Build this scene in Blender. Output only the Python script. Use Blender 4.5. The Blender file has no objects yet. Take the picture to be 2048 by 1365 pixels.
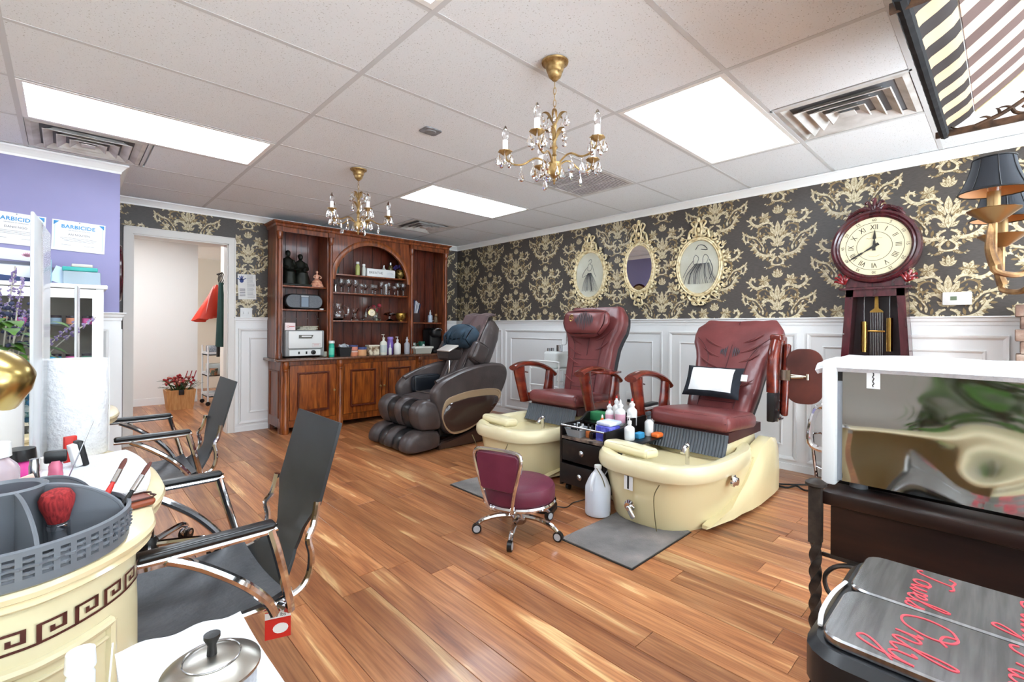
import bpy, math, random
from mathutils import Matrix, Vector, Euler
R = math.radians; PI = math.pi; sin = math.sin; cos = math.cos
random.seed(7)
sc = bpy.context.scene
COL = sc.collection
# ---------------- camera, world, exposure ----------------
CAMH = 1.1513; YAW = 0.7602; ROLL = 0.0065; FPX = 940.5894
cd = bpy.data.cameras.new('camera'); cam = bpy.data.objects.new('camera', cd); COL.objects.link(cam)
_f = Vector((sin(YAW), cos(YAW), 0)); _r = Vector((cos(YAW), -sin(YAW), 0)); _u = Vector((0, 0, 1))
_r2 = cos(ROLL)*_r + sin(ROLL)*_u; _u2 = cos(ROLL)*_u - sin(ROLL)*_r
cam.matrix_world = Matrix(((_r2.x, _u2.x, -_f.x, 0), (_r2.y, _u2.y, -_f.y, 0), (_r2.z, _u2.z, -_f.z, CAMH), (0, 0, 0, 1)))
cd.sensor_width = 36; cd.lens = FPX/2048*36; cd.shift_y = -(682.5-655.2111)/2048; cd.clip_start = 0.02
sc.camera = cam
w = bpy.data.worlds.new('world'); sc.world = w; w.use_nodes = True
w.node_tree.nodes['Background'].inputs[0].default_value = (0.80, 0.92, 1.0, 1)
w.node_tree.nodes['Background'].inputs[1].default_value = 3.5
sd0 = bpy.data.lights.new('sun', 'SUN'); sd0.energy = 82; sd0.color = (.86, .94, 1); sd0.angle = .01; sun = bpy.data.objects.new('sun', sd0); COL.objects.link(sun)
sun.rotation_euler = Vector((-.6, -.18, -.78)).to_track_quat('-Z', 'Y').to_euler()     # high sun on the added bounce ground outside, from behind the building
vs = sc.view_settings; vs.view_transform = 'Standard'; vs.look = 'None'; vs.gamma = 1; vs.use_curve_mapping = False
vs.exposure = 0.5
PANEL_STRENGTH = 10.0
# ---------------- helpers ----------------
def srgb(h):
    if isinstance(h, str):
        c = [int(h[i:i+2], 16)/255 for i in (0, 2, 4)]
    else: c = [v/255 for v in h]
    return tuple(v/12.92 if v <= .04045 else ((v+.055)/1.055)**2.4 for v in c) + (1,)
MATS = {}
def mat(name, col='808080', rough=.5, metal=0, spec=.5, trans=0, ior=1.45, emit=None, es=0, alpha=1, coat=0, sss=0, sheen=0):
    if name in MATS: return MATS[name]
    m = bpy.data.materials.new(name); m.use_nodes = True
    b = m.node_tree.nodes['Principled BSDF']; I = b.inputs
    I['Base Color'].default_value = srgb(col); I['Roughness'].default_value = rough; I['Metallic'].default_value = metal
    I['Specular IOR Level'].default_value = spec; I['Transmission Weight'].default_value = trans; I['IOR'].default_value = ior
    I['Alpha'].default_value = alpha; I['Coat Weight'].default_value = coat; I['Coat Roughness'].default_value = .08
    I['Sheen Weight'].default_value = sheen
    if sss: I['Subsurface Weight'].default_value = sss; I['Subsurface Radius'].default_value = (.05, .05, .05); I['Subsurface Scale'].default_value = .3
    if emit: I['Emission Color'].default_value = srgb(emit); I['Emission Strength'].default_value = es
    MATS[name] = m; return m
def bsdf(m): return m.node_tree.nodes['Principled BSDF']
def N(m, t, **k):
    n = m.node_tree.nodes.new(t)
    for a, v in k.items():
        if a.startswith('i_'):
            key = a[2:]; key = int(key) if key.isdigit() else key.replace('_', ' ')
            n.inputs[key].default_value = v
        else: setattr(n, a, v)
    return n
def L(m, a, ao, b, bi): m.node_tree.links.new(a.outputs[ao], b.inputs[bi])
def ramp(m, stops, interp='LINEAR'):
    n = N(m, 'ShaderNodeValToRGB'); e = n.color_ramp.elements; n.color_ramp.interpolation = interp
    while len(e) < len(stops): e.new(.5)
    for k, (p, c) in enumerate(stops): e[k].position = p; e[k].color = srgb(c)
    return n
def noisy(name, stops, scale=(1, 1, 1), ns=5, detail=4, rough=.5, bump=0, bscale=None, metal=0, spec=.5, coat=0, rnd=False, dist=0, sheen=0, rv=None, bd=.01):
    """Principled with a colour-ramped noise in object space"""
    if name in MATS: return MATS[name]
    m = mat(name, '808080', rough, metal, spec, coat=coat, sheen=sheen); b = bsdf(m)
    tc = N(m, 'ShaderNodeTexCoord'); mp = N(m, 'ShaderNodeMapping'); mp.inputs['Scale'].default_value = scale
    L(m, tc, 'Object', mp, 'Vector')
    if rnd:
        oi = N(m, 'ShaderNodeObjectInfo'); mu = N(m, 'ShaderNodeMath', operation='MULTIPLY'); mu.inputs[1].default_value = 40
        L(m, oi, 'Random', mu, 0); L(m, mu, 0, mp, 'Location')
    no = N(m, 'ShaderNodeTexNoise'); no.inputs['Scale'].default_value = ns; no.inputs['Detail'].default_value = detail; no.inputs['Distortion'].default_value = dist
    L(m, mp, 0, no, 'Vector'); r = ramp(m, stops); L(m, no, 0, r, 0); L(m, r, 0, b, 'Base Color')
    if rv:
        rr = N(m, 'ShaderNodeMapRange'); rr.inputs['To Min'].default_value = rv[0]; rr.inputs['To Max'].default_value = rv[1]
        L(m, no, 0, rr, 0); L(m, rr, 0, b, 'Roughness')
    if bump:
        n2 = no
        if bscale:
            n2 = N(m, 'ShaderNodeTexNoise'); n2.inputs['Scale'].default_value = bscale; n2.inputs['Detail'].default_value = 3
            L(m, tc, 'Object', n2, 'Vector')
        bp = N(m, 'ShaderNodeBump'); bp.inputs['Strength'].default_value = bump; bp.inputs['Distance'].default_value = bd
        L(m, n2, 0, bp, 'Height'); L(m, bp, 0, b, 'Normal')
    return m
def catmull(pts, sub=6, closed=False):
    P = [Vector(p) for p in pts]; n = len(P); out = []
    rng = range(n if closed else n-1)
    for i in rng:
        if closed: a, b, c, d = P[i-1], P[i], P[(i+1) % n], P[(i+2) % n]
        else: a, b, c, d = P[max(i-1, 0)], P[i], P[i+1], P[min(i+2, n-1)]
        for s in range(sub):
            t = s/sub
            out.append(.5*((2*b)+(c-a)*t+(2*a-5*b+4*c-d)*t*t+(3*b-a-3*c+d)*t**3))
    if not closed: out.append(P[-1].copy())
    return out
class M:
    def __init__(s): s.v = []; s.f = []; s.mi = []; s.cur = 0
    def add(s, vs, fs, mtx=None):
        o = len(s.v)
        for p in vs:
            p = Vector(p)
            s.v.append(mtx @ p if mtx else p)
        for f in fs: s.f.append([o+i for i in f]); s.mi.append(s.cur)
        return s
    def box(s, c, d, rot=None):
        x, y, z = d[0]/2, d[1]/2, d[2]/2
        vs = [(-x, -y, -z), (x, -y, -z), (x, y, -z), (-x, y, -z), (-x, -y, z), (x, -y, z), (x, y, z), (-x, y, z)]
        fs = [(0, 3, 2, 1), (4, 5, 6, 7), (0, 1, 5, 4), (1, 2, 6, 5), (2, 3, 7, 6), (3, 0, 4, 7)]
        m = Matrix.Translation(c)
        if rot: m = m @ Euler(rot).to_matrix().to_4x4()
        return s.add(vs, fs, m)
    def b2(s, x0, x1, y0, y1, z0, z1): return s.box(((x0+x1)/2, (y0+y1)/2, (z0+z1)/2), (abs(x1-x0), abs(y1-y0), abs(z1-z0)))
    def rb(s, c, d, r=.01, k=2, rot=None, puff=0):
        h = [d[i]/2 for i in range(3)]; r = min(r, min(h)*.999)
        T = [(-1, -1+j/k) for j in range(k+1)] + [(1, j/k) for j in range(k+1)]
        vs = []; fs = []; idx = {}
        def vert(ax, sg, u, v):
            a1, a2 = (ax+1) % 3, (ax+2) % 3
            dr = [0, 0, 0]; dr[ax] = sg; dr[a1] = math.tan(u[1]*PI/4); dr[a2] = math.tan(v[1]*PI/4)
            dv = Vector(dr).normalized()*r; inn = [0, 0, 0]
            inn[ax] = sg*(h[ax]-r); inn[a1] = u[0]*(h[a1]-r); inn[a2] = v[0]*(h[a2]-r)
            p = Vector(inn)+dv
            if puff:
                e = [(1-(p[i]/h[i])**2) for i in range(3)]
                p[ax] += sg*puff*max(0, e[a1])*max(0, e[a2])
            key = (round(p.x, 6), round(p.y, 6), round(p.z, 6))
            if key not in idx: idx[key] = len(vs); vs.append(p)
            return idx[key]
        TT = T
        if puff:
            mid = [(q, 0) for q in (-.5, 0, .5)]
            TT = T[:k+1]+mid+T[k+1:]
        for ax in range(3):
            for sg in (-1, 1):
                g = [[vert(ax, sg, u, v) for v in TT] for u in TT]
                for i in range(len(TT)-1):
                    for j in range(len(TT)-1):
                        q = [g[i][j], g[i+1][j], g[i+1][j+1], g[i][j+1]]
                        if sg < 0: q.reverse()
                        if len(set(q)) >= 3:
                            qq = []
                            for t in q:
                                if t not in qq: qq.append(t)
                            fs.append(qq)
        m = Matrix.Translation(c)
        if rot: m = m @ (rot if isinstance(rot, Matrix) else Euler(rot).to_matrix()).to_4x4()
        return s.add(vs, fs, m)
    def loft(s, rings, cap0=True, cap1=True, mtx=None, closed=True):
        n = len(rings[0]); vs = [p for r in rings for p in r]; fs = []
        for a in range(len(rings)-1):
            for i in range(n if closed else n-1):
                j = (i+1) % n
                fs.append((a*n+i, a*n+j, (a+1)*n+j, (a+1)*n+i))
        if cap0: fs.append(tuple(reversed(range(n))))
        if cap1: fs.append(tuple((len(rings)-1)*n+i for i in range(n)))
        return s.add(vs, fs, mtx)
    def cyl(s, p0, p1, r0, r1=None, n=14, caps=True):
        p0 = Vector(p0); p1 = Vector(p1); r1 = r0 if r1 is None else r1
        q = (p1-p0).to_track_quat('Z', 'Y').to_matrix()
        rings = [[p+q @ Vector((r*cos(2*PI*i/n), r*sin(2*PI*i/n), 0)) for i in range(n)] for p, r in ((p0, r0), (p1, r1))]
        return s.loft(rings, caps, caps)
    def lathe(s, prof, at=(0, 0, 0), n=20, rot=None, caps=True, sx=1, sy=1):
        rings = [[(max(r, 1e-4)*cos(2*PI*i/n)*sx, max(r, 1e-4)*sin(2*PI*i/n)*sy, z) for i in range(n)] for r, z in prof]
        m = Matrix.Translation(at)
        if rot: m = m @ (rot if isinstance(rot, Matrix) else Euler(rot).to_matrix()).to_4x4()
        return s.loft(rings, caps, caps, m)
    def tube(s, pts, r, n=8, closed=False, sub=0, flat=1, up=None):
        P = catmull(pts, sub, closed) if sub else [Vector(p) for p in pts]
        k = len(P); rad = r if callable(r) else (lambda t: r)
        rings = []; prev = None
        for i in range(k):
            if closed: t = P[(i+1) % k]-P[i-1]
            else: t = P[min(i+1, k-1)]-P[max(i-1, 0)]
            if t.length < 1e-9: t = Vector((0, 0, 1))
            t.normalize()
            if prev is None:
                a = Vector(up) if up else (Vector((0, 0, 1)) if abs(t.z) < .9 else Vector((1, 0, 0)))
            else: a = prev
            nn = a-t*a.dot(t)
            if nn.length < 1e-6: nn = t.orthogonal()
            nn.normalize(); prev = nn; bb = t.cross(nn); q = rad(i/max(1, k-1))
            rings.append([P[i]+q*(cos(2*PI*j/n)*nn*flat+sin(2*PI*j/n)*bb) for j in range(n)])
        if closed: rings.append(rings[0]); return s.loft(rings, False, False)
        return s.loft(rings)
    def ext(s, out, z0, z1, mtx=None, bev=0):
        """extrude 2d outline (ccw) from z0 to z1; mtx maps (u,v,w) to space"""
        out = [Vector((p[0], p[1], 0)) for p in out]
        ar = sum(out[i-1].x*out[i].y-out[i].x*out[i-1].y for i in range(len(out)))
        if ar < 0: out.reverse()
        if not bev: return s.loft([[(p.x, p.y, z) for p in out] for z in (z0, z1)], mtx=mtx)
        n = len(out); ins = []
        for i in range(n):
            e1 = (out[i]-out[i-1]); e2 = (out[(i+1) % n]-out[i])
            n1 = Vector((-e1.y, e1.x, 0)); n2 = Vector((-e2.y, e2.x, 0))
            if n1.length > 1e-9: n1.normalize()
            if n2.length > 1e-9: n2.normalize()
            nn = n1+n2
            nn = nn.normalized() if nn.length > 1e-6 else n1
            ins.append(out[i]+nn*bev)
        A = lambda z: [(p.x, p.y, z) for p in out]; B = lambda z: [(p.x, p.y, z) for p in ins]
        return s.loft([B(z0), A(z0+bev), A(z1-bev), B(z1)], mtx=mtx)
    def ell(s, c, r, n=14, m=8, rot=None):
        r = (r, r, r) if isinstance(r, (int, float)) else r
        rings = [[(r[0]*max(sin(PI*j/m), 1e-4)*cos(2*PI*i/n), r[1]*max(sin(PI*j/m), 1e-4)*sin(2*PI*i/n), -r[2]*cos(PI*j/m)) for i in range(n)] for j in range(m+1)]
        mt = Matrix.Translation(c)
        if rot: mt = mt @ Euler(rot).to_matrix().to_4x4()
        return s.loft(rings, False, False, mt)
    def grid(s, fn, nu, nv, thick=0):
        P = [[Vector(fn(i/nu, j/nv)) for j in range(nv+1)] for i in range(nu+1)]
        flat = [p for r in P for p in r]; k = nv+1
        fs = [(i*k+j, (i+1)*k+j, (i+1)*k+j+1, i*k+j+1) for i in range(nu) for j in range(nv)]
        if not thick: return s.add(flat, fs)
        nr = [[None]*k for _ in range(nu+1)]
        for i in range(nu+1):
            for j in range(k):
                a = P[min(i+1, nu)][j]-P[max(i-1, 0)][j]; b = P[i][min(j+1, nv)]-P[i][max(j-1, 0)]
                c = a.cross(b); nr[i][j] = c.normalized() if c.length > 1e-9 else Vector((0, 0, 1))
        bot = [P[i][j]-nr[i][j]*thick for i in range(nu+1) for j in range(k)]
        o = len(flat); fs2 = fs+[tuple(o+q for q in reversed(f)) for f in fs]
        bd = [i*k for i in range(nu+1)]+[nu*k+j for j in range(1, k)]+[i*k+nv for i in range(nu-1, -1, -1)]+[j for j in range(nv-1, 0, -1)]
        for a, b in zip(bd, bd[1:]+bd[:1]): fs2.append((b, a, o+a, o+b))
        return s.add(flat+bot, fs2)
    def mirror(s, axis=0):
        n = len(s.v); vs = []
        for p in s.v:
            q = Vector(p); q[axis] = -q[axis]; vs.append(q)
        F = [tuple(reversed(f)) for f in s.f]; mi = list(s.mi)
        s.add(vs, F); s.mi[-len(mi):] = mi
        return s
    def xf(s, mtx): s.v = [mtx @ p for p in s.v]; return s
    def mesh(s, name, mats, smooth=True, ang=38):
        me = bpy.data.meshes.new(name); me.from_pydata([tuple(p) for p in s.v], [], s.f)
        for m_ in (mats if isinstance(mats, (list, tuple)) else [mats]): me.materials.append(m_)
        if any(s.mi): me.polygons.foreach_set('material_index', s.mi)
        if smooth:
            me.polygons.foreach_set('use_smooth', [True]*len(me.polygons)); me.set_sharp_from_angle(angle=R(ang))
        me.update(); return me
    def obj(s, name, mats, parent=None, smooth=True, ang=38, label=None):
        o = bpy.data.objects.new(name, s.mesh(name, mats, smooth, ang)); COL.objects.link(o)
        if parent: o.parent = parent
        if label: o['label'] = label
        return o
def tag(o, label, cat, group=None):
    o['label'] = label; o['category'] = cat
    if group: o['group'] = group
    return o
def T(name, label, cat, loc=(0, 0, 0), rz=0, group=None, rot=None):
    o = bpy.data.objects.new(name, None); COL.objects.link(o); o.empty_display_size = .05
    o.location = loc; o.rotation_euler = rot if rot else (0, 0, rz)
    return tag(o, label, cat, group)
def S(m, name, mats, label, cat, loc=(0, 0, 0), rz=0, group=None, smooth=True, ang=38, rot=None):
    o = m.obj(name, mats, None, smooth, ang); o.location = loc; o.rotation_euler = rot if rot else (0, 0, rz)
    return tag(o, label, cat, group)
def struct(m, name, mats, parent=None, smooth=False):
    o = m.obj(name, mats, parent, smooth)
    if not parent: o['kind'] = 'structure'
    return o
def inst(name, me, parent=None, loc=(0, 0, 0), rot=(0, 0, 0), scale=None):
    o = bpy.data.objects.new(name, me); COL.objects.link(o); o.location = loc; o.rotation_euler = rot
    if scale: o.scale = scale
    if parent: o.parent = parent
    return o
def dup(root, loc, rz=0, label=None, scale=None):
    r = root.copy(); COL.objects.link(r); r.location = loc; r.rotation_euler = (0, 0, rz)
    if scale: r.scale = scale
    if label: r['label'] = label
    for ch in list(root.children):
        c = ch.copy(); COL.objects.link(c); c.parent = r
        for g in list(ch.children):
            d = g.copy(); COL.objects.link(d); d.parent = c
    return r
def text_mesh(txt, size, m, thick=.0006, align='CENTER', name='lettering', spacing=1.0, shear=0, bold=0):
    cu = bpy.data.curves.new(name, 'FONT'); cu.body = txt; cu.size = size; cu.align_x = align; cu.align_y = 'CENTER'; cu.extrude = thick/2
    cu.space_character = spacing; cu.shear = shear; cu.resolution_u = 2; cu.offset = bold*size
    o = bpy.data.objects.new('tmp', cu); COL.objects.link(o)
    dg = bpy.context.evaluated_depsgraph_get(); dg.update()
    me = bpy.data.meshes.new_from_object(o.evaluated_get(dg)); bpy.data.objects.remove(o); bpy.data.curves.remove(cu)
    me.materials.clear(); me.materials.append(m); return me
def basis(x, y, z, o=(0, 0, 0)):
    x, y, z = Vector(x), Vector(y), Vector(z)
    return Matrix(((x.x, y.x, z.x, o[0]), (x.y, y.y, z.y, o[1]), (x.z, y.z, z.z, o[2]), (0, 0, 0, 1)))
def ellipse(a, b, n=32): return [(a*cos(2*PI*i/n), b*sin(2*PI*i/n)) for i in range(n)]
def rrect(w, h, r, k=4):
    out = []
    for cx, cy, a0 in ((w/2-r, h/2-r, 0), (-w/2+r, h/2-r, 90), (-w/2+r, -h/2+r, 180), (w/2-r, -h/2+r, 270)):
        for i in range(k+1):
            a = R(a0+90*i/k); out.append((cx+r*cos(a), cy+r*sin(a)))
    return out
def spiral(cx, cy, r0, r1, a0, turns, n=18):
    return [(cx+(r0+(r1-r0)*i/n)*cos(a0+turns*2*PI*i/n), cy+(r0+(r1-r0)*i/n)*sin(a0+turns*2*PI*i/n)) for i in range(n+1)]
# ---------------- materials ----------------
XR = 4.3013; YB = 5.7342; ZC = 2.366; ZR = 1.2444
white = mat('white_paint', 'ecebe8', .45)
trimw = mat('trim_white', 'efeeeb', .38)
cream = mat('cream_paint', 'e9e0d2', .5)
lilac = noisy('lilac_paint', [(.3, '8782a8'), (.7, '8d88ae')], ns=3, rough=.6)
chrome = mat('chrome', 'd8d8da', .07, 1)
dullchrome = mat('dull_chrome', 'b9babd', .22, 1)
brass = mat('brass', 'b88f4a', .25, 1)
gold = mat('polished_gold', 'bfa768', .26, 1)
agedgold = noisy('aged_gold', [(.35, '86683c'), (.65, 'b89a68')], ns=40, rough=.42, metal=.7)
glass = mat('clear_glass', 'ffffff', .02, trans=1, ior=1.45)
crystal = mat('crystal', 'ffffff', .0, trans=1, ior=1.55)
thinglass = mat('thin_glass', 'f4f7f8', .03, trans=1, ior=1.08)
acrylic = mat('acrylic_sheet', 'f6f8fa', .12, trans=.55, ior=1.15)
black = mat('black_plastic', '151516', .35)
blackm = mat('black_satin', '1b1b1c', .5)
iron = noisy('wrought_iron', [(.35, '2c2724'), (.7, '4a413a')], ns=30, rough=.5, metal=.5)
rust = noisy('brown_iron', [(.35, '3b2c22'), (.7, '6a4f3c')], ns=30, rough=.55, metal=.3)
whitepl = mat('white_plastic', 'dededc', .35)
paper = mat('white_paper', 'dddbd8', .8)
towel = noisy('white_towel', [(.4, 'd2d3d8'), (.7, 'e2e3e6')], ns=60, rough=.95, bump=.4, bscale=260, sheen=.3)
brown_lth = noisy('brown_leather', [(.35, '3d3534'), (.7, '4c4240')], ns=8, rough=.36, bump=.1, bscale=70, coat=.1)
black_lth = noisy('black_leather', [(.35, '101113'), (.7, '191a1d')], ns=8, rough=.3, bump=.12, bscale=30, coat=.15)
maroon = noisy('burgundy_leather', [(.3, '632e2e'), (.7, '7a3e3d')], ns=5, rough=.36, bump=.25, bscale=16, coat=.12, bd=.012)
maroon2 = noisy('wine_vinyl', [(.35, '5c1e33'), (.7, '6c2a3e')], ns=6, rough=.42, bump=.1, bscale=80)
cherry = noisy('cherry_wood', [(.3, '4a150f'), (.55, '6c2416'), (.75, '83301c')], scale=(1, 3, 3), ns=6, rough=.22, coat=.4)
mahog = noisy('mahogany', [(.3, '2e0d12'), (.6, '471820'), (.8, '5d2226')], scale=(4, 4, 1), ns=7, rough=.25, coat=.4)
almond = mat('almond_plastic', 'decfa2', .2, coat=.3)
almond_in = mat('almond_inner', 'e2d6ae', .22, coat=.3)
rubber = mat('grey_rubber', '4d5258', .55)
darkwood = noisy('espresso_wood', [(.3, '160d0b'), (.6, '281712'), (.8, '38231a')], scale=(6, 1, 6), ns=5, rough=.35)
grayp = mat('grey_plastic', '6a6d72', .4)
lgray = mat('light_grey', 'a9acb0', .4)
desk_cream = noisy('desk_cream', [(.3, 'd9cfa6'), (.7, 'e2d9b4')], ns=3, rough=.3, coat=.3)
desk_top = noisy('desk_marble', [(.3, 'dcc89c'), (.7, 'e6d8b4')], ns=4, rough=.2, coat=.4)
key_brown = mat('key_brown', '4c221b', .5)
steel = noisy('brushed_steel', [(.35, 'a9aaac'), (.7, 'c5c6c8')], scale=(1, 30, 30), ns=6, rough=.3, metal=1)
red = mat('red_plastic', 'c02a22', .35); orange = mat('orange_plastic', 'dd6a2b', .4); blue = mat('blue_plastic', '3b49b5', .4)
green = mat('green_card', '2b7a4b', .6); teal = mat('teal_plastic', '2e9c95', .3)
pink = mat('pink_gloss', 'e85aa6', .35); leafg = noisy('leaf_green', [(.3, '2a4a1c'), (.7, '5f8a34')], ns=12, rough=.5)
liquid = mat('clear_liquid', 'dfe6ee', .12, trans=.5, ior=1.2)
mirrorm = mat('mirror', 'f2f2f2', .0, 1)
# hutch wood: warm brown with vertical grain
def woodmat(name, stops, rough=.32, coat=.25, sc=(7, 7, .9)):
    return noisy(name, stops, scale=sc, ns=4.5, detail=6, rough=rough, coat=coat, dist=.6, rnd=True)
hw = woodmat('hutch_wood', [(.3, '4a2212'), (.5, '76391b'), (.7, '965028')])
hwd = woodmat('hutch_back_wood', [(.3, '3a1710'), (.55, '5c2717'), (.75, '713420')], .34, .3)
hwl = woodmat('hutch_door_wood', [(.28, '45200f'), (.48, '824015'), (.7, 'a55c22')])
# floor planks
fm = mat('plank_laminate', '9a5a34', .33, coat=.15)
b = bsdf(fm); tc = N(fm, 'ShaderNodeTexCoord'); oi = N(fm, 'ShaderNodeObjectInfo')
mu = N(fm, 'ShaderNodeMath', operation='MULTIPLY'); mu.inputs[1].default_value = 60; L(fm, oi, 'Random', mu, 0)
mp = N(fm, 'ShaderNodeMapping'); mp.inputs['Scale'].default_value = (6.5, .55, 1); L(fm, tc, 'Object', mp, 'Vector'); L(fm, mu, 0, mp, 'Location')
n1 = N(fm, 'ShaderNodeTexNoise'); n1.inputs['Scale'].default_value = 1.5; n1.inputs['Detail'].default_value = 4; n1.inputs['Distortion'].default_value = 1.3; L(fm, mp, 0, n1, 'Vector')
rp = ramp(fm, [(.25, '6b3f2a'), (.37, '935b39'), (.5, 'a86e45'), (.62, 'b98054'), (.7, 'd9b07c'), (.78, 'bd8557')]); L(fm, n1, 0, rp, 0)
mp2 = N(fm, 'ShaderNodeMapping'); mp2.inputs['Scale'].default_value = (60, 2.2, 1); L(fm, tc, 'Object', mp2, 'Vector'); L(fm, mu, 0, mp2, 'Location')
n2 = N(fm, 'ShaderNodeTexNoise'); n2.inputs['Scale'].default_value = 2; n2.inputs['Detail'].default_value = 4; L(fm, mp2, 0, n2, 'Vector')
rp2 = ramp(fm, [(.35, 'a88f80'), (.6, 'ffffff')]); L(fm, n2, 0, rp2, 0)
mx = N(fm, 'ShaderNodeMix', data_type='RGBA', blend_type='MULTIPLY'); mx.inputs[0].default_value = .5
L(fm, rp, 0, mx, 6); L(fm, rp2, 0, mx, 7)
hs = N(fm, 'ShaderNodeHueSaturation'); mr = N(fm, 'ShaderNodeMapRange'); mr.inputs['To Min'].default_value = .78; mr.inputs['To Max'].default_value = 1.3
L(fm, oi, 'Random', mr, 0); L(fm, mr, 0, hs, 'Value'); L(fm, mx, 2, hs, 'Color'); L(fm, hs, 0, b, 'Base Color')
# ceiling tile
ct = mat('ceiling_tile', 'e9ecee', .9); b = bsdf(ct); tc = N(ct, 'ShaderNodeTexCoord')
n1 = N(ct, 'ShaderNodeTexNoise'); n1.inputs['Scale'].default_value = 150; n1.inputs['Detail'].default_value = 2; L(ct, tc, 'Object', n1, 'Vector')
rp = ramp(ct, [(.30, 'b9b9b6'), (.36, 'e9ecee')]); L(ct, n1, 0, rp, 0); L(ct, rp, 0, b, 'Base Color')
bp = N(ct, 'ShaderNodeBump'); bp.inputs['Strength'].default_value = .3; bp.inputs['Distance'].default_value = .004; L(ct, n1, 0, bp, 'Height'); L(ct, bp, 0, b, 'Normal')
# wallpaper ground
wp = noisy('wallpaper_ground', [(.35, '45403c'), (.65, '4f4945')], scale=(1, 1, 6), ns=30, rough=.45)
wpc = noisy('wallpaper_cream', [(.3, 'a39474'), (.5, 'c9bc9c'), (.75, 'dcd2b8')], ns=45, rough=.45)
wpt = noisy('wallpaper_tan', [(.3, '6f5a3a'), (.7, '97805a')], ns=45, rough=.45)

# ---------------- floor ----------------
fl = struct(M().b2(-2.6, XR+.1, -2.2, 10.2, -.06, -.004).b2(-2.6, 1.5, -3.3, -2.2, -.06, -.004), 'floor', fm)
rows = {}; PW = .1275; cnt = 0
for k in range(0, 34):
    x0 = XR-(k+1)*PW; y = YB+.1-random.random()*1.2 if k % 2 else YB+.1-(.1+.5*random.random())
    ys = [YB+.13]; 
    while y > -.2: ys.append(y); y -= 1.215
    ys.append(-.4)
    for a, c in zip(ys, ys[1:]):
        # skip boards wholly outside the view
        if x0 < .0: continue
        if c < .55 and a < .75 and x0 < 1.0: continue
        if x0 > 1.9 and a < .2+(x0-1.9)*.1: continue
        m = M(); g = .0011
        m.loft([[(x0+e, c+e, z), (x0+PW-e, c+e, z), (x0+PW-e, a-e, z), (x0+e, a-e, z)] for e, z in ((g, -.004), (g, -.0006), (g+.0012, 0))], cap0=False)
        m.obj('plank', fm, fl, smooth=False); cnt += 1
# boards seen through the doorway
for k in range(0, 10):
    x0 = .4+k*PW
    for a, c in ((YB+.135, 6.6+.3*(k % 3)), (6.6+.3*(k % 3), 7.8+.2*(k % 2)), (7.8+.2*(k % 2), 8.44)):
        m = M(); m.loft([[(x0+e, a+e, z), (x0+PW-e, a+e, z), (x0+PW-e, c-e, z), (x0+e, c-e, z)] for e, z in ((.001, -.004), (.001, -.0006), (.0022, 0))], cap0=False)
        m.obj('plank', fm, fl, smooth=False); cnt += 1

# ---------------- ceiling ----------------
ce = struct(M().b2(-2.7, XR+.2, -2.2, YB+.13, ZC+.02, ZC+.1).b2(-2.7, 1.5, -3.3, -2.2, ZC+.02, ZC+.1), 'ceiling', white)
GX = [1.023+1.2192*i for i in range(-3, 3)]+[XR-.02]; GY = [1.5276+.6096*j for j in range(-8, 7)]+[YB-.02]
LIGHTS = [(-.196, .918), (-.196, 3.356), (2.242, .918), (2.242, 3.356), (-.196, -1.52), (2.242, -1.52), (-2.634, -1.52), (-2.634, .918), (-2.634, 3.356)]
VENTS = {(-.196, 3.966): 0, (2.242, .309): 1, (2.242, 2.137): 1, (2.242, 4.576): 1}
def near(a, bb, e=.02): return abs(a[0]-bb[0]) < e and abs(a[1]-bb[1]) < e
tee = mat('grid_tee_white', 'cfd0d0', .6)
for i in range(len(GX)-1):
    for j in range(len(GY)-1):
        x0, x1, y0, y1 = GX[i], GX[i+1], GY[j], GY[j+1]
        if any(near((x0, y0), l) for l in LIGHTS): continue
        if y0 > 4.7 and x1 < .3: continue
        if y0 < -2.15 and x0 > .9: continue
        v = [k for q, k in VENTS.items() if near((x0, y0), q)]
        if v:
            if v[0] == 0: x0 = x0+.6096+.01
            else: x1 = x0+.6096-.01
        M().b2(x0+.012, x1-.012, y0+.012, y1-.012, ZC-.001, ZC+.02).obj('ceiling_tile', ct, ce, False)
for x in GX[:-1]: M().b2(x-.012, x+.012, -3.2 if x < 1.1 else -2.1, YB, ZC-.0026, ZC+.01).obj('grid_tee', tee, ce, False)
for y in GY[:-1]:
    for i in range(len(GX)-1):
        if (y > 4.7 and GX[i+1] < .3) or (y < -2.1 and GX[i] > .9): continue
        M().b2(GX[i]+.012, GX[i+1]-.012, y-.011, y+.011, ZC-.0022, ZC+.01).obj('grid_tee', tee, ce, False)
M().b2(2.842, 2.862, .309, .918, ZC-.0022, ZC+.01).obj('grid_tee', tee, ce, False)
M().b2(.404, .424, 3.966, 4.576, ZC-.0022, ZC+.01).obj('grid_tee', tee, ce, False)
M().b2(2.842, 2.862, 2.137, 2.747, ZC-.0022, ZC+.01).obj('grid_tee', tee, ce, False)
M().b2(2.842, 2.862, 4.576, 5.185, ZC-.0022, ZC+.01).obj('grid_tee', tee, ce, False)

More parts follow.
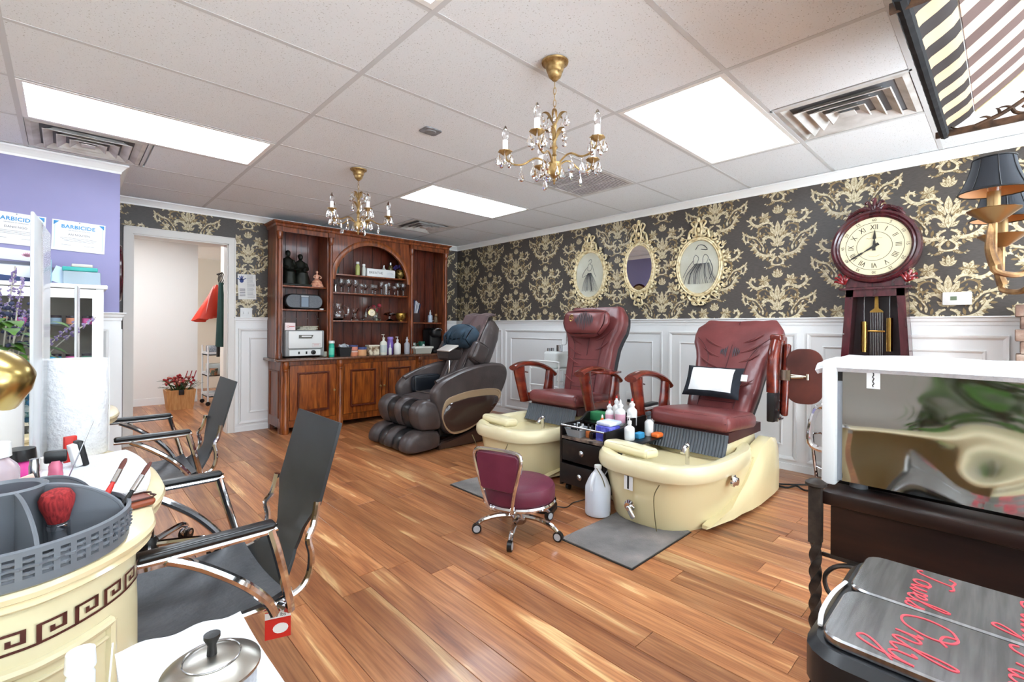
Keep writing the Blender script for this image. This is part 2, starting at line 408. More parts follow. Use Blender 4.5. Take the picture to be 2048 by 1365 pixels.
lampm = mat('light_diffuser', 'ffffff', .4, emit='e6f3ff', es=PANEL_STRENGTH)
LL = ['bright ceiling light panel nearest the camera at the top edge', 'long bright ceiling light panel above the lilac wall', 'bright ceiling light panel beside the air vent above the clock wall',
      'bright ceiling light panel near the wooden hutch']
for k, (x, y) in enumerate(LIGHTS):
    t = T('ceiling_light', LL[k] if k < 4 else 'ceiling light panel out of view behind the camera, ' + ['over the entrance', 'beside the added window', 'by the front side wall', 'beside the left desks', 'over the far left corner'][k-4], 'ceiling light', (x+.6096, y+.3048, ZC), group=None if k < 4 else 'light panels behind the view')
    if k >= 4: t['group'] = 'light panels behind the view'
    m = M()
    for a, c, d, e in ((-.598, .598, -.293, -.268), (-.598, .598, .268, .293), (-.598, -.573, -.268, .268), (.573, .598, -.268, .268)): m.b2(a, c, d, e, -.004, .018)
    m.obj('light_frame', trimw, t, False)
    M().b2(-.573, .573, -.268, .268, .004, .012).obj('diffuser', lampm, t, False)
# vents
ventw = noisy('vent_dusty_white', [(.35, 'b9b5af'), (.6, 'd9d7d3')], ns=6, rough=.6)
ventd = mat('vent_dark', '77777a', .8)
def vent(x, y, label, mt=ventw, n=3):
    t = T('air_vent', label, 'air vent', (x, y, ZC)); W = .29
    M().b2(-W, W, -W, W, .016, .019).obj('vent_backing', ventd, t, False)
    def ring(a, bq, z0, z1): return [[(s*sx, s*sy, z) for sx, sy in ((-1, -1), (1, -1), (1, 1), (-1, 1))] for s, z in ((a, z0), (bq, z1))]
    M().loft([[(s*sx, s*sy, z) for sx, sy in ((-1, -1), (1, -1), (1, 1), (-1, 1))] for s, z in ((W, .0), (W-.025, -.004), (W-.06, .012), (W-.025, .0), (W, .004))], False, False).obj('vent_frame', mt, t, False)
    for k in range(n):
        a = .205-.062*k
        m = M(); m.loft([[(s*sx, s*sy, z) for sx, sy in ((-1, -1), (1, -1), (1, 1), (-1, 1))] for s, z in ((a+.012, -.016), (a+.006, -.018), (a-.034, .012), (a-.03, .014))], False, False)
        m.obj('vent_louver', mt, t, False)
    M().b2(-.035, .035, -.035, .035, -.015, -.01).obj('vent_louver', mt, t, False)
vent(.109, 4.271, 'dusty square ceiling vent beside the long light above the lilac wall')
vent(3.156, .614, 'dusty square ceiling vent nearest the striped awning')
vent(3.156, 4.88, 'small square ceiling vent above the wooden hutch')
t = T('return_grille', 'flat slatted return air grille behind the near chandelier', 'air vent', (3.156, 2.442, ZC))
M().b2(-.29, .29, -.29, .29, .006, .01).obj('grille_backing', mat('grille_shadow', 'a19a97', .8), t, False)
m = M()
for a, c, d, e in ((-.29, .29, -.29, -.265), (-.29, .29, .265, .29), (-.29, -.265, -.265, .265), (.265, .29, -.265, .265)): m.b2(a, c, d, e, -.004, .006)
m.obj('grille_frame', ventw, t, False)
for k in range(22):
    y = -.255+k*.0243; M().box((0, y, .001), (.53, .012, .003), (R(35), 0, 0)).obj('grille_slat', mat('grille_slat', 'bdb6b2', .6), t, False)
for x in (-.09, .09): M().b2(x-.006, x+.006, -.265, .265, -.004, .004).obj('grille_bar', ventw, t, False)

# ---------------- walls ----------------
wr = struct(M().b2(XR, XR+.12, -2.2, YB+.12, 0, ZC+.1), 'wall_right', wp)
m = M(); DX0, DX1, DZ = .466, 1.262, 2.022
m.b2(.18, DX0, YB, YB+.13, 0, ZC+.1); m.b2(DX1, XR, YB, YB+.13, 0, ZC+.1); m.b2(DX0, DX1, YB, YB+.13, DZ, ZC+.1)
wb = struct(m, 'wall_back', wp)
YL = 4.65; XL = .30
wl = struct(M().b2(-2.6, XL, YL, YL+.12, 0, ZC+.1), 'wall_left', lilac)
wa = struct(M().b2(XL-.12, XL, YL+.121, YB, 0, ZC+.1), 'wall_alcove', lilac)
# shell behind the camera: side wall, shop front and window wall, openings added for daylight
struct(M().b2(-2.62, -2.5, -3.3, YL, 0, ZC+.1), 'wall_side', mat('side_wall_greige', 'a8a29a', .6))
m = M(); m.b2(-2.5, 1.5, -3.3, -3.2, 0, .5); m.b2(-2.5, 1.5, -3.3, -3.2, 2.1, ZC+.1)
for x in (-2.5, -.9, .7): m.b2(x, x+.08, -3.3, -3.2, .5, 2.1)
struct(m, 'wall_front', white)
WY = -2.1; m = M(); m.b2(1.4, XR, WY-.1, WY, 0, .3); m.b2(1.4, XR, WY-.1, WY, 2.2, ZC+.02); m.b2(1.4, 1.5, WY-.1, WY, .3, 2.2); m.b2(2.8, 2.86, WY-.08, WY-.02, .3, 2.2); m.b2(4.2, XR, WY-.1, WY, .3, 2.2)
struct(m, 'wall_added_window', cream)  # unseen window wall, opened up so daylight reaches the right side
struct(M().b2(1.4, 1.5, -3.3, WY-.1, 0, ZC+.1), 'wall_bay', white)
struct(M().b2(-14, 1.5, -22, -3.32, -.1, -.03).b2(1.5, 16, -22, -2.22, -.1, -.03), 'bounce_pavement', mat('bounce_concrete', 'bfc4c8', .8))  # unseen sunlit ground added to bounce daylight up onto the ceiling
# crown, rail, wainscot
def crown(name, p0, p1, nrm, e0=0, e1=0):
    """crown moulding from p0 to p1 (xy) on a wall whose inward normal is nrm; e0/e1 mitre"""
    p0 = Vector((*p0, 0)); p1 = Vector((*p1, 0)); n = Vector((*nrm, 0)); d = (p1-p0).normalized()
    prof = [(0, -.064), (.006, -.064), (.009, -.05), (.022, -.034), (.036, -.02), (.044, -.014), (.05, -.012), (.05, 0), (0, 0)]
    rings = [[p+n*a+d*(s*a*e)+Vector((0, 0, ZC+z-.0055)) for a, z in prof] for p, s, e in ((p0, 1, e0), (p1, -1, e1))]
    o = struct(M().loft(rings), name, trimw); return o
crown('trim_1', (XR, -2.1), (XR, YB), (-1, 0), 0, 1)
crown('trim_2', (XL, YB), (XR, YB), (0, -1), 0, 1)
crown('trim_3', (-2.5, YL), (XL, YL), (0, -1), 0, -1)
crown('trim_4', (XL, YL), (XL, YB), (1, 0), -1, 1)
pw = mat('wainscot_white', 'e7e7e6', .42)
def wains(name, p0, p1, nrm, panels, zb=.085, zt=1.12, inset=.105, rail_mitre=(0, 0)):
    """white wainscot board with a cap rail, stepped panel mouldings and skirting; panels are ranges along the wall"""
    p0 = Vector((*p0, 0)); p1 = Vector((*p1, 0)); n = Vector((*nrm, 0)); d = (p1-p0).normalized(); Ln = (p1-p0).length
    bs = basis(d, n, (0, 0, 1), p0)
    root = M().b2(0, Ln, 0, .012, 0, ZR-.03).xf(bs).obj(name, pw, None, False); root['kind'] = 'structure'
    prof = [(0, -.062), (.016, -.06), (.018, -.04), (.026, -.032), (.03, -.012), (.04, -.008), (.04, 0), (0, 0)]
    rings = [[(s+k*a, a, ZR+z) for a, z in prof] for s, k in ((0, rail_mitre[0]), (Ln, -rail_mitre[1]))]
    M().loft(rings).xf(bs).obj('cap_rail', pw, root, False)
    M().b2(0, Ln, .012, .022, 0, .055).xf(bs).obj('skirting', pw, root, False)
    for a, c in panels:
        def frame(a, c, z0, z1, wd, th):
            m = M()
            for (x0, zz0), (x1, zz1) in (((a, z0), (c, z0)), ((c, z0), (c, z1)), ((c, z1), (a, z1)), ((a, z1), (a, z0))): pass
            o = [(a, z0), (c, z0), (c, z1), (a, z1)]
            R4 = []
            for ins, t in ((0, .012), (.003, .012+th), (wd*.55, .012+th*.8), (wd, .013)):
                R4.append([(a+ins, t, z0+ins), (c-ins, t, z0+ins), (c-ins, t, z1-ins), (a+ins, t, z1-ins)])
            m.loft(R4, False, False); return m.xf(bs)
        frame(a, c, zb, zt, .03, .016).obj('panel_moulding', pw, root, False)
        if c-a > .35: frame(a+inset, c-inset, zb+.115, zt-.1, .018, .011).obj('panel_moulding', pw, root, False)
    return root
# right wall runs in y; panels about 1.14 wide with 0.04 stiles
wains('wainscot_right', (XR, YB), (XR, -1.2), (-1, 0), [(YB-5.62, YB-4.70)]+[(YB-(g+1.18)+.035, YB-g-.035) for g in (3.49, 2.31, 1.13, -.05, -1.23)], rail_mitre=(1, 0))
wains('wainscot_back', (XR, YB), (1.318, YB), (0, -1), [(.08, .45), (XR-1.60-.6, XR-1.36)], rail_mitre=(1, 0))
wains('wainscot_left', (XL, YL), (-2.4, YL), (0, -1), [(.06, .72), (.78, 1.7)], rail_mitre=(-1, 0))
wains('wainscot_alcove', (XL, YB), (XL, YL), (1, 0), [(.08, .95)], rail_mitre=(0, -1))
# door casing
m = M()
def cas(x0, x1, z0, z1): m.b2(x0, x1, YB-.02, YB, z0, z1)
cas(.408, .466, 0, DZ+.058); cas(1.262, 1.32, 0, DZ+.058); cas(.466, 1.262, DZ, DZ+.058)
m.b2(.395, .41, YB-.026, YB, 0, DZ+.066); m.b2(1.318, 1.33, YB-.026, YB, 0, DZ+.066); m.b2(.395, 1.33, YB-.026, YB, DZ+.056, DZ+.068)
m.b2(.46, .475, YB, YB+.14, 0, DZ); m.b2(1.253, 1.268, YB, YB+.14, 0, DZ); m.b2(.466, 1.262, YB, YB+.14, DZ-.012, DZ)
struct(m, 'door_1', mat('casing_white', 'dcd8d2', .4))
# room beyond the doorway
struct(M().b2(-.5, 1.46, 8.45, 8.57, 0, ZC), 'wall_5', mat('back_room_white', 'efece6', .6))
struct(M().b2(-.5, 2.6, 10.1, 10.2, 0, ZC), 'wall_6', cream)
struct(M().b2(1.56, 1.66, YB+.14, 7.5, 0, ZC), 'wall_7', mat('back_room_cream', 'f1e9dd', .6))
struct(M().b2(2.6, 2.7, YB+.14, 10.2, 0, ZC), 'wall_8', cream)
struct(M().b2(-.6, -.5, YB+.14, 8.57, 0, ZC), 'wall_9', cream)
struct(M().b2(-.7, 2.8, YB+.131, 10.3, ZC, ZC+.06), 'ceiling_2', white)
struct(M().b2(-.5, 1.46, 8.438, 8.45, 0, .1), 'baseboard_back', trimw)
struct(M().b2(1.548, 1.56, YB+.14, 7.5, 0, .1), 'baseboard_side', trimw)
t = T('ceiling_light', 'unseen light panel added on the back room ceiling', 'ceiling light', (.6, 7.1, ZC)); M().b2(-.5, .5, -.25, .25, -.02, 0).obj('diffuser', mat('added_back_room_lamp', 'ffffff', .4, emit='eef6ff', es=17), t, False)  # unseen panel added to brighten the room beyond the doorway
# wallpaper damask motifs: flat print as thin mesh just proud of the paper
def motif():
    A = M(); Zc = [0.0]
    def poly(pts, k, lift=.0004):
        A.cur = k; A.ext(pts, 0, lift)
    def rib1(P, w0, w1, k, wm, ex):
        n = len(P); Lf = []; Rt = []
        for i in range(n):
            t = P[min(i+1, n-1)]-P[max(i-1, 0)]; t.normalize(); nn = Vector((-t.y, t.x, 0)); u = i/(n-1)
            w = ((w0*(1-u)+(w1 if w1 is not None else .001)*u)+(wm or 0)*sin(PI*u))*.82+ex
            Lf.append(P[i]+nn*w); Rt.append(P[i]-nn*w)
        A.cur = k; Zc[0] += 1e-5
        for i in range(n-1): A.add([q+Vector((0, 0, Zc[0])) for q in (Lf[i], Lf[i+1], Rt[i+1], Rt[i])], [(0, 3, 2, 1)])
    def leaf1(x, y, ang, ln, wd, k):
        c, s_ = cos(R(ang)), sin(R(ang)); o = []
        for u, v in ((0, 0), (.25, .75), (.55, 1), (.8, .6), (1, 0), (.8, -.6), (.55, -1), (.25, -.75)): o.append((x+c*u*ln-s_*v*wd/2, y+s_*u*ln+c*v*wd/2))
        Zc[0] += 1e-5; A.cur = k; A.add([(p[0], p[1], Zc[0]) for p in o], [tuple(reversed(range(8)))])
    def rib(path, w0, w1=None, k=0, wm=None, sub=5):
        P = catmull([(p[0], p[1], 0) for p in path], sub)
        if k == 0: rib1(P, w0, w1, 1, wm, .0022)
        rib1(P, w0, w1, k, wm, 0)
        n = len(P)
        for i in range(3, n-3, 3):      # acanthus lobes along the outer side of the scroll
            t = P[i+1]-P[i-1]; an = math.degrees(math.atan2(t.y, t.x)); cr = (P[i]-P[i-2]).cross(P[min(i+2, n-1)]-P[i]).z
            sd = -1 if cr > 0 else 1
            leaf1(P[i].x, P[i].y, an+sd*48, .018+(wm or 0)*.9, .0085, 0 if (i//3) % 3 else 1)
    def leaf(x, y, ang, ln, wd, k=0):
        c, s_ = cos(R(ang)), sin(R(ang))
        if k == 0: leaf1(x-c*.003, y-s_*.003, ang, ln+.006, wd+.005, 1)
        leaf1(x, y, ang, ln, wd, k)
        if wd > .019:
            leaf1(x+c*ln*.12, y+s_*ln*.12, ang, ln*.7, wd*.1, 1 if k == 0 else 0)
            for q in (-1, 1):
                for f in (.3, .55): leaf1(x+c*ln*f, y+s_*ln*f, ang+q*38, wd*.5, .0022, 1 if k == 0 else 0)
    # side = right half; mirrored afterwards
    for an, ln in ((65, .065), (42, .055)): leaf(.002, -.08, an, ln, .022, 0)
    leaf(.01, -.03, 50, .03, .008, 1)
    for q in range(7): leaf(.102, -.105, 20+q*51, .055, .026, 0 if q % 3 else 1)   # lily
    rib([(.03, -.19), (.06, -.15), (.105, -.145), (.15, -.165), (.19, -.15), (.215, -.115), (.205, -.085), (.18, -.09), (.175, -.112)], .008, .006, 0, .006)
    for a_ in ((.21, -.15, -10), (.225, -.115, 30), (.195, -.165, -50)): leaf(*a_, .03, .012, 0)
    rib([(.06, -.2), (.1, -.175), (.145, -.195), (.15, -.235), (.12, -.25), (.1, -.23)], .004, .008, 1, .004)   # inner curl
    for q in range(4): leaf(.145-.018*q, -.245-.004*q, -70-15*q, .026, .01, 1)
    leaf(.012, -.27, 62, .1, .034, 0); leaf(.016, -.275, 38, .085, .026, 1)    # centre fan
    rib([(.008, -.34), (.03, -.29), (.065, -.265), (.1, -.275), (.11, -.3), (.09, -.312)], .012, .007, 0, .006)
    leaf(.01, -.35, 35, .05, .026, 0)
    rib([(.11, -.35), (.14, -.3), (.17, -.265), (.22, -.25), (.258, -.225), (.27, -.255), (.255, -.29), (.232, -.285), (.237, -.265)], .004, .005, 0, .005)  # outer S
    leaf(.265, -.225, 60, .035, .012, 0); leaf(.2, -.262, -30, .04, .014, 1)
    rib([(.01, -.445), (.05, -.425), (.1, -.425), (.15, -.4), (.175, -.36), (.19, -.325), (.215, -.305)], .009, .004, 0, .01)   # great acanthus
    for q in range(7):
        u = q/6; leaf(.07+.125*u**.85, -.435+.105*u**1.6, -75+75*u, .04, .016, 0 if q % 2 else 1)
    for q in range(5):
        u = q/4; leaf(.06+.1*u, -.42+.075*u**1.5, 110-40*u, .05, .018, 1 if q % 2 else 0)
    rib([(.012, -.37), (.04, -.385), (.055, -.41), (.035, -.43), (.02, -.41)], .006, .006, 0, .003)
    rib([(.005, -.435), (.03, -.455), (.045, -.48), (.03, -.505), (0, -.51)], .006, .006, 0, .003)          # heart drop
    leaf(.03, -.44, 5, .02, .02, 0)
    leaf(.02, -.508, -28, .06, .022, 1); rib([(.06, -.53), (.085, -.525), (.095, -.51)], .004, .002, 1)
    for q in range(9):      # seed heads and small sprays filling the ground
        u = q/8; leaf(.035+.05*(q % 3), -.2-.022*q, 40+25*(q % 3), .026, .011, q % 2)
    for q in range(6): leaf(.115+.012*q, -.33+.018*(q % 3), 60-20*(q % 2), .03, .011, (q+1) % 2)
    for q in range(4): leaf(.045+.02*q, -.455+.006*q, -40+12*q, .03, .011, q % 2)
    A.mirror(0)
    leaf(0, -.075, 90, .07, .026, 0); leaf(0, -.27, 90, .13, .04, 0); leaf(0, -.36, 90, .1, .035, 0); leaf(0, -.49, 90, .05, .022, 1)
    return A
MO = motif().mesh('wallpaper_motif', [wpc, wpt], smooth=False)
def paper_motifs(parent, place, us, clip, u_axis):
    """motif copies; those crossing an edge get their own trimmed mesh so they stay on the wall"""
    import bmesh
    for u, ph in us:
        z = ph
        while z > ZR-.05:
            lo, hi = z-.54, z
            if hi > ZR:
                o = bpy.data.objects.new('wallpaper_motif', MO)
                mt = place(u, z)
                if lo < ZR or hi > ZC-.07 or clip(u):
                    bm = bmesh.new(); bm.from_mesh(MO)
                    cuts = [((0, ZC-.068-z, 0), (0, 1, 0)), ((0, ZR-z, 0), (0, -1, 0))]
                    cuts += clip(u) or []
                    for co, no in cuts:
                        bmesh.ops.bisect_plane(bm, geom=bm.verts[:]+bm.edges[:]+bm.faces[:], plane_co=co, plane_no=no, clear_outer=True)
                    me = bpy.data.meshes.new('wallpaper_motif'); bm.to_mesh(me); bm.free()
                    for q in (wpc, wpt): me.materials.append(q)
                    if not me.polygons: z -= .534; bpy.data.objects.remove(o); continue
                    o.data = me
                COL.objects.link(o); o.parent = parent; o.matrix_world = mt
            z -= .534
def plR(u, z): return basis((0, -1, 0), (0, 0, 1), (-1, 0, 0), (XR-.0006, u, z))
def clR(u):
    c = []
    if u+.28 > YB: c.append(((-(YB-u)+.003, 0, 0), (-1, 0, 0)))
    return c
us = [(1.318+.5225*k, 2.196+.534 if k % 2 == 0 else 2.196+.267) for k in range(-4, 9)]
paper_motifs(wr, plR, us, clR, 'y')
def plB(u, z): return basis((1, 0, 0), (0, 0, 1), (0, -1, 0), (u, YB-.0006, z))
def clB(u):
    c = []
    if u-.28 < XL: c.append(((XL-u+.003, 0, 0), (-1, 0, 0)))
    if u+.28 > XR: c.append(((XR-u-.003, 0, 0), (1, 0, 0)))
    if XL < u < 1.25: c.append(((0, 0, 0), (0, 0, 0)))
    return c
us = [(.33, 2.20+.534), (.903, 2.2+.267), (1.451, 2.19+.534), (1.62, 0), (3.97, 2.2+.267), (4.49, 2.2+.534)]
def paperB():
    import bmesh
    for u, ph in us:
        z = ph
        while z > ZR and ph:
            bm = bmesh.new(); bm.from_mesh(MO)
            cuts = [((0, ZC-.068-z, 0), (0, 1, 0)), ((0, ZR-z, 0), (0, -1, 0))]
            if u-.28 < XL: cuts.append(((XL-u+.003, 0, 0), (-1, 0, 0)))
            if u+.28 > XR: cuts.append(((XR-u-.003, 0, 0), (1, 0, 0)))
            if u < 1.0: cuts.append(((0, DZ+.07-z, 0), (0, -1, 0)))
            elif u < 1.6: cuts.append(((1.332-u, 0, 0), (-1, 0, 0)))
            for co, no in cuts: bmesh.ops.bisect_plane(bm, geom=bm.verts[:]+bm.edges[:]+bm.faces[:], plane_co=co, plane_no=no, clear_outer=True)
            me = bpy.data.meshes.new('wallpaper_motif'); bm.to_mesh(me); bm.free()
            for q in (wpc, wpt): me.materials.append(q)
            if me.polygons:
                o = bpy.data.objects.new('wallpaper_motif', me); COL.objects.link(o); o.parent = wb; o.matrix_world = plB(u, z)
            z -= .534
paperB()
# ================= wooden hutch on the back wall =================
def panel_door(x0, x1, z0, z1, yf, parent, knob_x):
    d = M().b2(x0, x1, yf, yf+.022, z0, z1).obj('door', hwl, parent, False)
    w_ = .075
    m = M()
    m.loft([[(a+i, yf-t, c+i) if k == 0 else None for k in (0,)][0] for a, c, i, t in ()] or [[(x0+w_+i, yf-t, z0+w_+i), (x1-w_-i, yf-t, z0+w_+i), (x1-w_-i, yf-t, z1-w_-i), (x0+w_+i, yf-t, z1-w_-i)] for i, t in ((0, 0), (.003, .016), (.013, .016), (.024, -.002)) ], False, False)
    m.obj('door_moulding', hwd, d, False)
    M().b2(x0+w_+.03, x1-w_-.03, yf-.006, yf, z0+w_+.03, z1-w_-.03).obj('door_panel', hwl, d, False)
    M().lathe([(.004, 0), (.005, .012), (.013, .018), (.013, .026), (.004, .03)], (knob_x, yf, (z0+z1)/2), 10, (R(90), 0, 0)).obj('knob', agedgold, d)
t = T('base_cabinet', 'brown wooden base cabinet with panelled doors below the arched hutch', 'cabinet', (0, 0, 0))
BX0, BX1, BF, BZ = 1.655, 3.935, 5.285, .80
M().b2(BX0, BX1, BF+.02, YB-.03, .06, BZ-.03).obj('cabinet_body', hw, t, False)
for x in (BX0, BX1-.05):
    for y in (BF+.03, YB-.1): M().b2(x, x+.05, y, y+.06, 0, .06).obj('cabinet_foot', hw, t, False)
M().rb(((BX0+BX1)/2, (BF+YB)/2-.04, BZ-.016), (BX1-BX0+.11, YB-.03-BF+.06, .03), .008, 1).obj('counter_top', woodmat('hutch_top_wood', [(.3, '4b2a1c'), (.6, '6a4029'), (.8, '7d5135')], .25, .4), t)
M().b2(BX0, BX1, BF+.004, BF+.02, .06, .13).obj('plinth_rail', hwl, t, False)
M().b2(BX0, BX1, BF+.004, BF+.02, BZ-.075, BZ-.03).obj('top_rail', hwl, t, False)
BC = [1.70, 2.295, 3.355, 3.90]
for x in BC:
    m = M(); m.b2(x-.04, x+.04, BF-.008, BF+.022, 0, BZ-.03); m.lathe([(.033, 0), (.035, .02), (.033, .085), (.03, .09), (.03, .1), (.027, .105), (.024, BZ-.14), (.028, BZ-.135), (.03, BZ-.125), (.028, BZ-.115), (.036, BZ-.1), (.037, BZ-.05), (.03, BZ-.03)], (x, BF-.012, 0), 14)
    m.obj('column', hwl, t)
panel_door(1.75, 2.25, .135, BZ-.08, BF, t, 2.225)
panel_door(2.345, 2.82, .135, BZ-.08, BF, t, 2.80); panel_door(2.83, 3.305, .135, BZ-.08, BF, t, 2.85)
panel_door(3.405, 3.85, .135, BZ-.08, BF, t, 3.43)
m = M(); a0, a1 = BF+.06, YB-.09
m.loft([[(BX0-tt, a0+i, .16+i), (BX0-tt, a1-i, .16+i), (BX0-tt, a1-i, BZ-.13-i), (BX0-tt, a0+i, BZ-.13-i)] for i, tt in ((0, 0), (.004, .01), (.012, .01), (.02, .001))], False, False)
m.obj('side_moulding', hw, t, False)
# upper hutch
t = T('hutch', 'tall brown wooden hutch with open shelves, columns and a central arch', 'hutch', (0, 0, 0))
HX0, HX1, HF, HB, HT = 1.645, 3.885, 5.40, YB-.03, 2.285
CX = [1.672, 2.228, 3.303, 3.845]
# back boards, each plank its own
for s0, s1 in ((CX[0]+.03, CX[1]-.03), (CX[1]+.03, CX[2]-.03), (CX[2]+.03, CX[3]-.03)):
    n = round((s1-s0)/.125); wd = (s1-s0)/n
    for k in range(n): M().b2(s0+k*wd+.003, s0+(k+1)*wd-.003, HB-.014, HB-.002, BZ, HT-.06).obj('back_board', hwd, t, False)
M().b2(HX0, HX1, HB-.002, HB+.008, BZ, HT-.04).obj('back_panel', hwd, t, False)
for x0, x1 in ((HX0, HX0+.035), (CX[1]-.025, CX[1]+.03), (CX[2]-.03, CX[2]+.025), (HX1-.035, HX1)):
    M().b2(x0, x1, HF+.015, HB-.015, BZ, HT-.04).obj('upright', hw, t, False)
for x in CX:
    m = M(); m.b2(x-.036, x+.036, HF+.004, HF+.03, BZ, HT-.06); m.obj('pilaster', hw, t, False)
    m = M(); m.lathe([(.03, BZ), (.03, BZ+.045), (.026, BZ+.05), (.026, BZ+.06), (.022, BZ+.066), (.02, HT-.2), (.025, HT-.195), (.025, HT-.185), (.022, HT-.18), (.03, HT-.155), (.031, HT-.115), (.026, HT-.11)], (x, HF-.008, 0), 14); m.obj('column', hw, t)
    M().b2(x-.034, x+.034, HF-.03, HF+.004, HT-.11, HT-.06).obj('capital_block', hw, t, False)
def cornice(z0, prof):
    rings = [[(HX0-a, HF-a, z0+z), (HX1+a, HF-a, z0+z), (HX1+a, HB, z0+z), (HX0-a, HB, z0+z)] for a, z in prof]
    return M().loft(rings)
cornice(HT-.06, [(.0, -.0), (.012, .004), (.016, .012), (.016, .03), (.036, .046), (.042, .06), (.0, .06)]).obj('cornice', hw, t, False)
for s0, s1 in ((HX0, CX[1]+.02), (CX[2]-.02, HX1)): M().b2(s0, s1, HF+.006, HF+.02, HT-.11, HT-.06).obj('frieze', hw, t, False)
for s0, s1 in ((CX[0]+.03, CX[1]-.025), (CX[2]+.025, CX[3]-.03)): M().b2(s0, s1, HF-.012, HF+.006, HT-.112, HT-.062).obj('frieze_moulding', hw, t, False)
# arch spandrel
ax0, ax1 = CX[1]+.045, CX[2]-.045; ac = (ax0+ax1)/2; ar = (ax1-ax0)/2-.012; az = 1.70; ah = .45
out = [(ax0-.02, HT-.06), (ax0-.02, az)]+[(ac-ar*cos(PI*i/28), az+ah*sin(PI*i/28)) for i in range(29)]+[(ax1+.02, az), (ax1+.02, HT-.06)]
M().ext(out, 0, .014, basis((1, 0, 0), (0, 0, 1), (0, -1, 0), (0, HF+.02, 0))).obj('arch_panel', hw, t, False)
m = M(); rings = []
for i in range(29):
    a = PI*i/28; c, s_ = cos(a), sin(a)
    rings.append([(ac-(ar+o)*c, HF+.006-d, az+(ah+o)*s_) for o, d in ((-.004, -.03), (-.004, .008), (.03, .016), (.055, .01), (.058, 0), (.058, -.03))])
m.loft(rings); m.obj('arch_moulding', hwl, t)
for x0, x1, z in ((CX[0]+.03, CX[1]-.025, 1.600), (CX[0]+.03, CX[1]-.025, 1.338), (CX[1]+.03, CX[2]-.03, 1.775), (CX[1]+.03, CX[2]-.03, 1.555), (CX[1]+.03, CX[2]-.03, 1.222), (CX[2]+.025, CX[3]-.03, 1.212)):
    M().rb(((x0+x1)/2, (HF+.035+HB)/2, z-.009), (x1-x0, HB-HF-.05, .018), .004, 1).obj('shelf', hw, t)
SH = HF+.035   # shelf front edge
# ---- things on the hutch ----
ys = 5.53
bronze = noisy('dark_bronze', [(.35, '11130f'), (.7, '22251c')], ns=20, rough=.45, metal=.4)
t = T('statue', 'dark bronze statue of a seated couple on the hutch shelf', 'statue', (1.885, ys, 1.60))
M().rb((0, 0, .012), (.31, .16, .024), .006, 1).obj('plinth', bronze, t)
def sitter(x, h, dress):
    m = M()
    m.loft([[(x+a*cos(q*PI/6), y0+b_*sin(q*PI/6), z) for q in range(12)] for a, b_, y0, z in ((.075, .075, -.02, .02), (.085 if dress else .07, .07, -.02, .08), (.062, .07, -.02, .15), (.05, .045, .02, .19), (.055, .04, .03, h*.62), (.062, .035, .03, h*.74), (.03, .025, .03, h*.79), (.017, .017, .03, h*.82), (.016, .017, .03, h*.84))])
    m.ell((x, .025, h*.91), (.026, .03, h*.095), 12, 8); m.ell((x, .035, h*.935), (.028, .028, .028), 10, 6)
    m.tube([(x-.055, .03, h*.72), (x-.075, 0, h*.55), (x-.03, -.06, h*.5)], .018, 8, sub=4); m.tube([(x+.055, .03, h*.72), (x+.07, 0, h*.55), (x+.02, -.06, h*.5)], .018, 8, sub=4)
    return m
sitter(-.075, .40, False).obj('seated_man', bronze, t); sitter(.06, .37, True).obj('seated_woman', bronze, t)
peach = noisy('peach_porcelain', [(.35, 'b8735e'), (.6, 'd9a184'), (.8, 'e8cba4')], ns=30, rough=.3)
t = T('figurine', 'peach porcelain lady figurine in a ruffled gown', 'figurine', (2.115, ys-.02, 1.60))
m = M(); m.lathe([(.01, 0), (.078, .004), (.08, .015), (.066, .03), (.07, .036), (.055, .055), (.058, .062), (.04, .08), (.016, .1), (.026, .13), (.02, .145), (.008, .15), (.008, .158)], (0, 0, 0), 18, sy=.75); m.obj('gown', peach, t)
M().ell((0, 0, .175), (.014, .015, .018)).tube([(-.022, 0, .14), (-.045, -.02, .115), (-.02, -.035, .1)], .007, 6, sub=3).tube([(.022, 0, .14), (.045, -.02, .115), (.02, -.035, .1)], .007, 6, sub=3).obj('head_and_arms', mat('porcelain_skin', 'd7a48a', .3), t)
# music dock
t = T('speaker_dock', 'oval grey music speaker dock on the hutch shelf', 'speaker', (1.955, 5.50, 1.338))
M().ext(rrect(.415, .165, .08, 8), -.05, .05, basis((1, 0, 0), (0, 0, 1), (0, -1, 0), (0, 0, .09)), bev=.012).obj('dock_body', black, t)
sg = noisy('speaker_grille', [(.4, '55585c'), (.6, '6c6f74')], ns=200, rough=.6)
M().ext(rrect(.395, .145, .071, 8), .05, .056, basis((1, 0, 0), (0, 0, 1), (0, -1, 0), (0, 0, .09)), bev=.004).obj('speaker_grille', sg, t)
M().b2(-.048, .048, -.064, -.05, .015, .165).obj('dock_cradle', mat('dock_grey', '3a3d42', .3), t, False)
M().b2(-.038, .038, -.067, -.064, .03, .135).obj('player_screen', mat('player_screen', '7d8a98', .15), t, False)
M().b2(-.04, .04, -.067, -.064, .14, .155).obj('dock_display', lgray, t, False)
S(M().lathe([(.0, 0), (.022, 0), (.026, .016), (.022, .016), (.02, .004), (0, .003)], n=16), 'small_dish', whitepl, 'tiny white dish beside the speaker dock', 'dish', (2.15, 5.46, 1.338))
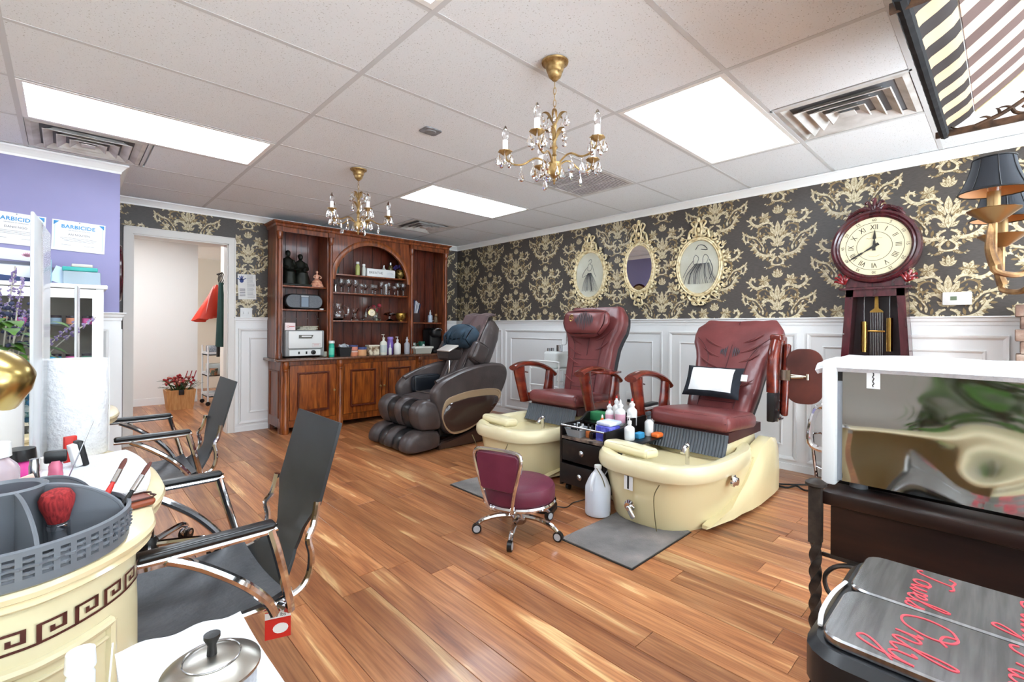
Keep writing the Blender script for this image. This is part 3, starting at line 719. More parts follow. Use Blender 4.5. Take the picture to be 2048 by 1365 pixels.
# dry heat steriliser
t = T('dry_heat_sterilizer', 'white and grey dry heat sterilizer box on the hutch counter', 'sterilizer', (1.935, 5.49, BZ))
M().rb((0, 0, .16), (.42, .26, .285), .01, 1).obj('sterilizer_body', mat('steril_grey', '8d8d8b', .4), t)
M().rb((0, -.135, .2), (.365, .02, .19), .008, 1).obj('sterilizer_door', mat('steril_white', 'dcdcd9', .35), t)
M().b2(-.17, .165, -.136, -.128, .025, .088).obj('control_panel', mat('steril_white', 'dcdcd9', .35), t, False)
m = M(); m.ext([(-.075, -.018), (.06, -.018), (.078, .018), (-.075, .018)], 0, .012, basis((1, 0, 0), (0, 0, 1), (0, -1, 0), (0, -.145, .235))); m.obj('door_handle', mat('handle_grey', '5c5850', .4), t, False)
M().b2(-.05, .055, -.16, -.157, .232, .244).obj('handle_slot', mat('steril_white', 'dcdcd9', .35), t, False)
M().lathe([(.026, 0), (.024, .014), (.01, .018), (.006, .024)], (.085, -.136, .058), 16, (R(90), 0, 0)).obj('dial', black, t)
for x in (-.07, .01): M().b2(x-.008, x+.008, -.141, -.136, .042, .07).obj('rocker_switch', black, t, False)
pk = mat('faded_red_print', 'd98a8a', .6); m = M().tube([(.115+x, -.1462, .14+z) for x, z in ((-.045, -.016), (.045, -.016), (.045, .016), (-.045, .016))], .0009, 4, closed=True)
for z in (.005, -.004): m.b2(.085, .145, -.1466, -.146, .139+z, .142+z)
m.obj('warning_print', pk, t, False)
S(M().rb((0, 0, .042), (.11, .045, .084), .003, 1), 'card_box', mat('pale_pink_card', 'ecd9d7', .7), 'small pale card box with a red mark on the sterilizer', 'box', (1.80, 5.46, BZ+.3025))
M().tube([(-.022+.013*cos(2*PI*i/14), -.0228, .042+.009*sin(2*PI*i/14)) for i in range(14)], .002, 4, closed=True).b2(-.01, .045, -.0235, -.0226, .039, .046).obj('red_mark', red, bpy.data.objects['card_box'], False)
mag = noisy('magazine_print', [(.3, '7c7a6a'), (.5, 'bfb9a8'), (.7, '8a7f63')], ns=14, rough=.4)
for k in range(4):
    S(M().rb((0, 0, .006), (.2, .14, .011), .002, 1), 'magazine', mag, ['bottom magazine of the pile on the white sterilizer', 'second magazine up in the pile on the white sterilizer', 'third magazine up in the pile on the white sterilizer', 'topmost magazine of the pile on the white sterilizer'][k], 'magazine', (1.99+.012*(k % 2), 5.50, BZ+.303+.0125*k), R(-12+9*k), 'magazines on the sterilizer')
# bottles and tubs along the counter
def bottle(name, label, loc, r, h, m_, neck=.35, cap=None, capm=None, cat='bottle', sx=1, sy=1, lab=None, group=None, nozzle=None):
    t = T(name, label, cat, loc, group=group); nr = r*neck
    M().lathe([(r*.9, 0), (r, .006), (r, h*.72), (r*.9, h*.8), (nr*1.15, h*.9), (nr, h*.93), (nr, h)], n=16, sx=sx, sy=sy).obj('bottle_body', m_, t)
    if lab: M().lathe([(r*1.012, h*.15), (r*1.012, h*.62)], n=16, sx=sx, sy=sy, caps=False).obj('bottle_label', lab, t)
    if cap == 'pump':
        m = M().cyl((0, 0, h), (0, 0, h+.022), nr*1.2).cyl((0, 0, h+.022), (0, 0, h+.05), .004, n=8); m.rb((-.008, 0, h+.054), (.04, .014, .01), .004, 1); m.obj('pump', capm, t)
    elif cap == 'spout' and capm in (red, orange):
        M().lathe([(nr*1.25, h), (nr*1.25, h+.014), (nr*.7, h+.02), (nr*.45, h+.036)], n=12).obj('spout', whitepl if capm is red else orange, t); M().lathe([(nr*.5, h+.034), (nr*.42, h+.045), (nr*.2, h+.054), (0, h+.055)], n=12).obj('spout_tip', red if capm is red else whitepl, t)
    elif cap == 'spout': M().lathe([(nr*1.25, h), (nr*1.25, h+.016), (nr*.7, h+.022), (nr*.3, h+.05), (nr*.25, h+.052)], n=12).obj('spout', capm, t)
    elif cap == 'cap': M().cyl((0, 0, h*.94), (0, 0, h+.02), nr*1.35, nr*1.25).obj('cap', capm, t)
    elif cap == 'spray':
        m = M().cyl((0, 0, h-.005), (0, 0, h+.02), nr*1.2); m.rb((-.01, 0, h+.035), (.05, .02, .028), .006, 1); m.obj('spray_head', capm, t)
    return t
yc = 5.355
teals = mat('teal_can', '20a78c', .3)
bottle('spray_can', 'teal aerosol can at the end of the hutch counter', (2.215, yc-.03, BZ), .031, .165, teals, .8, 'cap', whitepl, lab=mat('teal_label', '5cc7a8', .4))
t = T('basket', 'small black square basket filled with odds and ends', 'basket', (2.37, yc, BZ))
m = M(); m.loft([[(sx*a, sy*a*.8, z) for sx, sy in ((-1, -1), (1, -1), (1, 1), (-1, 1))] for a, z in ((.06, 0), (.075, .105), (.078, .105), (.072, .1), (.058, .006))], cap0=True, cap1=True); m.obj('basket_body', blackm, t, False)
m = M()
for k in range(7): m.box((-.045+.015*k, .01*(k % 3)-.01, .115+.008*(k % 2)), (.03, .05, .012), (.4*k, .3, .9*k))
m.obj('contents', mat('basket_contents', 'b9bdc2', .5), t, False)
for k, (x, z, c1, lb) in enumerate(((2.49, 0, 'd98a68', 'lower orange scrub jar of the pair beside the black basket'), (2.49, .065, 'dd8f7c', 'upper orange scrub jar stacked on another beside the black basket'), (2.595, 0, 'e0a878', 'wide orange and blue scrub tub on the hutch counter'))):
    r = .05 if k < 2 else .058; h = .06 if k < 2 else .1
    t = T('scrub_jar', lb, 'jar', (x, yc, BZ+z), group='scrub jars on the hutch counter')
    M().lathe([(r*.92, 0), (r, .006), (r, h*.72), (r*.95, h*.75)]).obj('jar_body', mat('scrub_%d' % k, c1, .35), t)
    M().lathe([(r*1.04, h*.74), (r*1.04, h), (r*.98, h+.003), (0, h+.003)]).obj('lid', mat('jar_lid_blue', '3f4a78', .4) if k else mat('jar_lid_clear', 'caa79a', .3), t)
t = T('storage_tin', 'cream tin with a brown print on the hutch counter', 'tin', (2.735, yc, BZ)); M().rb((0, 0, .055), (.14, .1, .11), .012, 2).obj('tin_body', noisy('tin_print', [(.4, '6d5238'), (.52, 'd8cbb0'), (.7, 'e6ddc6')], ns=16, rough=.4), t); M().rb((0, 0, .116), (.146, .106, .018), .006, 1).obj('lid', mat('tin_cream', 'e4dcc8', .4), t)
ivory = mat('ivory_plastic', 'dfdfcf', .35)
bottle('lotion_bottle', 'large ivory pump lotion bottle with grey label on the hutch counter', (2.882, yc, BZ), .047, .195, ivory, .3, 'pump', mat('pump_tan', 'd0c8b8', .4), sy=.7, lab=mat('label_grey', 'c3cbc4', .5))
bottle('spray_bottle', 'slim white bottle between the two pump bottles', (2.962, yc-.02, BZ), .02, .1, whitepl, .3, 'spout', whitepl)
bottle('lotion_bottle', 'purple wrapped bottle standing behind the round white pump bottle', (3.03, yc+.1, BZ), .042, .2, mat('purple_wrap', '8466b8', .4), .7, 'cap', mat('purple_cap', '9c84cc', .4))
bottle('lotion_bottle', 'round shouldered white pump bottle right of the purple bottle', (3.075, yc, BZ), .045, .165, mat('white_lotion', 'e9e8e2', .35), .3, 'pump', whitepl)
bottle('squeeze_bottle', 'frosted squeeze bottle with pointed tip on the hutch counter', (3.215, yc, BZ), .036, .17, mat('frosted', 'c9cbd3', .4, trans=.3), .4, 'spout', mat('frost_tip', 'd9dbe2', .4))
t = T('food_container', 'white lidded plastic container on the hutch counter', 'container', (3.44, yc+.02, BZ)); M().loft([[(sx*a, sy*.075*a/.13, z) for sx, sy in ((-1, -1), (1, -1), (1, 1), (-1, 1))] for a, z in ((.115, 0), (.13, .065))]).obj('tub', mat('tub_clear', 'd9d6c8', .35, trans=.3), t, False); M().rb((0, 0, .078), (.29, .17, .028), .006, 1).obj('lid', mat('lid_white', 'e0e0d6', .4), t)
t = T('coffee_maker', 'black pod coffee maker in the right bay of the hutch', 'coffee maker', (3.715, 5.53, BZ))
M().rb((.02, .02, .165), (.2, .2, .33), .03, 2).obj('tank', black, t); M().rb((-.0, -.07, .27), (.16, .16, .13), .05, 3).obj('brew_head', black, t); M().rb((0, -.08, .02), (.16, .16, .04), .01, 1).obj('drip_tray', blackm, t)
M().tube([(-.06, -.15, .3), (-.03, -.165, .325), (.03, -.165, .325), (.06, -.15, .3)], .009, 8, sub=4).obj('handle', dullchrome, t)
t = T('mug', 'green mug with a white emblem beside the coffee maker', 'mug', (3.53, 5.5, BZ+.092-.092)); t.location.z = BZ; M().lathe([(.0, .0), (.042, 0), (.045, .15), (.041, .15), (.038, .01), (0, .008)]).obj('cup', mat('mug_green', '1f5a48', .3), t); M().tube([(-.043, 0, .125), (-.08, 0, .115), (-.08, 0, .06), (-.043, 0, .05)], .007, 8, sub=4).obj('handle', mat('mug_green', '1f5a48', .3), t)
M().lathe([(.018, 0), (.018, .002)], (0, -.046, .1), 14, (R(90), 0, 0)).obj('emblem', whitepl, t)
S(M().rb((0, 0, .07), (.06, .05, .14), .006, 1), 'tea_box', noisy('tea_print', [(.45, '12382b'), (.5, 'dfe5dc')], ns=30, rough=.5), 'small dark green and white patterned tea box behind the white container', 'box', (3.41, 5.53, BZ))
# right bay shelf
t = T('file_holder', 'dark file holder with white and blue booklets leaning in it', 'file holder', (3.42, 5.55, 1.212)); M().b2(-.05, -.045, -.1, .1, 0, .22).b2(.045, .05, -.1, .1, 0, .12).b2(-.05, .05, -.1, .1, 0, .004).b2(-.05, .05, -.1, -.096, 0, .12).obj('holder', mat('holder_brown', '3a2320', .5), t, False)
for k, c in enumerate(('3d4a6e', 'e3e3e8', 'c9cbd4', 'e8e8ea', '39415c')): M().box((-.035+.018*k, -.02, .2-.012*k), (.006, .15, .2), (0, R(4+3*k), 0)).obj('booklet', mat('booklet_%d' % k, c, .6), t, False)
bottle('lotion_bottle', 'pale blue pump bottle on the right hutch shelf', (3.665, 5.50, 1.212), .033, .12, mat('pale_blue', 'b9c7d6', .35), .35, 'spout', whitepl)
bottle('ornament_bottle', 'small corked glass bottle on the right hutch shelf', (3.76, 5.50, 1.212), .026, .1, mat('amber_glass', 'a48a6a', .1, trans=.6), .5, 'cap', mat('cork', 'a77b4e', .7))
# arch shelves: top
z = 1.775
t = T('planter', 'small dark green pot with a dried flower at the left of the arch shelf', 'planter', (2.335, 5.5, z)); M().lathe([(.03, 0), (.04, .08), (.036, .08), (.034, .07), (0, .07)]).obj('pot', mat('pot_teal', '43504c', .25), t)
m = M(); [m.ell((.03*cos(k*2.4), .03*sin(k*2.4), .1+.012*k), .018, 8, 5) for k in range(5)]; m.obj('flowers', mat('dried_flower', '5f4336', .8), t)
bottle('toner_bottle', 'yellow green toner bottle with pale cap on the arch shelf', (2.605, 5.5, z), .026, .15, mat('olive_liquid', 'a9ab62', .25), .6, 'cap', whitepl)
bottle('toner_bottle', 'grey white toner bottle left of the BREATHE sign', (2.685, 5.5, z), .025, .13, mat('pale_toner', 'c9cbc4', .25), .6, 'cap', whitepl)
t = T('word_sign', 'white block sign reading BREATHE on the arch shelf', 'sign', (2.905, 5.475, z)); M().rb((0, 0, .05), (.385, .03, .1), .003, 1).obj('sign_block', whitepl, t)
inst('lettering', text_mesh('BREATHE', .042, black, spacing=1.1), t, (-.075, -.0155, .05), (R(90), 0, 0)); M().ext(ellipse(.045, .02, 16), 0, .0008, basis((1, 0, 0), (0, 0, 1), (0, -1, 0), (.12, -.0152, .05))).obj('lotus_print', mat('print_grey', 'c4c6c8', .6), t, False)
bottle('jewel_bottle', 'white bottle standing behind the right end of the BREATHE sign', (3.0, 5.58, z), .03, .15, mat('pale_toner', 'c9cbc4', .25), .4, 'cap', dullchrome)
bottle('jewel_bottle', 'tall amber bottle with metal cap right of the BREATHE sign', (3.085, 5.56, z), .032, .19, mat('amber_dark', '7b6740', .15, trans=.4), .5, 'cap', dullchrome)
t = T('planter', 'round brass pot of purple flowers at the right of the arch shelf', 'planter', (3.2, 5.52, z)); M().lathe([(.03, 0), (.03, .012), (.055, .04), (.06, .08), (.045, .115), (.05, .12), (.04, .115), (0, .1)]).obj('pot', noisy('etched_brass', [(.4, '54441f'), (.6, '9a8148')], ns=50, rough=.35, metal=.7), t)
m = M(); random.seed(3); [m.ell((random.uniform(-.07, .07), random.uniform(-.05, .05), .13+random.uniform(0, .05)), .014, 6, 4) for k in range(26)]; m.obj('flowers', mat('violet_flower', '3c2c66', .7), t)
S(M().lathe([(.05, 0), (.05, .01), (.046, .012), (0, .012)], n=24, rot=(R(80), 0, 0)), 'saucer', mat('dark_green_glaze', '1c3a2a', .25), 'dark green dish leaning at the right end of the arch shelf', 'dish', (3.26, 5.60, z+.05))
# glasses
def goblet(r, h, foot=.8):
    return [(r*foot, 0), (r*foot, .003), (.006, .01), (.005, h*.42), (r*.5, h*.5), (r*.95, h*.68), (r, h*.8), (r*.92, h), (r*.88, h), (r*.94, h*.8), (r*.86, h*.68), (r*.4, h*.52), (0, h*.5)]
GL = M().lathe(goblet(.04, .16), n=14).mesh('wine_glass', glass); GS = M().lathe(goblet(.036, .12), n=14).mesh('wine_glass', glass); GT = M().lathe([(.032, 0), (.036, .004), (.04, .14), (.036, .14), (.032, .012), (0, .01)], n=12).mesh('tumbler', crystal)
gl = [(2.39, 0, GL), (2.435, .1, GL), (2.48, 0, GL), (2.525, .1, GL), (2.57, 0, GL), (2.65, 0, GS), (2.72, .06, GS), (2.79, 0, GS), (2.86, .06, GS), (2.915, 0, GL), (2.985, .02, GT), (3.05, .05, GL), (3.1, 0, GS), (3.165, .03, GL), (3.225, 0, GL)]
ORD = ['leftmost', 'second', 'third', 'fourth', 'fifth', 'sixth', 'seventh', 'eighth', 'rightmost']; nt = nsx = 0
for k, (x, dy, me) in enumerate(gl):
    o = inst('wine_glass' if me is not GT else 'tumbler', me, None, (x, 5.475+dy, 1.555))
    if me is GT: tag(o, 'heavy cut glass tumbler among the wine glasses', 'glass')
    elif me is GL: tag(o, ('%s tall clear wine glass' % ORD[nt])+(' from the left' if 0 < nt < 8 else '')+' on the glassware shelf', 'glass', 'tall wine glasses on the hutch shelf'); nt += 1
    else: tag(o, ('%s short clear wine glass' % ORD[nsx])+(' from the left' if nsx else '')+' on the glassware shelf', 'glass', 'short wine glasses on the hutch shelf'); nsx += 1
S(M().lathe([(.02, 0), (.022, .004), (.016, .06), (.024, .09), (.02, .09), (0, .06)], n=12), 'bell', dullchrome, 'small silver bell shaped cup at the left end of the glasses', 'cup', (2.31, 5.46, 1.555))
z = 1.222
t = T('pitcher', 'round clear glass pitcher with handle on the hutch shelf', 'pitcher', (2.36, 5.5, z)); M().lathe([(.05, 0), (.075, .02), (.085, .07), (.07, .12), (.052, .15), (.058, .2), (.054, .2), (.048, .15), (.065, .12), (.08, .07), (.07, .025), (0, .015)]).obj('jug_body', glass, t); M().tube([(.055, 0, .17), (.12, 0, .16), (.125, 0, .08), (.08, 0, .05)], .009, 8, sub=5).obj('handle', glass, t)
S(M().lathe([(.04, 0), (.045, .01), (.022, .06), (.03, .1), (.045, .14), (.05, .15), (.046, .15), (.026, .1), (0, .07)], n=10), 'vase', crystal, 'small cut crystal vase left of the crystal clock', 'vase', (2.565, 5.49, z))
t = T('mantel_clock', 'crystal mantel clock with a round cream dial', 'clock', (2.775, 5.49, z)); M().ext([(-.13, 0), (.13, 0), (.115, .03), (.07, .045), (.068, .1), (.05, .15), (.02, .18), (-.02, .18), (-.05, .15), (-.068, .1), (-.07, .045), (-.115, .03)], -.03, .03, basis((1, 0, 0), (0, 0, 1), (0, -1, 0)), bev=.006).obj('crystal_case', crystal, t)
M().lathe([(.046, 0), (.048, .006), (.04, .008)], (0, -.03, .1), 20, (R(90), 0, 0)).obj('bezel', gold, t); M().lathe([(.04, 0), (.04, .0075)], (0, -.031, .1), 20, (R(90), 0, 0)).obj('dial', mat('dial_cream', 'e6d9bb', .4), t)
M().box((.008, -.0392, .106), (.002, .0006, .03), (0, R(40), 0)).box((-.006, -.0392, .1), (.022, .0006, .002)).obj('hands', black, t, False)
t = T('flower_posy', 'red artificial rose posy behind the crystal clock', 'flowers', (2.9, 5.6, z)); m = M(); [m.ell((.05*cos(k*1.9)-.01*k, .02*sin(k*3), .2-.02*k), .028, 8, 6) for k in range(5)]; m.obj('roses', mat('rose_red', '8e2632', .6), t); M().lathe([(.025, 0), (.03, .1), (.0, .1)]).cyl((0, 0, .1), (-.01, 0, .19), .012).obj('stem_vase', mat('posy_vase', '6a6f5c', .3), t)
t = T('compote', 'lidded pressed glass compote on a stem', 'compote', (3.04, 5.49, z)); M().lathe([(.055, 0), (.05, .01), (.012, .03), (.012, .06), (.04, .07), (.085, .085), (.085, .09), (0, .08)]).obj('bowl', glass, t); M().lathe([(.085, .091), (.06, .105), (.02, .12), (.008, .125), (.014, .14), (.008, .155), (0, .158)]).obj('lid', glass, t)
S(M().lathe([(.035, 0), (.03, .012), (.05, .025), (.068, .06), (.066, .1), (.074, .108), (.068, .11), (.06, .1), (.06, .06), (0, .035)]), 'bowl', noisy('brass_bowl', [(.4, '7f5d22'), (.6, 'b8924a')], ns=40, rough=.3, metal=.8), 'round engraved brass bowl at the right end of the shelf', 'bowl', (3.2, 5.49, z))
# cords and papers inside the left bay
S(M().tube([(2.14, 5.62, 1.3), (2.17, 5.6, 1.2), (2.2, 5.6, 1.05), (2.17, 5.6, .9), (2.13, 5.58, .83)], .003, 6, sub=5), 'power_cord', blackm, 'thin dark cord hanging at the right of the sterilizer', 'cord')
S(M().rb((0, 0, .03), (.04, .09, .06), .008, 1), 'plug_adapter', ivory, 'cream adapter block at the foot of the hutch column', 'adapter', (2.165, 5.44, BZ), R(20))
# ================= massage chair =================
t = T('massage_chair', 'dark brown leather massage recliner with glossy oval side panels beside the hutch', 'massage chair', (0, 3.98, 0))
XZ = lambda y: basis((1, 0, 0), (0, 0, 1), (0, -1, 0), (0, y, 0))      # (u,v,w) -> x, z, -y
shell = [(2.455, .504), (2.472, .575), (2.564, .652), (2.67, .695), (2.782, .73), (2.987, .772), (3.13, .785), (3.251, .782), (3.34, .762), (3.383, .715), (3.385, .64), (3.35, .55), (3.284, .445), (3.18, .332), (2.991, .233), (2.786, .150), (2.70, .132), (2.62, .142), (2.57, .2), (2.53, .28), (2.48, .4)]
shell = [(p.x, p.y) for p in catmull([(a, b_, 0) for a, b_ in shell], 3, True)]
scx = sum(p[0] for p in shell)/len(shell); scz = sum(p[1] for p in shell)/len(shell)
def sh_scale(k, dx=0, dz=0): return [(scx+(x-scx)*k+dx, scz+(z-scz)*k+dz) for x, z in shell]
pan = [(2.535, .343), (2.555, .42), (2.60, .478), (2.70, .505), (2.85, .529), (3.0, .535), (3.133, .532), (3.235, .515), (3.272, .475), (3.255, .42), (3.209, .362), (3.12, .28), (2.991, .211), (2.85, .155), (2.721, .135), (2.64, .15), (2.58, .205), (2.545, .28)]
pan = [(p.x, p.y) for p in catmull([(a, b_, 0) for a, b_ in pan], 3, True)]
glossbr = mat('gloss_brown_panel', '3a2a26', .08, coat=.6); bronzeb = mat('bronze_band', 'b59c7e', .3, .35)
for s in (-1, 1):
    yo, yi = s*.375, s*.265
    m = M(); rings = []
    for k, f in ((.90, 0), (.97, .12), (1.0, .3), (1.0, .6), (.97, .85), (.92, 1.0)):
        y = yi+(yo-yi)*f; rings.append([(x, y, z) for x, z in sh_scale(k)])
    if s > 0: rings.reverse()
    m.loft(rings); sd = m.obj('side_shell', brown_lth, t)
    pcx = sum(p[0] for p in pan)/len(pan); pcz = sum(p[1] for p in pan)/len(pan)
    def ps(k, y): return [(pcx+(x-pcx)*k, y, pcz+(z-pcz)*k) for x, z in pan]
    r_ = [ps(1.0, yo), ps(1.0, yo+s*.008), ps(.955, yo+s*.010), ps(.94, yo+s*.004)]
    pan2 = [(x+.012, z-.018) for x, z in pan]
    if s > 0: r_.reverse()
    M().loft(r_).obj('trim_band', bronzeb, sd)
    def ps2(k, y): return [(pcx+(x-pcx)*k-.01, y, pcz+(z-pcz)*k*.84-.028) for x, z in pan]
    r_ = [ps2(.93, yo+s*.0105), ps2(.9, yo+s*.018), ps2(.7, yo+s*.024), ps2(.3, yo+s*.027)]
    if s > 0: r_.reverse()
    M().loft(r_).obj('gloss_panel', glossbr, sd)
    # armrest top pad with dark inner lining
    M().tube([(2.53, s*.29, .62), (2.7, s*.3, .685), (2.95, s*.305, .74), (3.2, s*.305, .755), (3.33, s*.3, .70)], .03, 10, sub=4).obj('arm_pad', brown_lth, sd)
    # runner foot
    out = [(2.535, .0), (2.53, .05), (2.56, .075), (2.62, .075), (2.75, .095), (3.0, .15), (3.2, .21), (3.25, .2), (3.25, .0)]
    M().ext(out, -.05, .05, XZ(s*.3), bev=.012).obj('base_runner', glossbr, t)
M().rb((2.9, 0, .2), (.62, .5, .22), .03, 2).obj('base_frame', blackm, t)
M().rb((2.68, 0, .42), (.46, .5, .13), .05, 3, (0, R(-6), 0), puff=.015).obj('seat_cushion', brown_lth, t)
for x in (2.62, 2.74): M().tube([(x, -.24, .49), (x-.02, 0, .5), (x, .24, .49)], .004, 6, sub=3).obj('seat_seam', mat('seam_grey', '6b5f58', .5), t)
for s in (-1, 1): M().rb((2.76, s*.225, .56), (.34, .07, .17), .03, 3, puff=.012).obj('arm_airbag', mat('navy_lining', '14181f', .4), t)
ba = R(28)
def bk(u, v, wv):      # u up the back, v across, w forward of the back plane
    ox, oz = 2.98, .44
    return (ox+u*sin(ba)-wv*cos(ba), v, oz+u*cos(ba)+wv*sin(ba))
m = M(); rings = []
for u, hw_, th in ((0, .23, .10), (.1, .245, .13), (.3, .25, .14), (.5, .25, .14), (.7, .235, .14), (.82, .2, .12), (.88, .13, .07)):
    rings.append([bk(u, hw_*(abs(cos(a))**.6)*(1 if cos(a) >= 0 else -1), .02+th*(abs(sin(a))**.6)*(1 if sin(a) >= 0 else -1)) for a in [2*PI*q/24 for q in range(24)]])
m.loft(rings); m.obj('backrest', brown_lth, t)
for s in (-1, 1):
    m = M(); c = bk(.43, s*.27, .14)
    m.rb(c, (.2, .1, .21), .045, 3, (0, ba, 0), puff=.01); m.obj('shoulder_wing', brown_lth, t)
m = M()
for q in (-.11, 0, .11): m.rb(bk(.28, q, .165), (.03, .085, .42), .014, 2, (0, ba, 0), puff=.008)
m.obj('back_pad', brown_lth, t)
# leather flap folded over the head
def flap(u, v):
    x = -.2+.4*v; uu = .55+.42*u
    lift = .155-.25*max(0, u-.75)*1.6
    p = Vector(bk(min(uu, .93), x*(1-.12*u), lift+.012*sin(x*25+u*4)))
    return p
M().grid(flap, 12, 10, .018).obj('head_flap', mat('flap_leather', '5c4c4c', .3, coat=.2), t)
# calf and foot rest: three side walls with two dark channels
def puffy(outl, y0, y1, mm, name, b_=.03):
    rings = []; cx_ = sum(p[0] for p in outl)/len(outl); cz_ = sum(p[1] for p in outl)/len(outl)
    o2 = [(p.x, p.y) for p in catmull([(a, c, 0) for a, c in outl], 3, True)]
    for f, k in ((0, .8), (.08, .93), (.25, 1.0), (.75, 1.0), (.92, .93), (1, .8)):
        rings.append([(cx_+(x-cx_)*k, y0+(y1-y0)*f, cz_+(z-cz_)*k) for x, z in o2])
    rings.reverse()
    return M().loft(rings).obj(name, mm, t)
calf = [(2.27, .34), (2.285, .42), (2.36, .475), (2.46, .46), (2.52, .40), (2.55, .28), (2.53, .2), (2.42, .2), (2.32, .22)]
foot = [(2.165, .06), (2.19, .14), (2.28, .205), (2.42, .2), (2.53, .17), (2.54, .08), (2.5, .03), (2.3, .015), (2.2, .025)]
for ya, yb in ((-.37, -.205), (-.055, .055), (.205, .37)):
    puffy(calf, ya, yb, brown_lth, 'calf_wall'); puffy(foot, ya, yb, brown_lth, 'foot_wall')
for ya, yb in ((-.225, -.03), (.03, .225)):
    puffy([(x+.022, z-.012) for x, z in calf], ya, yb, black_lth, 'calf_channel'); puffy([(x+.03, z-.014) for x, z in foot], ya, yb, black_lth, 'foot_channel')
# remote on its post
M().cyl((2.72, -.235, .62), (2.72, -.235, .83), .009).obj('remote_post', chrome, t)
m = M(); m.loft([[(2.72+dx*a, -.235+dy*w_, z) for dx, dy in ((-1, -1), (1, -1), (1, 1), (-1, 1))] for a, w_, z in ((.06, .07, .83), (.075, .088, .85), (.075, .09, .9), (.06, .09, .93))]); rm = m.obj('remote_housing', mat('remote_brown', '2a2423', .35), t, False)
M().rb((2.70, -.235, .945), (.13, .2, .016), .006, 1, (0, R(-24), 0)).obj('remote_screen_hood', mat('hood_silver', 'cfc9c2', .35, .5), rm)
# blue cover draped over the pillow
slate = noisy('slate_fabric', [(.35, '1f2d38'), (.7, '2d4150')], ns=7, rough=.85, bump=.3, bscale=25)
t2 = T('pillow', 'dark slate blue cloth covered pillow on the massage chair headrest', 'pillow', bk(.585, 0, .2)); t2.location.y = 4.0
m = M(); m.rb((0, 0, 0), (.19, .40, .24), .09, 4, (0, ba+.25, 0), puff=.02)
random.seed(5)
for p in m.v:
    p.x += .012*sin(p.y*21+p.z*17); p.z += .014*sin(p.y*17+1)*cos(p.x*15)
m.obj('pillow_cover', slate, t2)
for k in range(5):
    y0 = -.16+.075*k; M().tube([(-.09, y0, .06), (-.125, y0+.02, -.0), (-.1, y0+.05, -.08)], lambda u: .012*sin(PI*u)+.001, 6, sub=4).obj('fold', slate, t2)
M().rb((0, .21, -.05), (.14, .07, .26), .05, 3, (0, ba, 0)).obj('hanging_end', slate, t2)

# ================= pedicure spa chairs =================
def arm_outline():   # side profile in (x,z) of the wooden loop armrest, front at x=0
    outer = [(0, .0), (.02, .02), (.10, .035), (.22, .035), (.36, .0), (.47, -.07), (.53, -.15), (.53, -.3), (.5, -.33), (.2, -.33), (.15, -.31), (.1, -.17), (.06, -.04), (.01, -.03)]
    return outer
def loop_arm(y, parent, name='armrest'):
    # front post, rear post, curved top, each shaped and joined into one loop with an opening
    m = M()
    top = [(2.93, .785), (2.98, .805), (3.06, .818), (3.16, .815), (3.28, .795), (3.40, .755), (3.49, .70)]
    rings = []
    for i, (x, z) in enumerate(catmull([(a, b_, 0) for a, b_ in top], 4)[:] and [(p.x, p.y) for p in catmull([(a, b_, 0) for a, b_ in top], 4)]):
        w_ = .052-.014*i/24; h_ = .024
        rings.append([(x, y+w_*cos(q*PI/5), z+h_*sin(q*PI/5)) for q in range(10)])
    m.loft(rings)
    def post(path):
        rr = []
        for (x, z, wx, wy) in path: rr.append([(x+wx*cos(q*PI/6+PI/12), y+wy*sin(q*PI/6+PI/12), z) for q in range(12)])
        m.loft(rr)
    post([(3.0, .80, .07, .038), (3.015, .72, .064, .034), (3.04, .62, .058, .032), (3.06, .55, .056, .03), (3.09, .47, .06, .028)])
    post([(3.43, .74, .055, .03), (3.42, .64, .06, .03), (3.41, .57, .07, .03), (3.41, .47, .075, .028)])
    m.ext([(3.03, .565), (3.08, .555), (3.14, .545), (3.36, .545), (3.40, .56), (3.46, .60), (3.48, .47), (3.05, .47)], -.022, .022, basis((1, 0, 0), (0, 0, 1), (0, -1, 0), (0, y, 0)), bev=.006)
    return m.obj(name, cherry, parent)
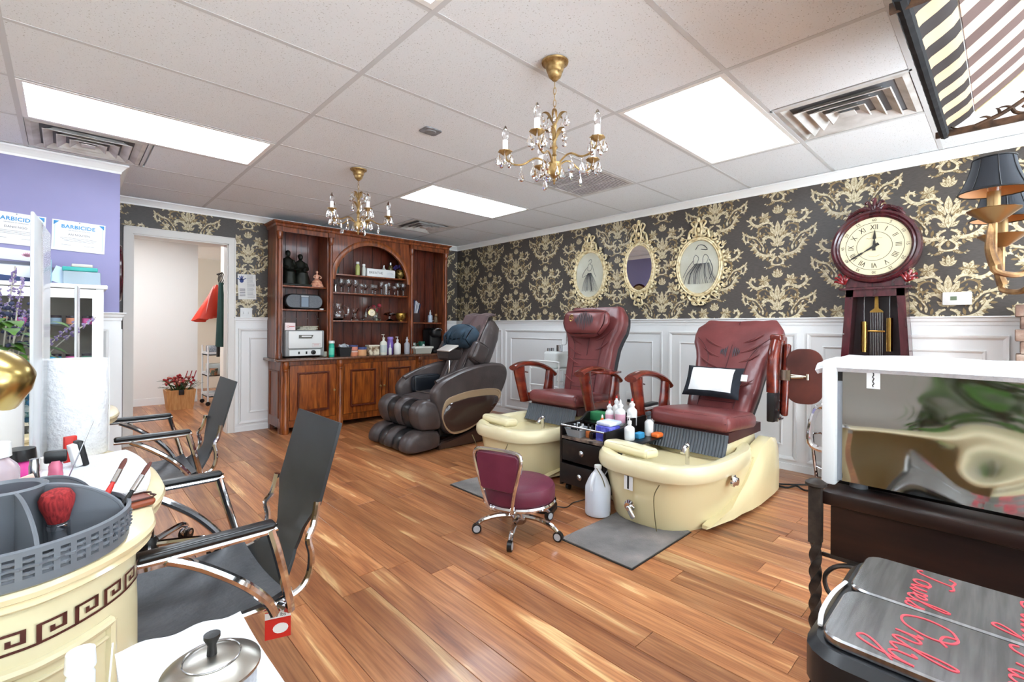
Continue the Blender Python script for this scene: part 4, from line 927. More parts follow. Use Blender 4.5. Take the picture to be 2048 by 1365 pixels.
def tub(parent, yc):
    """almond plastic foot basin with rim, panels and tail; axis along x, centre y=0"""
    def plan(x0, x1, hw, z, tail=0, n=40, pw_=2.6):
        out = []
        for i in range(n):
            a = 2*PI*i/n; c, s = cos(a), sin(a)
            # front (x0 side) rounded; back squarer
            e = .72 if c < 0 else .45
            cx = (x0+x1)/2; hx = (x1-x0)/2
            x = cx+hx*(abs(c)**e)*(1 if c >= 0 else -1)
            yv = hw*(abs(s)**.62)*(1 if s >= 0 else -1)
            if x > 3.05: yv *= 1-.14*min(1, (x-3.05)/.4)*(1-tail)
            out.append((x, yv, z))
        return out
    m = M()
    m.loft([plan(2.44, 3.72, .30, 0), plan(2.425, 3.72, .315, .03), plan(2.40, 3.72, .345, .2), plan(2.385, 3.70, .365, .29), plan(2.375, 3.68, .37, .31)], True, True)
    b_ = m.obj('basin_body', almond, parent)
    m = M()
    m.loft([plan(2.362, 3.4, .378, .30), plan(2.352, 3.4, .386, .325), plan(2.355, 3.4, .384, .365), plan(2.372, 3.4, .37, .388), plan(2.41, 3.36, .335, .392), plan(2.455, 3.3, .30, .375), plan(2.49, 3.25, .27, .30), plan(2.52, 3.2, .25, .2)], False, True)
    m.obj('rim', almond_in, parent)
    # raised sides behind the basin carrying the seat
    m = M()
    m.loft([plan(3.0, 3.70, .30, .28), plan(3.04, 3.70, .29, .38), plan(3.08, 3.68, .275, .44), plan(3.1, 3.66, .265, .455)], True, True); m.obj('seat_pedestal', almond, parent)
    for s in (-1, 1):
        m = M(); rr = []
        for x, zt, w_ in ((2.62, .04, -.03), (2.75, .06, -.01), (2.88, .085, .012), (3.0, .13, .03), (3.12, .2, .045), (3.25, .29, .05), (3.4, .37, .045), (3.55, .40, .04), (3.66, .38, .03), (3.71, .30, .02)):
            yb = s*(.352 if x < 3.0 else .335)
            rr.append([(x, yb-s*.06, .02), (x, yb+s*w_*1.1, .02), (x, yb+s*w_*1.2, zt*.5), (x, yb+s*w_, zt*.85), (x, yb+s*w_*.4, zt), (x, yb-s*.06, zt)])
        if s > 0: [q.reverse() for q in rr]
        m.loft(rr); m.obj('side_fairing', almond, b_)
    # footrest ledge
    M().rb((2.56, .14, .40), (.13, .34, .06), .026, 3, (0, R(4), R(-6)), puff=.006).obj('footrest', almond_in, parent)
    # recessed front panel lines
    m = M()
    for s, q in ((-1, -.135), (1, .2)):
        m.tube([(2.362, q*1.25, .292), (2.366, q, .22), (2.388, q*.95, .1), (2.415, q*.93, .01)], .003, 6, sub=4)
    m.obj('panel_groove', mat('groove_dark', '6b5f3c', .5), b_)
    # drain lever knob, side knob, faucet
    k = T_child('drain_knob', parent); M().lathe([(.034, 0), (.034, .01), (.02, .016), (.02, .03)], (2.388, .03, .12), 16, (0, R(-90), 0)).obj('knob_plate', chrome, k); M().rb((2.345, .0, .1), (.025, .03, .075), .011, 2, (R(-35), 0, 0)).obj('lever', chrome, k)
    M().lathe([(.035, 0), (.035, .012), (.026, .018), (.022, .03), (0, .034)], (2.83, -.377, .265), 18, (R(90), 0, 0)).obj('jet_knob', chrome, parent)
    m = M(); m.cyl((2.80, -.115, .30), (2.80, -.115, .38), .013); m.tube([(2.80, -.115, .36), (2.795, -.115, .41), (2.77, -.115, .42), (2.735, -.115, .39)], .014, 8, sub=4); m.rb((2.80, -.115, .425), (.03, .028, .03), .012, 2); m.obj('faucet', chrome, parent)
def T_child(name, parent):
    m = M(); return M().lathe([(.03, 0), (.03, .004)], (2.39, .03, .12), 12, (0, R(-90), 0)).obj(name, dullchrome, parent)
def pedi(label, yc, lean, back_len, number, right_up, headpillow):
    t = T('pedicure_chair', label, 'pedicure chair', (0, yc, 0))
    tub(t, yc)
    # ribbed rubber apron under the seat
    def apron(u, v):
        y = -.27+.54*v; x = 3.035-.055*u**1.5; z = .475-.135*u
        return (x+.004*sin(v*2*PI*26), y, z)
    M().grid(apron, 6, 156, .004).obj('rubber_apron', rubber, t)
    M().b2(3.06, 3.62, -.262, .262, .42, .485).obj('seat_base', mat('dark_maroon', '3f1c1d', .45), t, False)
    m = M(); m.rb((3.27, 0, .525), (.50, .55, .11), .042, 3, (0, R(4), 0), puff=.012); m.obj('seat_cushion', maroon, t)
    M().tube([(3.025, -.26, .545), (3.02, 0, .548), (3.025, .26, .545)], .003, 6, sub=3).obj('seat_piping', mat('piping', '4d2022', .4), t)
    # backrest: waisted shape with wide wings at the top
    a = R(lean); ox, oz = 3.50, .50
    def bp(u, v, w_): return Vector((ox+u*sin(a)-w_*cos(a), v, oz+u*cos(a)+w_*sin(a)))
    prof = [(0, .22), (.1, .235), (.25, .25), (.4, .255), (.52, .265), (.6, .29), (.68, .325), (.76, .335), (.84, .325), (.9, .29), (.93, .27)]
    sc_ = back_len/.93; rings = []
    for u, hw_ in prof:
        th = .075 if u < .88 else .045
        ring = []
        for q in range(28):
            an = 2*PI*q/28; c, s = cos(an), sin(an)
            v = hw_*(abs(c)**.55)*(1 if c >= 0 else -1); w_ = th*(abs(s)**.7)*(1 if s >= 0 else -1)
            if w_ > 0: w_ += .03*(abs(v)/hw_)**3*(1 if u > .5 else .5)+.006*sin(v*40+u*9)*cos(u*23)
            ring.append(bp(u*sc_, v, w_))
        rings.append(ring)
    back = M().loft(rings).obj('backrest', maroon, t)
    m = M(); rr = []
    for u, hw_ in prof: rr.append([bp(u*sc_, v, w_) for v, w_ in ((-hw_*.9, -.055), (-hw_*.88, -.12), (hw_*.88, -.12), (hw_*.9, -.055))])
    m.loft(rr); m.obj('back_shell', mat('charcoal_shell', '2c2e31', .5), back, False)
    m = M()
    for s in (-1, 1): m.tube([bp(.05*sc_, s*.13, .078), bp(.3*sc_, s*.14, .08), bp(.5*sc_, s*.15, .085), bp(.62*sc_, s*.2, .095), bp(.7*sc_, s*.27, .105)], .003, 6, sub=4)
    m.tube([bp(.42*sc_, 0, .077), bp(.6*sc_, 0, .077), bp(.92*sc_, 0, .05)], .003, 6, sub=3)
    for u in (.1, .2, .3, .38): m.tube([bp(u*sc_, -.135, .079), bp(u*sc_, 0, .076), bp(u*sc_, .135, .079)], .0025, 6, sub=2)
    m.obj('back_seam', mat('seam_dark', '4a1e20', .4), back)
    for q in range(9):    # sagging creases
        s = -1 if q % 2 else 1; u0 = (.42+.05*q)*sc_ if q < 6 else (.12+.1*(q-6))*sc_
        M().tube([bp(u0, s*.06, .07), bp(u0+.03, s*.14, .078), bp(u0+.085, s*.22, .088)], lambda u: .009*sin(PI*u)+.0008, 6, sub=4).obj('crease', maroon, back)
    if headpillow:
        hp = M(); hp.rb(bp(.735*sc_, .03, .135), (.10, .47, .235), .05, 4, (0, a, 0), puff=.02)
        zc_ = bp(.735*sc_, 0, .135).z
        for p in hp.v: p.y = .03+(p.y-.03)*(1.04-.30*max(0, (zc_+.02-p.z)/.13)**1.5)
        h = hp.obj('head_pillow', maroon, t)
        wear(h, bp, .75*sc_, .0, .203, .12)
        m = M(); c = bp(.775*sc_, .155, .186); q = basis(bp(0, 1, 0)-bp(0, 0, 0), bp(1, 0, 0)-bp(0, 0, 0), bp(0, 0, -1)-bp(0, 0, 0))
        q = Matrix.Translation(c) @ q
        m.tube([q @ Vector((.024*cos(2*PI*i/16), .03*sin(2*PI*i/16), -.012)) for i in range(16)], .004, 6, closed=True); m.tube([q @ Vector((x, y, -.012)) for x, y in ((-.008, .012), (0, .02), (.008, .012), (.006, 0), (0, -.012), (-.008, 0))], .003, 6, closed=True)
        m.obj('gold_emblem', gold, h)
    else: wear(back, bp, .58*sc_, .0, .082, .085, True)
    loop_arm(.375, t)
    if not right_up: loop_arm(-.375, t)
    return t, bp
def wear(parent, bp, u0, v0, w0, r, twin=False):
    random.seed(11); k = 0
    for q in range(11):
        v = v0+(q-5)*r*.16
        if twin and abs(q-5) < 2: continue
        hh = r*(1.1-.16*abs(q-5)+.2*random.random()); wd = r*.06
        M().tube([bp(u0-hh*.7, v, w0-.004), bp(u0, v+.004*random.random(), w0), bp(u0+hh*.7, v, w0-.004)], lambda u: wd*sin(PI*min(max(u, .06), .94)), 6, sub=3).obj('worn_streak', mat('worn_grey', '4a4347', .6), parent)
p1, bp1 = pedi('burgundy leather pedicure chair with cream basin numbered 1 and raised right armrest', 1.475, 35, .84, 1, True, False)
p2, bp2 = pedi('upright burgundy leather pedicure chair with head pillow and cream basin', 2.69, 14, .86, 2, False, True)
# number sticker
M().b2(2.3735, 2.376, .005, .062, .212, .292).obj('number_sticker', whitepl, p1, False)
inst('lettering', text_mesh('1', .11, black, .001), p1, (2.3715, .034, .252), (R(90), 0, R(-90)))
# raised right arm of chair 1: loop stands upright, with hinge and tray board
m = M(); y = -.375
m.rb((3.66, y, .83), (.1, .05, .56), .02, 2, (0, R(8), 0)); m.rb((3.60, y, 1.09), (.1, .075, .05), .015, 2); m.tube([(3.57, y, 1.06), (3.52, y, .98), (3.5, y, .88), (3.5, y, .72)], .036, 10, sub=4, flat=1); m.rb((3.62, y-.05, .80), (.05, .04, .5), .015, 2, (0, R(8), 0))
ra = m.obj('raised_armrest', cherry, p1)
M().rb((3.52, y, .62), (.12, .05, .2), .01, 1).obj('hinge_plate', black, p1)
m = M(); m.cyl((3.5, y-.03, .535), (3.6, y-.03, .535), .012).cyl((3.52, y-.028, .6), (3.52, y-.034, .6), .01).cyl((3.55, y-.028, .66), (3.55, y-.034, .66), .01); m.obj('hinge_pin', chrome, p1)
bw = noisy('board_brown', [(.3, '3a1712'), (.7, '5a2a20')], ns=6, rough=.4)
M().ext([(p[0], p[1]) for p in rrect(.215, .375, .085, 6)], -.008, .008, basis((.25, -.968, 0), (0, 0, 1), (-.968, -.25, 0), (3.64, -.53, .83)), bev=.004).obj('tray_board', bw, p1)
m = M(); m.b2(3.58, 3.61, -.46, -.40, .80, .87); m.cyl((3.6, -.46, .82), (3.62, -.53, .825), .012); m.cyl((3.6, -.40, .84), (3.62, -.56, .83), .007).cyl((3.615, -.555, .81), (3.615, -.555, .85), .009); m.obj('tray_bracket', mat('nickel', 'b9b2a2', .25, 1), p1)
# folded tray between the two chairs on the right arm of chair 2
M().rb((3.12, -.50, .80), (.2, .17, .018), .007, 1, (0, 0, R(8))).obj('folded_tray', cherry, p2)
M().cyl((2.99, .375, .76), (3.12, .375, .735), .006).obj('tray_latch', chrome, p2); M().cyl((2.99, .375, .76), (3.12, .375, .735), .006).obj('tray_latch', chrome, p1)
M().rb((3.16, .36, .585), (.18, .06, .022), .008, 1).obj('remote_holder', black, p1)
# lumbar pillow on chair 1
navy = noisy('navy_fabric', [(.35, '14181f'), (.7, '1e242d')], ns=20, rough=.9)
a = R(36); pc = bp1(.185, 0, .17)
t = T('lumbar_pillow', 'white pillow with a navy border on the near pedicure chair', 'pillow', (pc.x, pc.y+1.475+.02, pc.z+.01), rot=(0, R(30), R(2)))
def cush(u, v, sgn, off=0):
    a_, b_ = 2*u-1, 2*v-1; pin = 1-.06*(1-abs(a_))*abs(b_)-.0
    th = .052*((1-a_**4)*(1-b_**4))**.5*(1+.06*sin(9*a_+5*b_))
    return (sgn*(th+off), .205*a_*(1-.05*(1-b_*b_)), .125*b_*(1-.06*(1-a_*a_)))
m = M(); m.grid(lambda u, v: cush(u, v, -1), 20, 16); m.grid(lambda u, v: cush(u, 1-v, 1), 20, 16); m.obj('pillow_border', navy, t)
m = M(); m.grid(lambda u, v: cush(.11+.76*u, .12+.76*v, -1, .0025), 18, 14); m.obj('pillow_face', noisy('pillow_white', [(.3, 'cfcfce'), (.7, 'e6e6e4')], ns=9, rough=.9, bump=.3, bscale=30), t)
M().b2(-.01, .0, -.235, -.195, .02, .07).obj('pillow_tag', whitepl, t, False)

# ================= supply cart between the chairs =================
t = T('supply_cart', 'worn black two drawer pedicure supply cart between the chairs', 'cart', (0, 0, 0))
cx0, cx1, cy0, cy1 = 2.56, 3.06, 1.80, 2.19
esp = noisy('cart_black', [(.3, '0d0b0b'), (.62, '1c1716'), (.82, '3b302a')], ns=12, rough=.28)
for y0, y1 in ((cy0, cy0+.02), (cy1-.02, cy1)):
    M().ext([(cx0, .04), (cx1, .04), (cx1, .52), (2.86, .52), (2.78, .47), (cx0, .465)], 0, .02, basis((1, 0, 0), (0, 0, 1), (0, -1, 0), (0, y1, 0)), bev=.003).obj('side_panel', esp, t)
M().b2(cx1-.02, cx1, cy0+.02, cy1-.02, .04, .52).obj('back_panel', esp, t, False)
M().b2(cx0, cx1-.02, cy0+.02, cy1-.02, .37, .388).obj('top_shelf', noisy('cart_top', [(.35, '2a2220'), (.6, '8c7a6c')], ns=18, rough=.5), t, False)
M().b2(2.8, cx1-.02, cy0+.02, cy1-.02, .445, .458).obj('upper_shelf', esp, t, False)
M().b2(cx0+.02, cx1-.02, cy0+.02, cy1-.02, .05, .06).obj('bottom_panel', esp, t, False)
for z0, z1, x in ((.215, .365, cx0), (.06, .205, cx0-.02)):
    d = M().rb((x+.012, (cy0+cy1)/2, (z0+z1)/2), (.024, cy1-cy0-.044, z1-z0-.006), .004, 1).obj('drawer', esp, t)
    M().lathe([(.018, 0), (.02, .006), (.013, .01), (.008, .016), (0, .017)], (x, (cy0+cy1)/2, (z0+z1)/2), 14, (0, R(-90), 0)).obj('knob', dullchrome, d)
    M().b2(x+.024, x+.38, cy0+.03, cy1-.03, z0+.01, z1-.03).obj('drawer_box', blackm, d, False)
M().cyl((cx0+.004, cy0+.01, .462), (cx0+.004, cy1-.01, .462), .007).obj('front_rail', dullchrome, t)
for x in (cx0+.05, cx1-.05):
    for y in (cy0+.04, cy1-.04): M().cyl((x, y-.012, .02), (x, y+.012, .02), .02).obj('caster', black, t)
zt = .388
# tray of files, nail bottles and boxes
t = T('tray', 'grey plastic tray of small tools on the supply cart', 'tray', (2.645, 2.085, zt)); m = M(); m.loft([[(sx*a, sy*a*.85, z) for sx, sy in ((-1, -1), (1, -1), (1, 1), (-1, 1))] for a, z in ((.062, 0), (.078, .055), (.082, .055), (.075, .05), (.06, .006))]); m.obj('tray_body', mat('tray_grey', '8f9396', .4), t, False)
random.seed(2)
for k in range(9):
    q = (random.uniform(-.045, .045), random.uniform(-.045, .045)); M().cyl((q[0], q[1], .008), (q[0], q[1], .07+.02*random.random()), .011).obj('polish_vial', [whitepl, black, lgray][k % 3], t)
def polish(loc, c, label, capc=black):
    t = T('polish_bottle', label, 'bottle', loc); M().rb((0, 0, .025), (.032, .032, .05), .008, 1).obj('bottle_body', mat('polish_'+c, c, .12, coat=.5), t); M().cyl((0, 0, .05), (0, 0, .095), .009, .007).obj('cap', capc, t)
polish((2.635, 1.995, zt), 'c8703a', 'small orange nail polish bottle beside the grey tray'); polish((2.625, 1.955, zt), '1a1416', 'black nail polish bottle left of the blue box'); polish((2.665, 1.95, zt), '38211c', 'dark brown nail polish bottle behind the black one', whitepl)
S(M().rb((0, 0, .05), (.13, .11, .1), .005, 1), 'glove_box', noisy('blue_box_print', [(.45, '4247a8'), (.55, '6a6ed0')], ns=18, rough=.5), 'blue and violet printed box on the supply cart', 'box', (2.68, 1.865, zt))
S(M().rb((0, 0, .014), (.14, .12, .028), .012, 2), 'towel_pack', noisy('pack_white', [(.4, 'd7dce2'), (.6, 'b7c0d4')], ns=20, rough=.6), 'pale folded pack lying on the blue box', 'pack', (2.70, 1.87, zt+.101))
S(M().rb((0, 0, .03), (.09, .12, .06), .003, 1), 'tissue_box', green, 'green and white carton at the back of the supply cart', 'box', (2.93, 2.11, .458))
wl_ = mat('pink_label', 'd8a3b4', .5)
bottle('squeeze_bottle', 'yellowish squeeze bottle with orange spout on the cart', (2.74, 1.955, zt), .03, .1, mat('yellowish', 'dccf9a', .35), .5, 'spout', orange)
bottle('squeeze_bottle', 'white squeeze bottle with short red tip left of the pink labelled one', (2.87, 1.985, .458), .03, .11, whitepl, .5, 'spout', red, lab=wl_)
bottle('squeeze_bottle', 'tall white squeeze bottle with red tip at the back left', (2.96, 1.985, .458), .032, .14, whitepl, .45, 'spout', red)
bottle('squeeze_bottle', 'white bottle with pink printed label in the middle of the cart', (2.88, 1.90, .458), .037, .13, whitepl, .45, 'spout', whitepl, lab=wl_)
bottle('squeeze_bottle', 'large plain white bottle with red tip at the cart edge', (2.93, 1.835, .458), .036, .14, whitepl, .45, 'spout', red)
t = T('nail_drill', 'black electric nail file unit hung on the cart side', 'nail drill', (2.585, 1.755, .33)); M().rb((0, 0, 0), (.09, .065, .075), .006, 1, (0, R(20), R(-20))).obj('drill_unit', black, t); M().tube([(0, 0, -.03), (-.02, .02, -.09), (-.03, .06, -.16)], .0035, 6, sub=4).obj('drill_cord', lgray, t); M().b2(-.045, -.04, -.03, .03, -.02, .03).obj('drill_panel', lgray, t, False)
# side ledge with pump bottle and sponge
S(M().rb((0, 0, 0), (.3, .16, .012), .004, 1), 'side_tray', black, 'black tray clipped between cart and near basin', 'tray', (2.84, 1.705+.0, .398))
bottle('lotion_bottle', 'white pump soap bottle by the cart side', (2.74, 1.735, .404), .034, .105, whitepl, .35, 'pump', whitepl, lab=mat('soap_label', 'd9dde0', .5))
bottle('spray_bottle', 'white bottle with grey trigger beside the blue sponge', (2.955, 1.715, .404), .03, .12, whitepl, .4, 'spray', mat('trigger_grey', '43484d', .4))
S(M().rb((0, 0, .02), (.07, .045, .04), .008, 2), 'sponge', mat('sponge_blue', '2f86b0', .8), 'small blue sponge beside the white pump soap', 'sponge', (2.83, 1.715, .404))
S(M().rb((0, 0, .016), (.08, .06, .032), .014, 2), 'scrub_brush', orange, 'orange foot scrubber at the back of the clipped tray', 'scrubber', (2.95, 1.65, .404))
# gallon jug
t = T('gallon_jug', 'translucent white gallon jug of liquid on the floor', 'jug', (2.39, 1.735, 0))
jug = mat('jug_hdpe', 'f4f6fa', .32, trans=.45, ior=1.12)
M().lathe([(.06, 0), (.076, .008), (.078, .02), (.078, .16), (.076, .175), (.06, .215), (.04, .25), (.022, .272), (.02, .278), (.02, .29)], n=24).obj('jug_body', jug, t)
M().lathe([(.05, .002), (.07, .01), (.0755, .022), (.0755, .158), (.072, .165), (0, .165)], n=24).obj('liquid', mat('jug_liquid', 'b9c6da', .3), t)
M().tube([(-.032, .0, .258), (-.058, -.006, .243), (-.078, -.01, .205), (-.074, -.008, .165)], .012, 8, sub=4).obj('jug_handle', jug, t)
M().cyl((0, 0, .286), (0, 0, .304), .0225, n=20).obj('jug_cap', whitepl, t)
m = M(); m.lathe([(.0788, .07), (.0788, .15)], n=24, caps=False); 
lab = M()
for i in range(5):
    a0, a1 = R(-62+i*9), R(-62+(i+1)*9); lab.add([(.0787*cos(q), .0787*sin(q), z) for q, z in ((a0, .06), (a1, .06), (a1, .15), (a0, .15))], [(0, 1, 2, 3)])
lab.obj('jug_label', mat('jug_label', 'c4707a', .5), t)
# rubber mats
matm = noisy('foot_mat', [(.3, '5e5b59'), (.55, '77726f'), (.8, '938a84')], ns=5, rough=.9, bump=.5, bscale=120)
for (x0, x1, y0, y1, lb) in ((1.96, 2.56, 1.225, 1.66, 'worn grey mat in front of the near pedicure basin'), (2.04, 2.62, 2.32, 2.78, 'worn grey mat in front of the far pedicure basin')):
    def mf(u, v): return (x0+(x1-x0)*u, y0+(y1-y0)*v, .009+.003*sin(u*9)*sin(v*7))
    t = T('floor_mat', lb, 'mat', (0, 0, 0)); M().grid(mf, 12, 10, .006).obj('mat_surface', matm, t); 
    M().loft([[(x0-e, y0-e, z), (x1+e, y0-e, z), (x1+e, y1+e, z), (x0-e, y1+e, z)] for e, z in ((.006, .0005), (.006, .004), (.0, .005))]).obj('mat_border', black, t, False)
# stool
t = T('stool', 'low wine red stool with padded back on chrome casters', 'stool', (1.862, 1.888, 0))
M().lathe([(.1, .185), (.185, .195), (.197, .205), (.2, .215), (.2, .265), (.192, .282), (.17, .293), (.1, .298), (0, .3)], n=32).obj('seat', maroon2, t)
M().lathe([(.16, .172), (.2, .178), (.207, .19), (.2, .2)], n=32).obj('seat_rim', chrome, t)
M().cyl((0, 0, .08), (0, 0, .18), .022).obj('gas_lift', chrome, t)
ba_ = Vector((-.964, -.266, 0)).normalized(); sd_ = Vector((-ba_.y, ba_.x, 0))    # back sits toward the camera
def sp(s, o, z): return Vector(sd_)*s+ba_*o+Vector((0, 0, z))
M().tube([sp(-.045, .16, .165), sp(-.07, .2, .19), sp(-.1, .225, .3), sp(-.14, .235, .44), sp(-.14, .235, .485), sp(-.115, .235, .505), sp(0, .235, .51), sp(.115, .235, .505), sp(.14, .235, .485), sp(.14, .235, .44), sp(.1, .225, .3), sp(.07, .2, .19), sp(.045, .16, .165)], .011, 8, sub=4).obj('back_frame', chrome, t)
o = [(-.085, .3), (.085, .3), (.1, .31), (.128, .44), (.13, .48), (.115, .495), (-.115, .495), (-.13, .48), (-.128, .44), (-.1, .31)]
M().ext(o, -.012, .016, basis(sd_, (0, 0, 1), tuple(-ba_*-1), tuple(ba_*.228)), bev=.006).obj('back_pad', maroon2, t)
M().lathe([(.03, .05), (.04, .06), (.045, .09), (.03, .115), (.024, .12)], n=16).obj('hub', chrome, t)
for k in range(5):
    a = R(70+72*k); d = Vector((cos(a), sin(a), 0))
    M().tube([d*.03+Vector((0, 0, .095)), d*.12+Vector((0, 0, .095)), d*.2+Vector((0, 0, .075)), d*.235+Vector((0, 0, .05))], lambda u: .017-.005*u, 8, sub=4).obj('base_leg', chrome, t)
    q = d*.24; e = Vector((-d.y, d.x, 0))
    c_ = M().cyl(q+e*.012+Vector((0, 0, .027)), q-e*.012+Vector((0, 0, .027)), .027, n=18).obj('caster', black, t)
    M().cyl(q+e*.0135+Vector((0, 0, .027)), q-e*.0135+Vector((0, 0, .027)), .019, n=18).obj('caster_ring', lgray, c_)
# foot pedal
t = T('foot_pedal', 'black ribbed foot pedal on the floor behind the stool', 'foot pedal', (2.20, 1.985, 0), R(25))
M().loft([[(-.06, -.05, .0), (.06, -.05, 0), (.06, .05, 0), (-.06, .05, 0)], [(-.06, -.05, .025), (.06, -.05, .03), (.06, .05, .03), (-.06, .05, .025)], [(-.05, -.04, .04), (.05, -.04, .06), (.05, .04, .06), (-.05, .04, .04)]]).obj('pedal_body', black, t, False)
for k in range(4): M().box((-.03+.02*k, 0, .049+.004*k), (.006, .075, .006)).obj('pedal_rib', blackm, t, False)
S(M().tube([(2.25, 1.98, .02), (2.32, 1.93, .006), (2.42, 1.95, .006), (2.5, 1.9, .03), (2.53, 1.87, .12), (2.54, 1.82, .25)], .0035, 6, sub=5), 'pedal_cord', black, 'thin black cord from the foot pedal to the cart', 'cord')
# ================= longcase clock =================
t = T('grandfather_clock', 'mahogany longcase clock with a large round cream dial against the wall', 'clock', (4.16, .64, 0))
# local: x toward the room is negative; y across
fx = -.09
FZ = 1.735
CB = basis((0, -1, 0), (0, 0, 1), (-1, 0, 0))        # (u,v,w)-> -y, z, -x : u right as seen from the room
def cl(m, name, mm, par=t, sm=True): return m.xf(CB).obj(name, mm, par, sm)
hd = cl(M().ext(ellipse(.245, .245, 48), -.12, .06, Matrix.Translation((0, FZ, 0)), bev=.01), 'head_case', mahog)
m = M(); n = 48; rr = []
for rad, zz in ((.25, .05), (.258, .065), (.25, .085), (.235, .09), (.225, .08), (.215, .085), (.205, .078), (.2, .066)): rr.append([(rad*cos(2*PI*i/n), FZ+rad*sin(2*PI*i/n), zz) for i in range(n)])
cl(m.loft(rr, False, False), 'bezel', mahog)
dial = cl(M().lathe([(.206, 0), (.206, .067)], (0, FZ, 0), 48), 'dial', mat('clock_dial', 'd6cba8', .5))
ink = mat('clock_ink', '2a2622', .6); goldd = mat('dial_gilt', 'b59a60', .5)
m = M()
for r0 in (.165, .1): m.tube([(r0*cos(2*PI*i/48), FZ+r0*sin(2*PI*i/48), .0675) for i in range(48)], .0012, 4, closed=True)
cl(m, 'dial_ring', ink, dial, False)
ROM = ['XII', 'I', 'II', 'III', 'IIII', 'V', 'VI', 'VII', 'VIII', 'IX', 'X', 'XI']
for k in range(12):
    a = R(90-30*k); rr_ = .132
    me = text_mesh(ROM[k], .05, ink, .0008); o = inst('numeral', me, dial); o.matrix_world = Matrix.Identity(4)
    o.matrix_local = CB @ Matrix.Translation((rr_*cos(a), FZ+rr_*sin(a), .0678)) @ Matrix.Rotation(a-PI/2, 4, 'Z') @ Matrix.Diagonal((.75, 1, 1, 1))
    me = text_mesh(str(60 if k == 0 else 5*k), .026, ink, .0008); o = inst('minute_numeral', me, dial)
    o.matrix_local = CB @ Matrix.Translation((.182*cos(a), FZ+.182*sin(a), .0678)) @ Matrix.Rotation(a-PI/2, 4, 'Z')
def hand(ang, ln, wd):
    m = M(); pts = [(-.01, -.03), (.01, -.03), (wd, ln*.28), (wd*.4, ln*.42), (wd*1.4, ln*.5), (.002, ln), (-.002, ln), (-wd*1.4, ln*.5), (-wd*.4, ln*.42), (-wd, ln*.28)]
    m.ext(pts, .072, .0735, Matrix.Translation((0, FZ, 0)) @ Matrix.Rotation(R(-ang), 4, 'Z')); cl(m, 'hand', ink, dial, False)
hand(2, .11, .007); hand(238, .17, .005)
cl(M().lathe([(.011, 0), (.011, .076)], (0, FZ, 0), 12), 'hand_hub', ink, dial)
m = M().tube([(-.045+.0075*i, FZ+.056+.003*sin(i*2.1), .0678) for i in range(13)], .0009, 4).tube([(.06*sin(R(-32+8*i)), FZ-.01-.062*cos(R(-32+8*i)), .0678) for i in range(9)], .0008, 4)
cl(m, 'faint_script', goldd, dial, False)
# neck block, carved ornaments
cl(M().ext([(-.17, FZ-.285), (.17, FZ-.285), (.17, FZ-.26), (.16, FZ-.15), (-.16, FZ-.15), (-.17, FZ-.26)], -.1, .05, bev=.006), 'neck_block', mahog)
cl(M().ext([(-.2, FZ-.3), (.2, FZ-.3), (.205, FZ-.285), (-.205, FZ-.285)], -.12, .075), 'neck_moulding', mahog)
def carve(cx, cz, sc_, ang, name='carved_crest', mm=mahog):
    m = M()
    for k, (da, ln) in enumerate(((0, .085), (26, .075), (-26, .075), (52, .06), (-52, .06))):
        q = R(90+da+ang); d = (cos(q), sin(q))
        m.tube([(cx, cz, .05), (cx+d[0]*ln*.5*sc_, cz+d[1]*ln*.5*sc_, .068), (cx+d[0]*ln*sc_, cz+d[1]*ln*sc_, .06), (cx+d[0]*ln*.95*sc_+.012*sc_*(1 if da < 0 else -1), cz+d[1]*ln*.85*sc_, .07)], lambda u: .014*sc_*(1-.5*u), 8, sub=4)
    return cl(m, name, mm)
carve(0, FZ+.235, 1.15, 0)
m = M()
for s in (-1, 1):
    m.tube([(s*.03, FZ+.26, .055), (s*.08, FZ+.265, .06), (s*.13, FZ+.235, .06), (s*.16, FZ+.2, .055), (s*.14, FZ+.21, .065)], lambda u: .02-.012*u, 8, sub=5); m.tube([(s*.1, FZ+.235, .055), (s*.13, FZ+.25, .062), (s*.15, FZ+.23, .06)], .011, 8, sub=4)
cl(m, 'crest_scroll', mahog)
redm = noisy('carved_red', [(.3, '5a0f14'), (.7, '8e1f24')], ns=20, rough=.25, coat=.4)
carve(-.175, FZ-.25, .85, 20, 'corner_carving', redm); carve(.175, FZ-.25, .85, -20, 'corner_carving', redm)
# trunk: tapered frame with glass
zt, zb = FZ-.3, .06; wt, wb_ = .165, .245
for s in (-1, 1):
    m = M(); m.loft([[(s*(w_-.045), z, .0-.1), (s*w_, z, -.1), (s*w_, z, .055), (s*(w_-.045), z, .055)] for w_, z in ((wb_, zb), (wt, zt))])
    cl(m, 'door_stile', mahog, t, False)
cl(M().b2(-wt, wt, zt-.05, zt, -.1, .055), 'door_rail', mahog, t, False); cl(M().b2(-wb_, wb_, zb-.06, zb+.2, -.1, .06), 'plinth', mahog, t, False)
cl(M().loft([[(-w_, z, -.125), (w_, z, -.125), (w_, z, -.1), (-w_, z, -.1)] for w_, z in ((wb_, zb), (wt, zt))]), 'trunk_back', mat('clock_back', '3c2c33', .3), t, False)
cl(M().loft([[(-w_+.03, z, .03), (w_-.03, z, .03), (w_-.03, z, .034), (-w_+.03, z, .034)] for w_, z in ((wb_, zb+.2), (wt, zt-.05))]), 'door_glass', thinglass, t, False)
for x, z0, z1 in ((-.07, .99, 1.21), (.075, 1.0, 1.235)):
    wgt = cl(M().cyl((x, z0, -.03), (x, z1, -.03), .019, n=16), 'weight', brass); cl(M().cyl((x, z1, -.03), (x, zt-.03, -.03), .0035, n=6), 'chain', dullchrome, wgt)
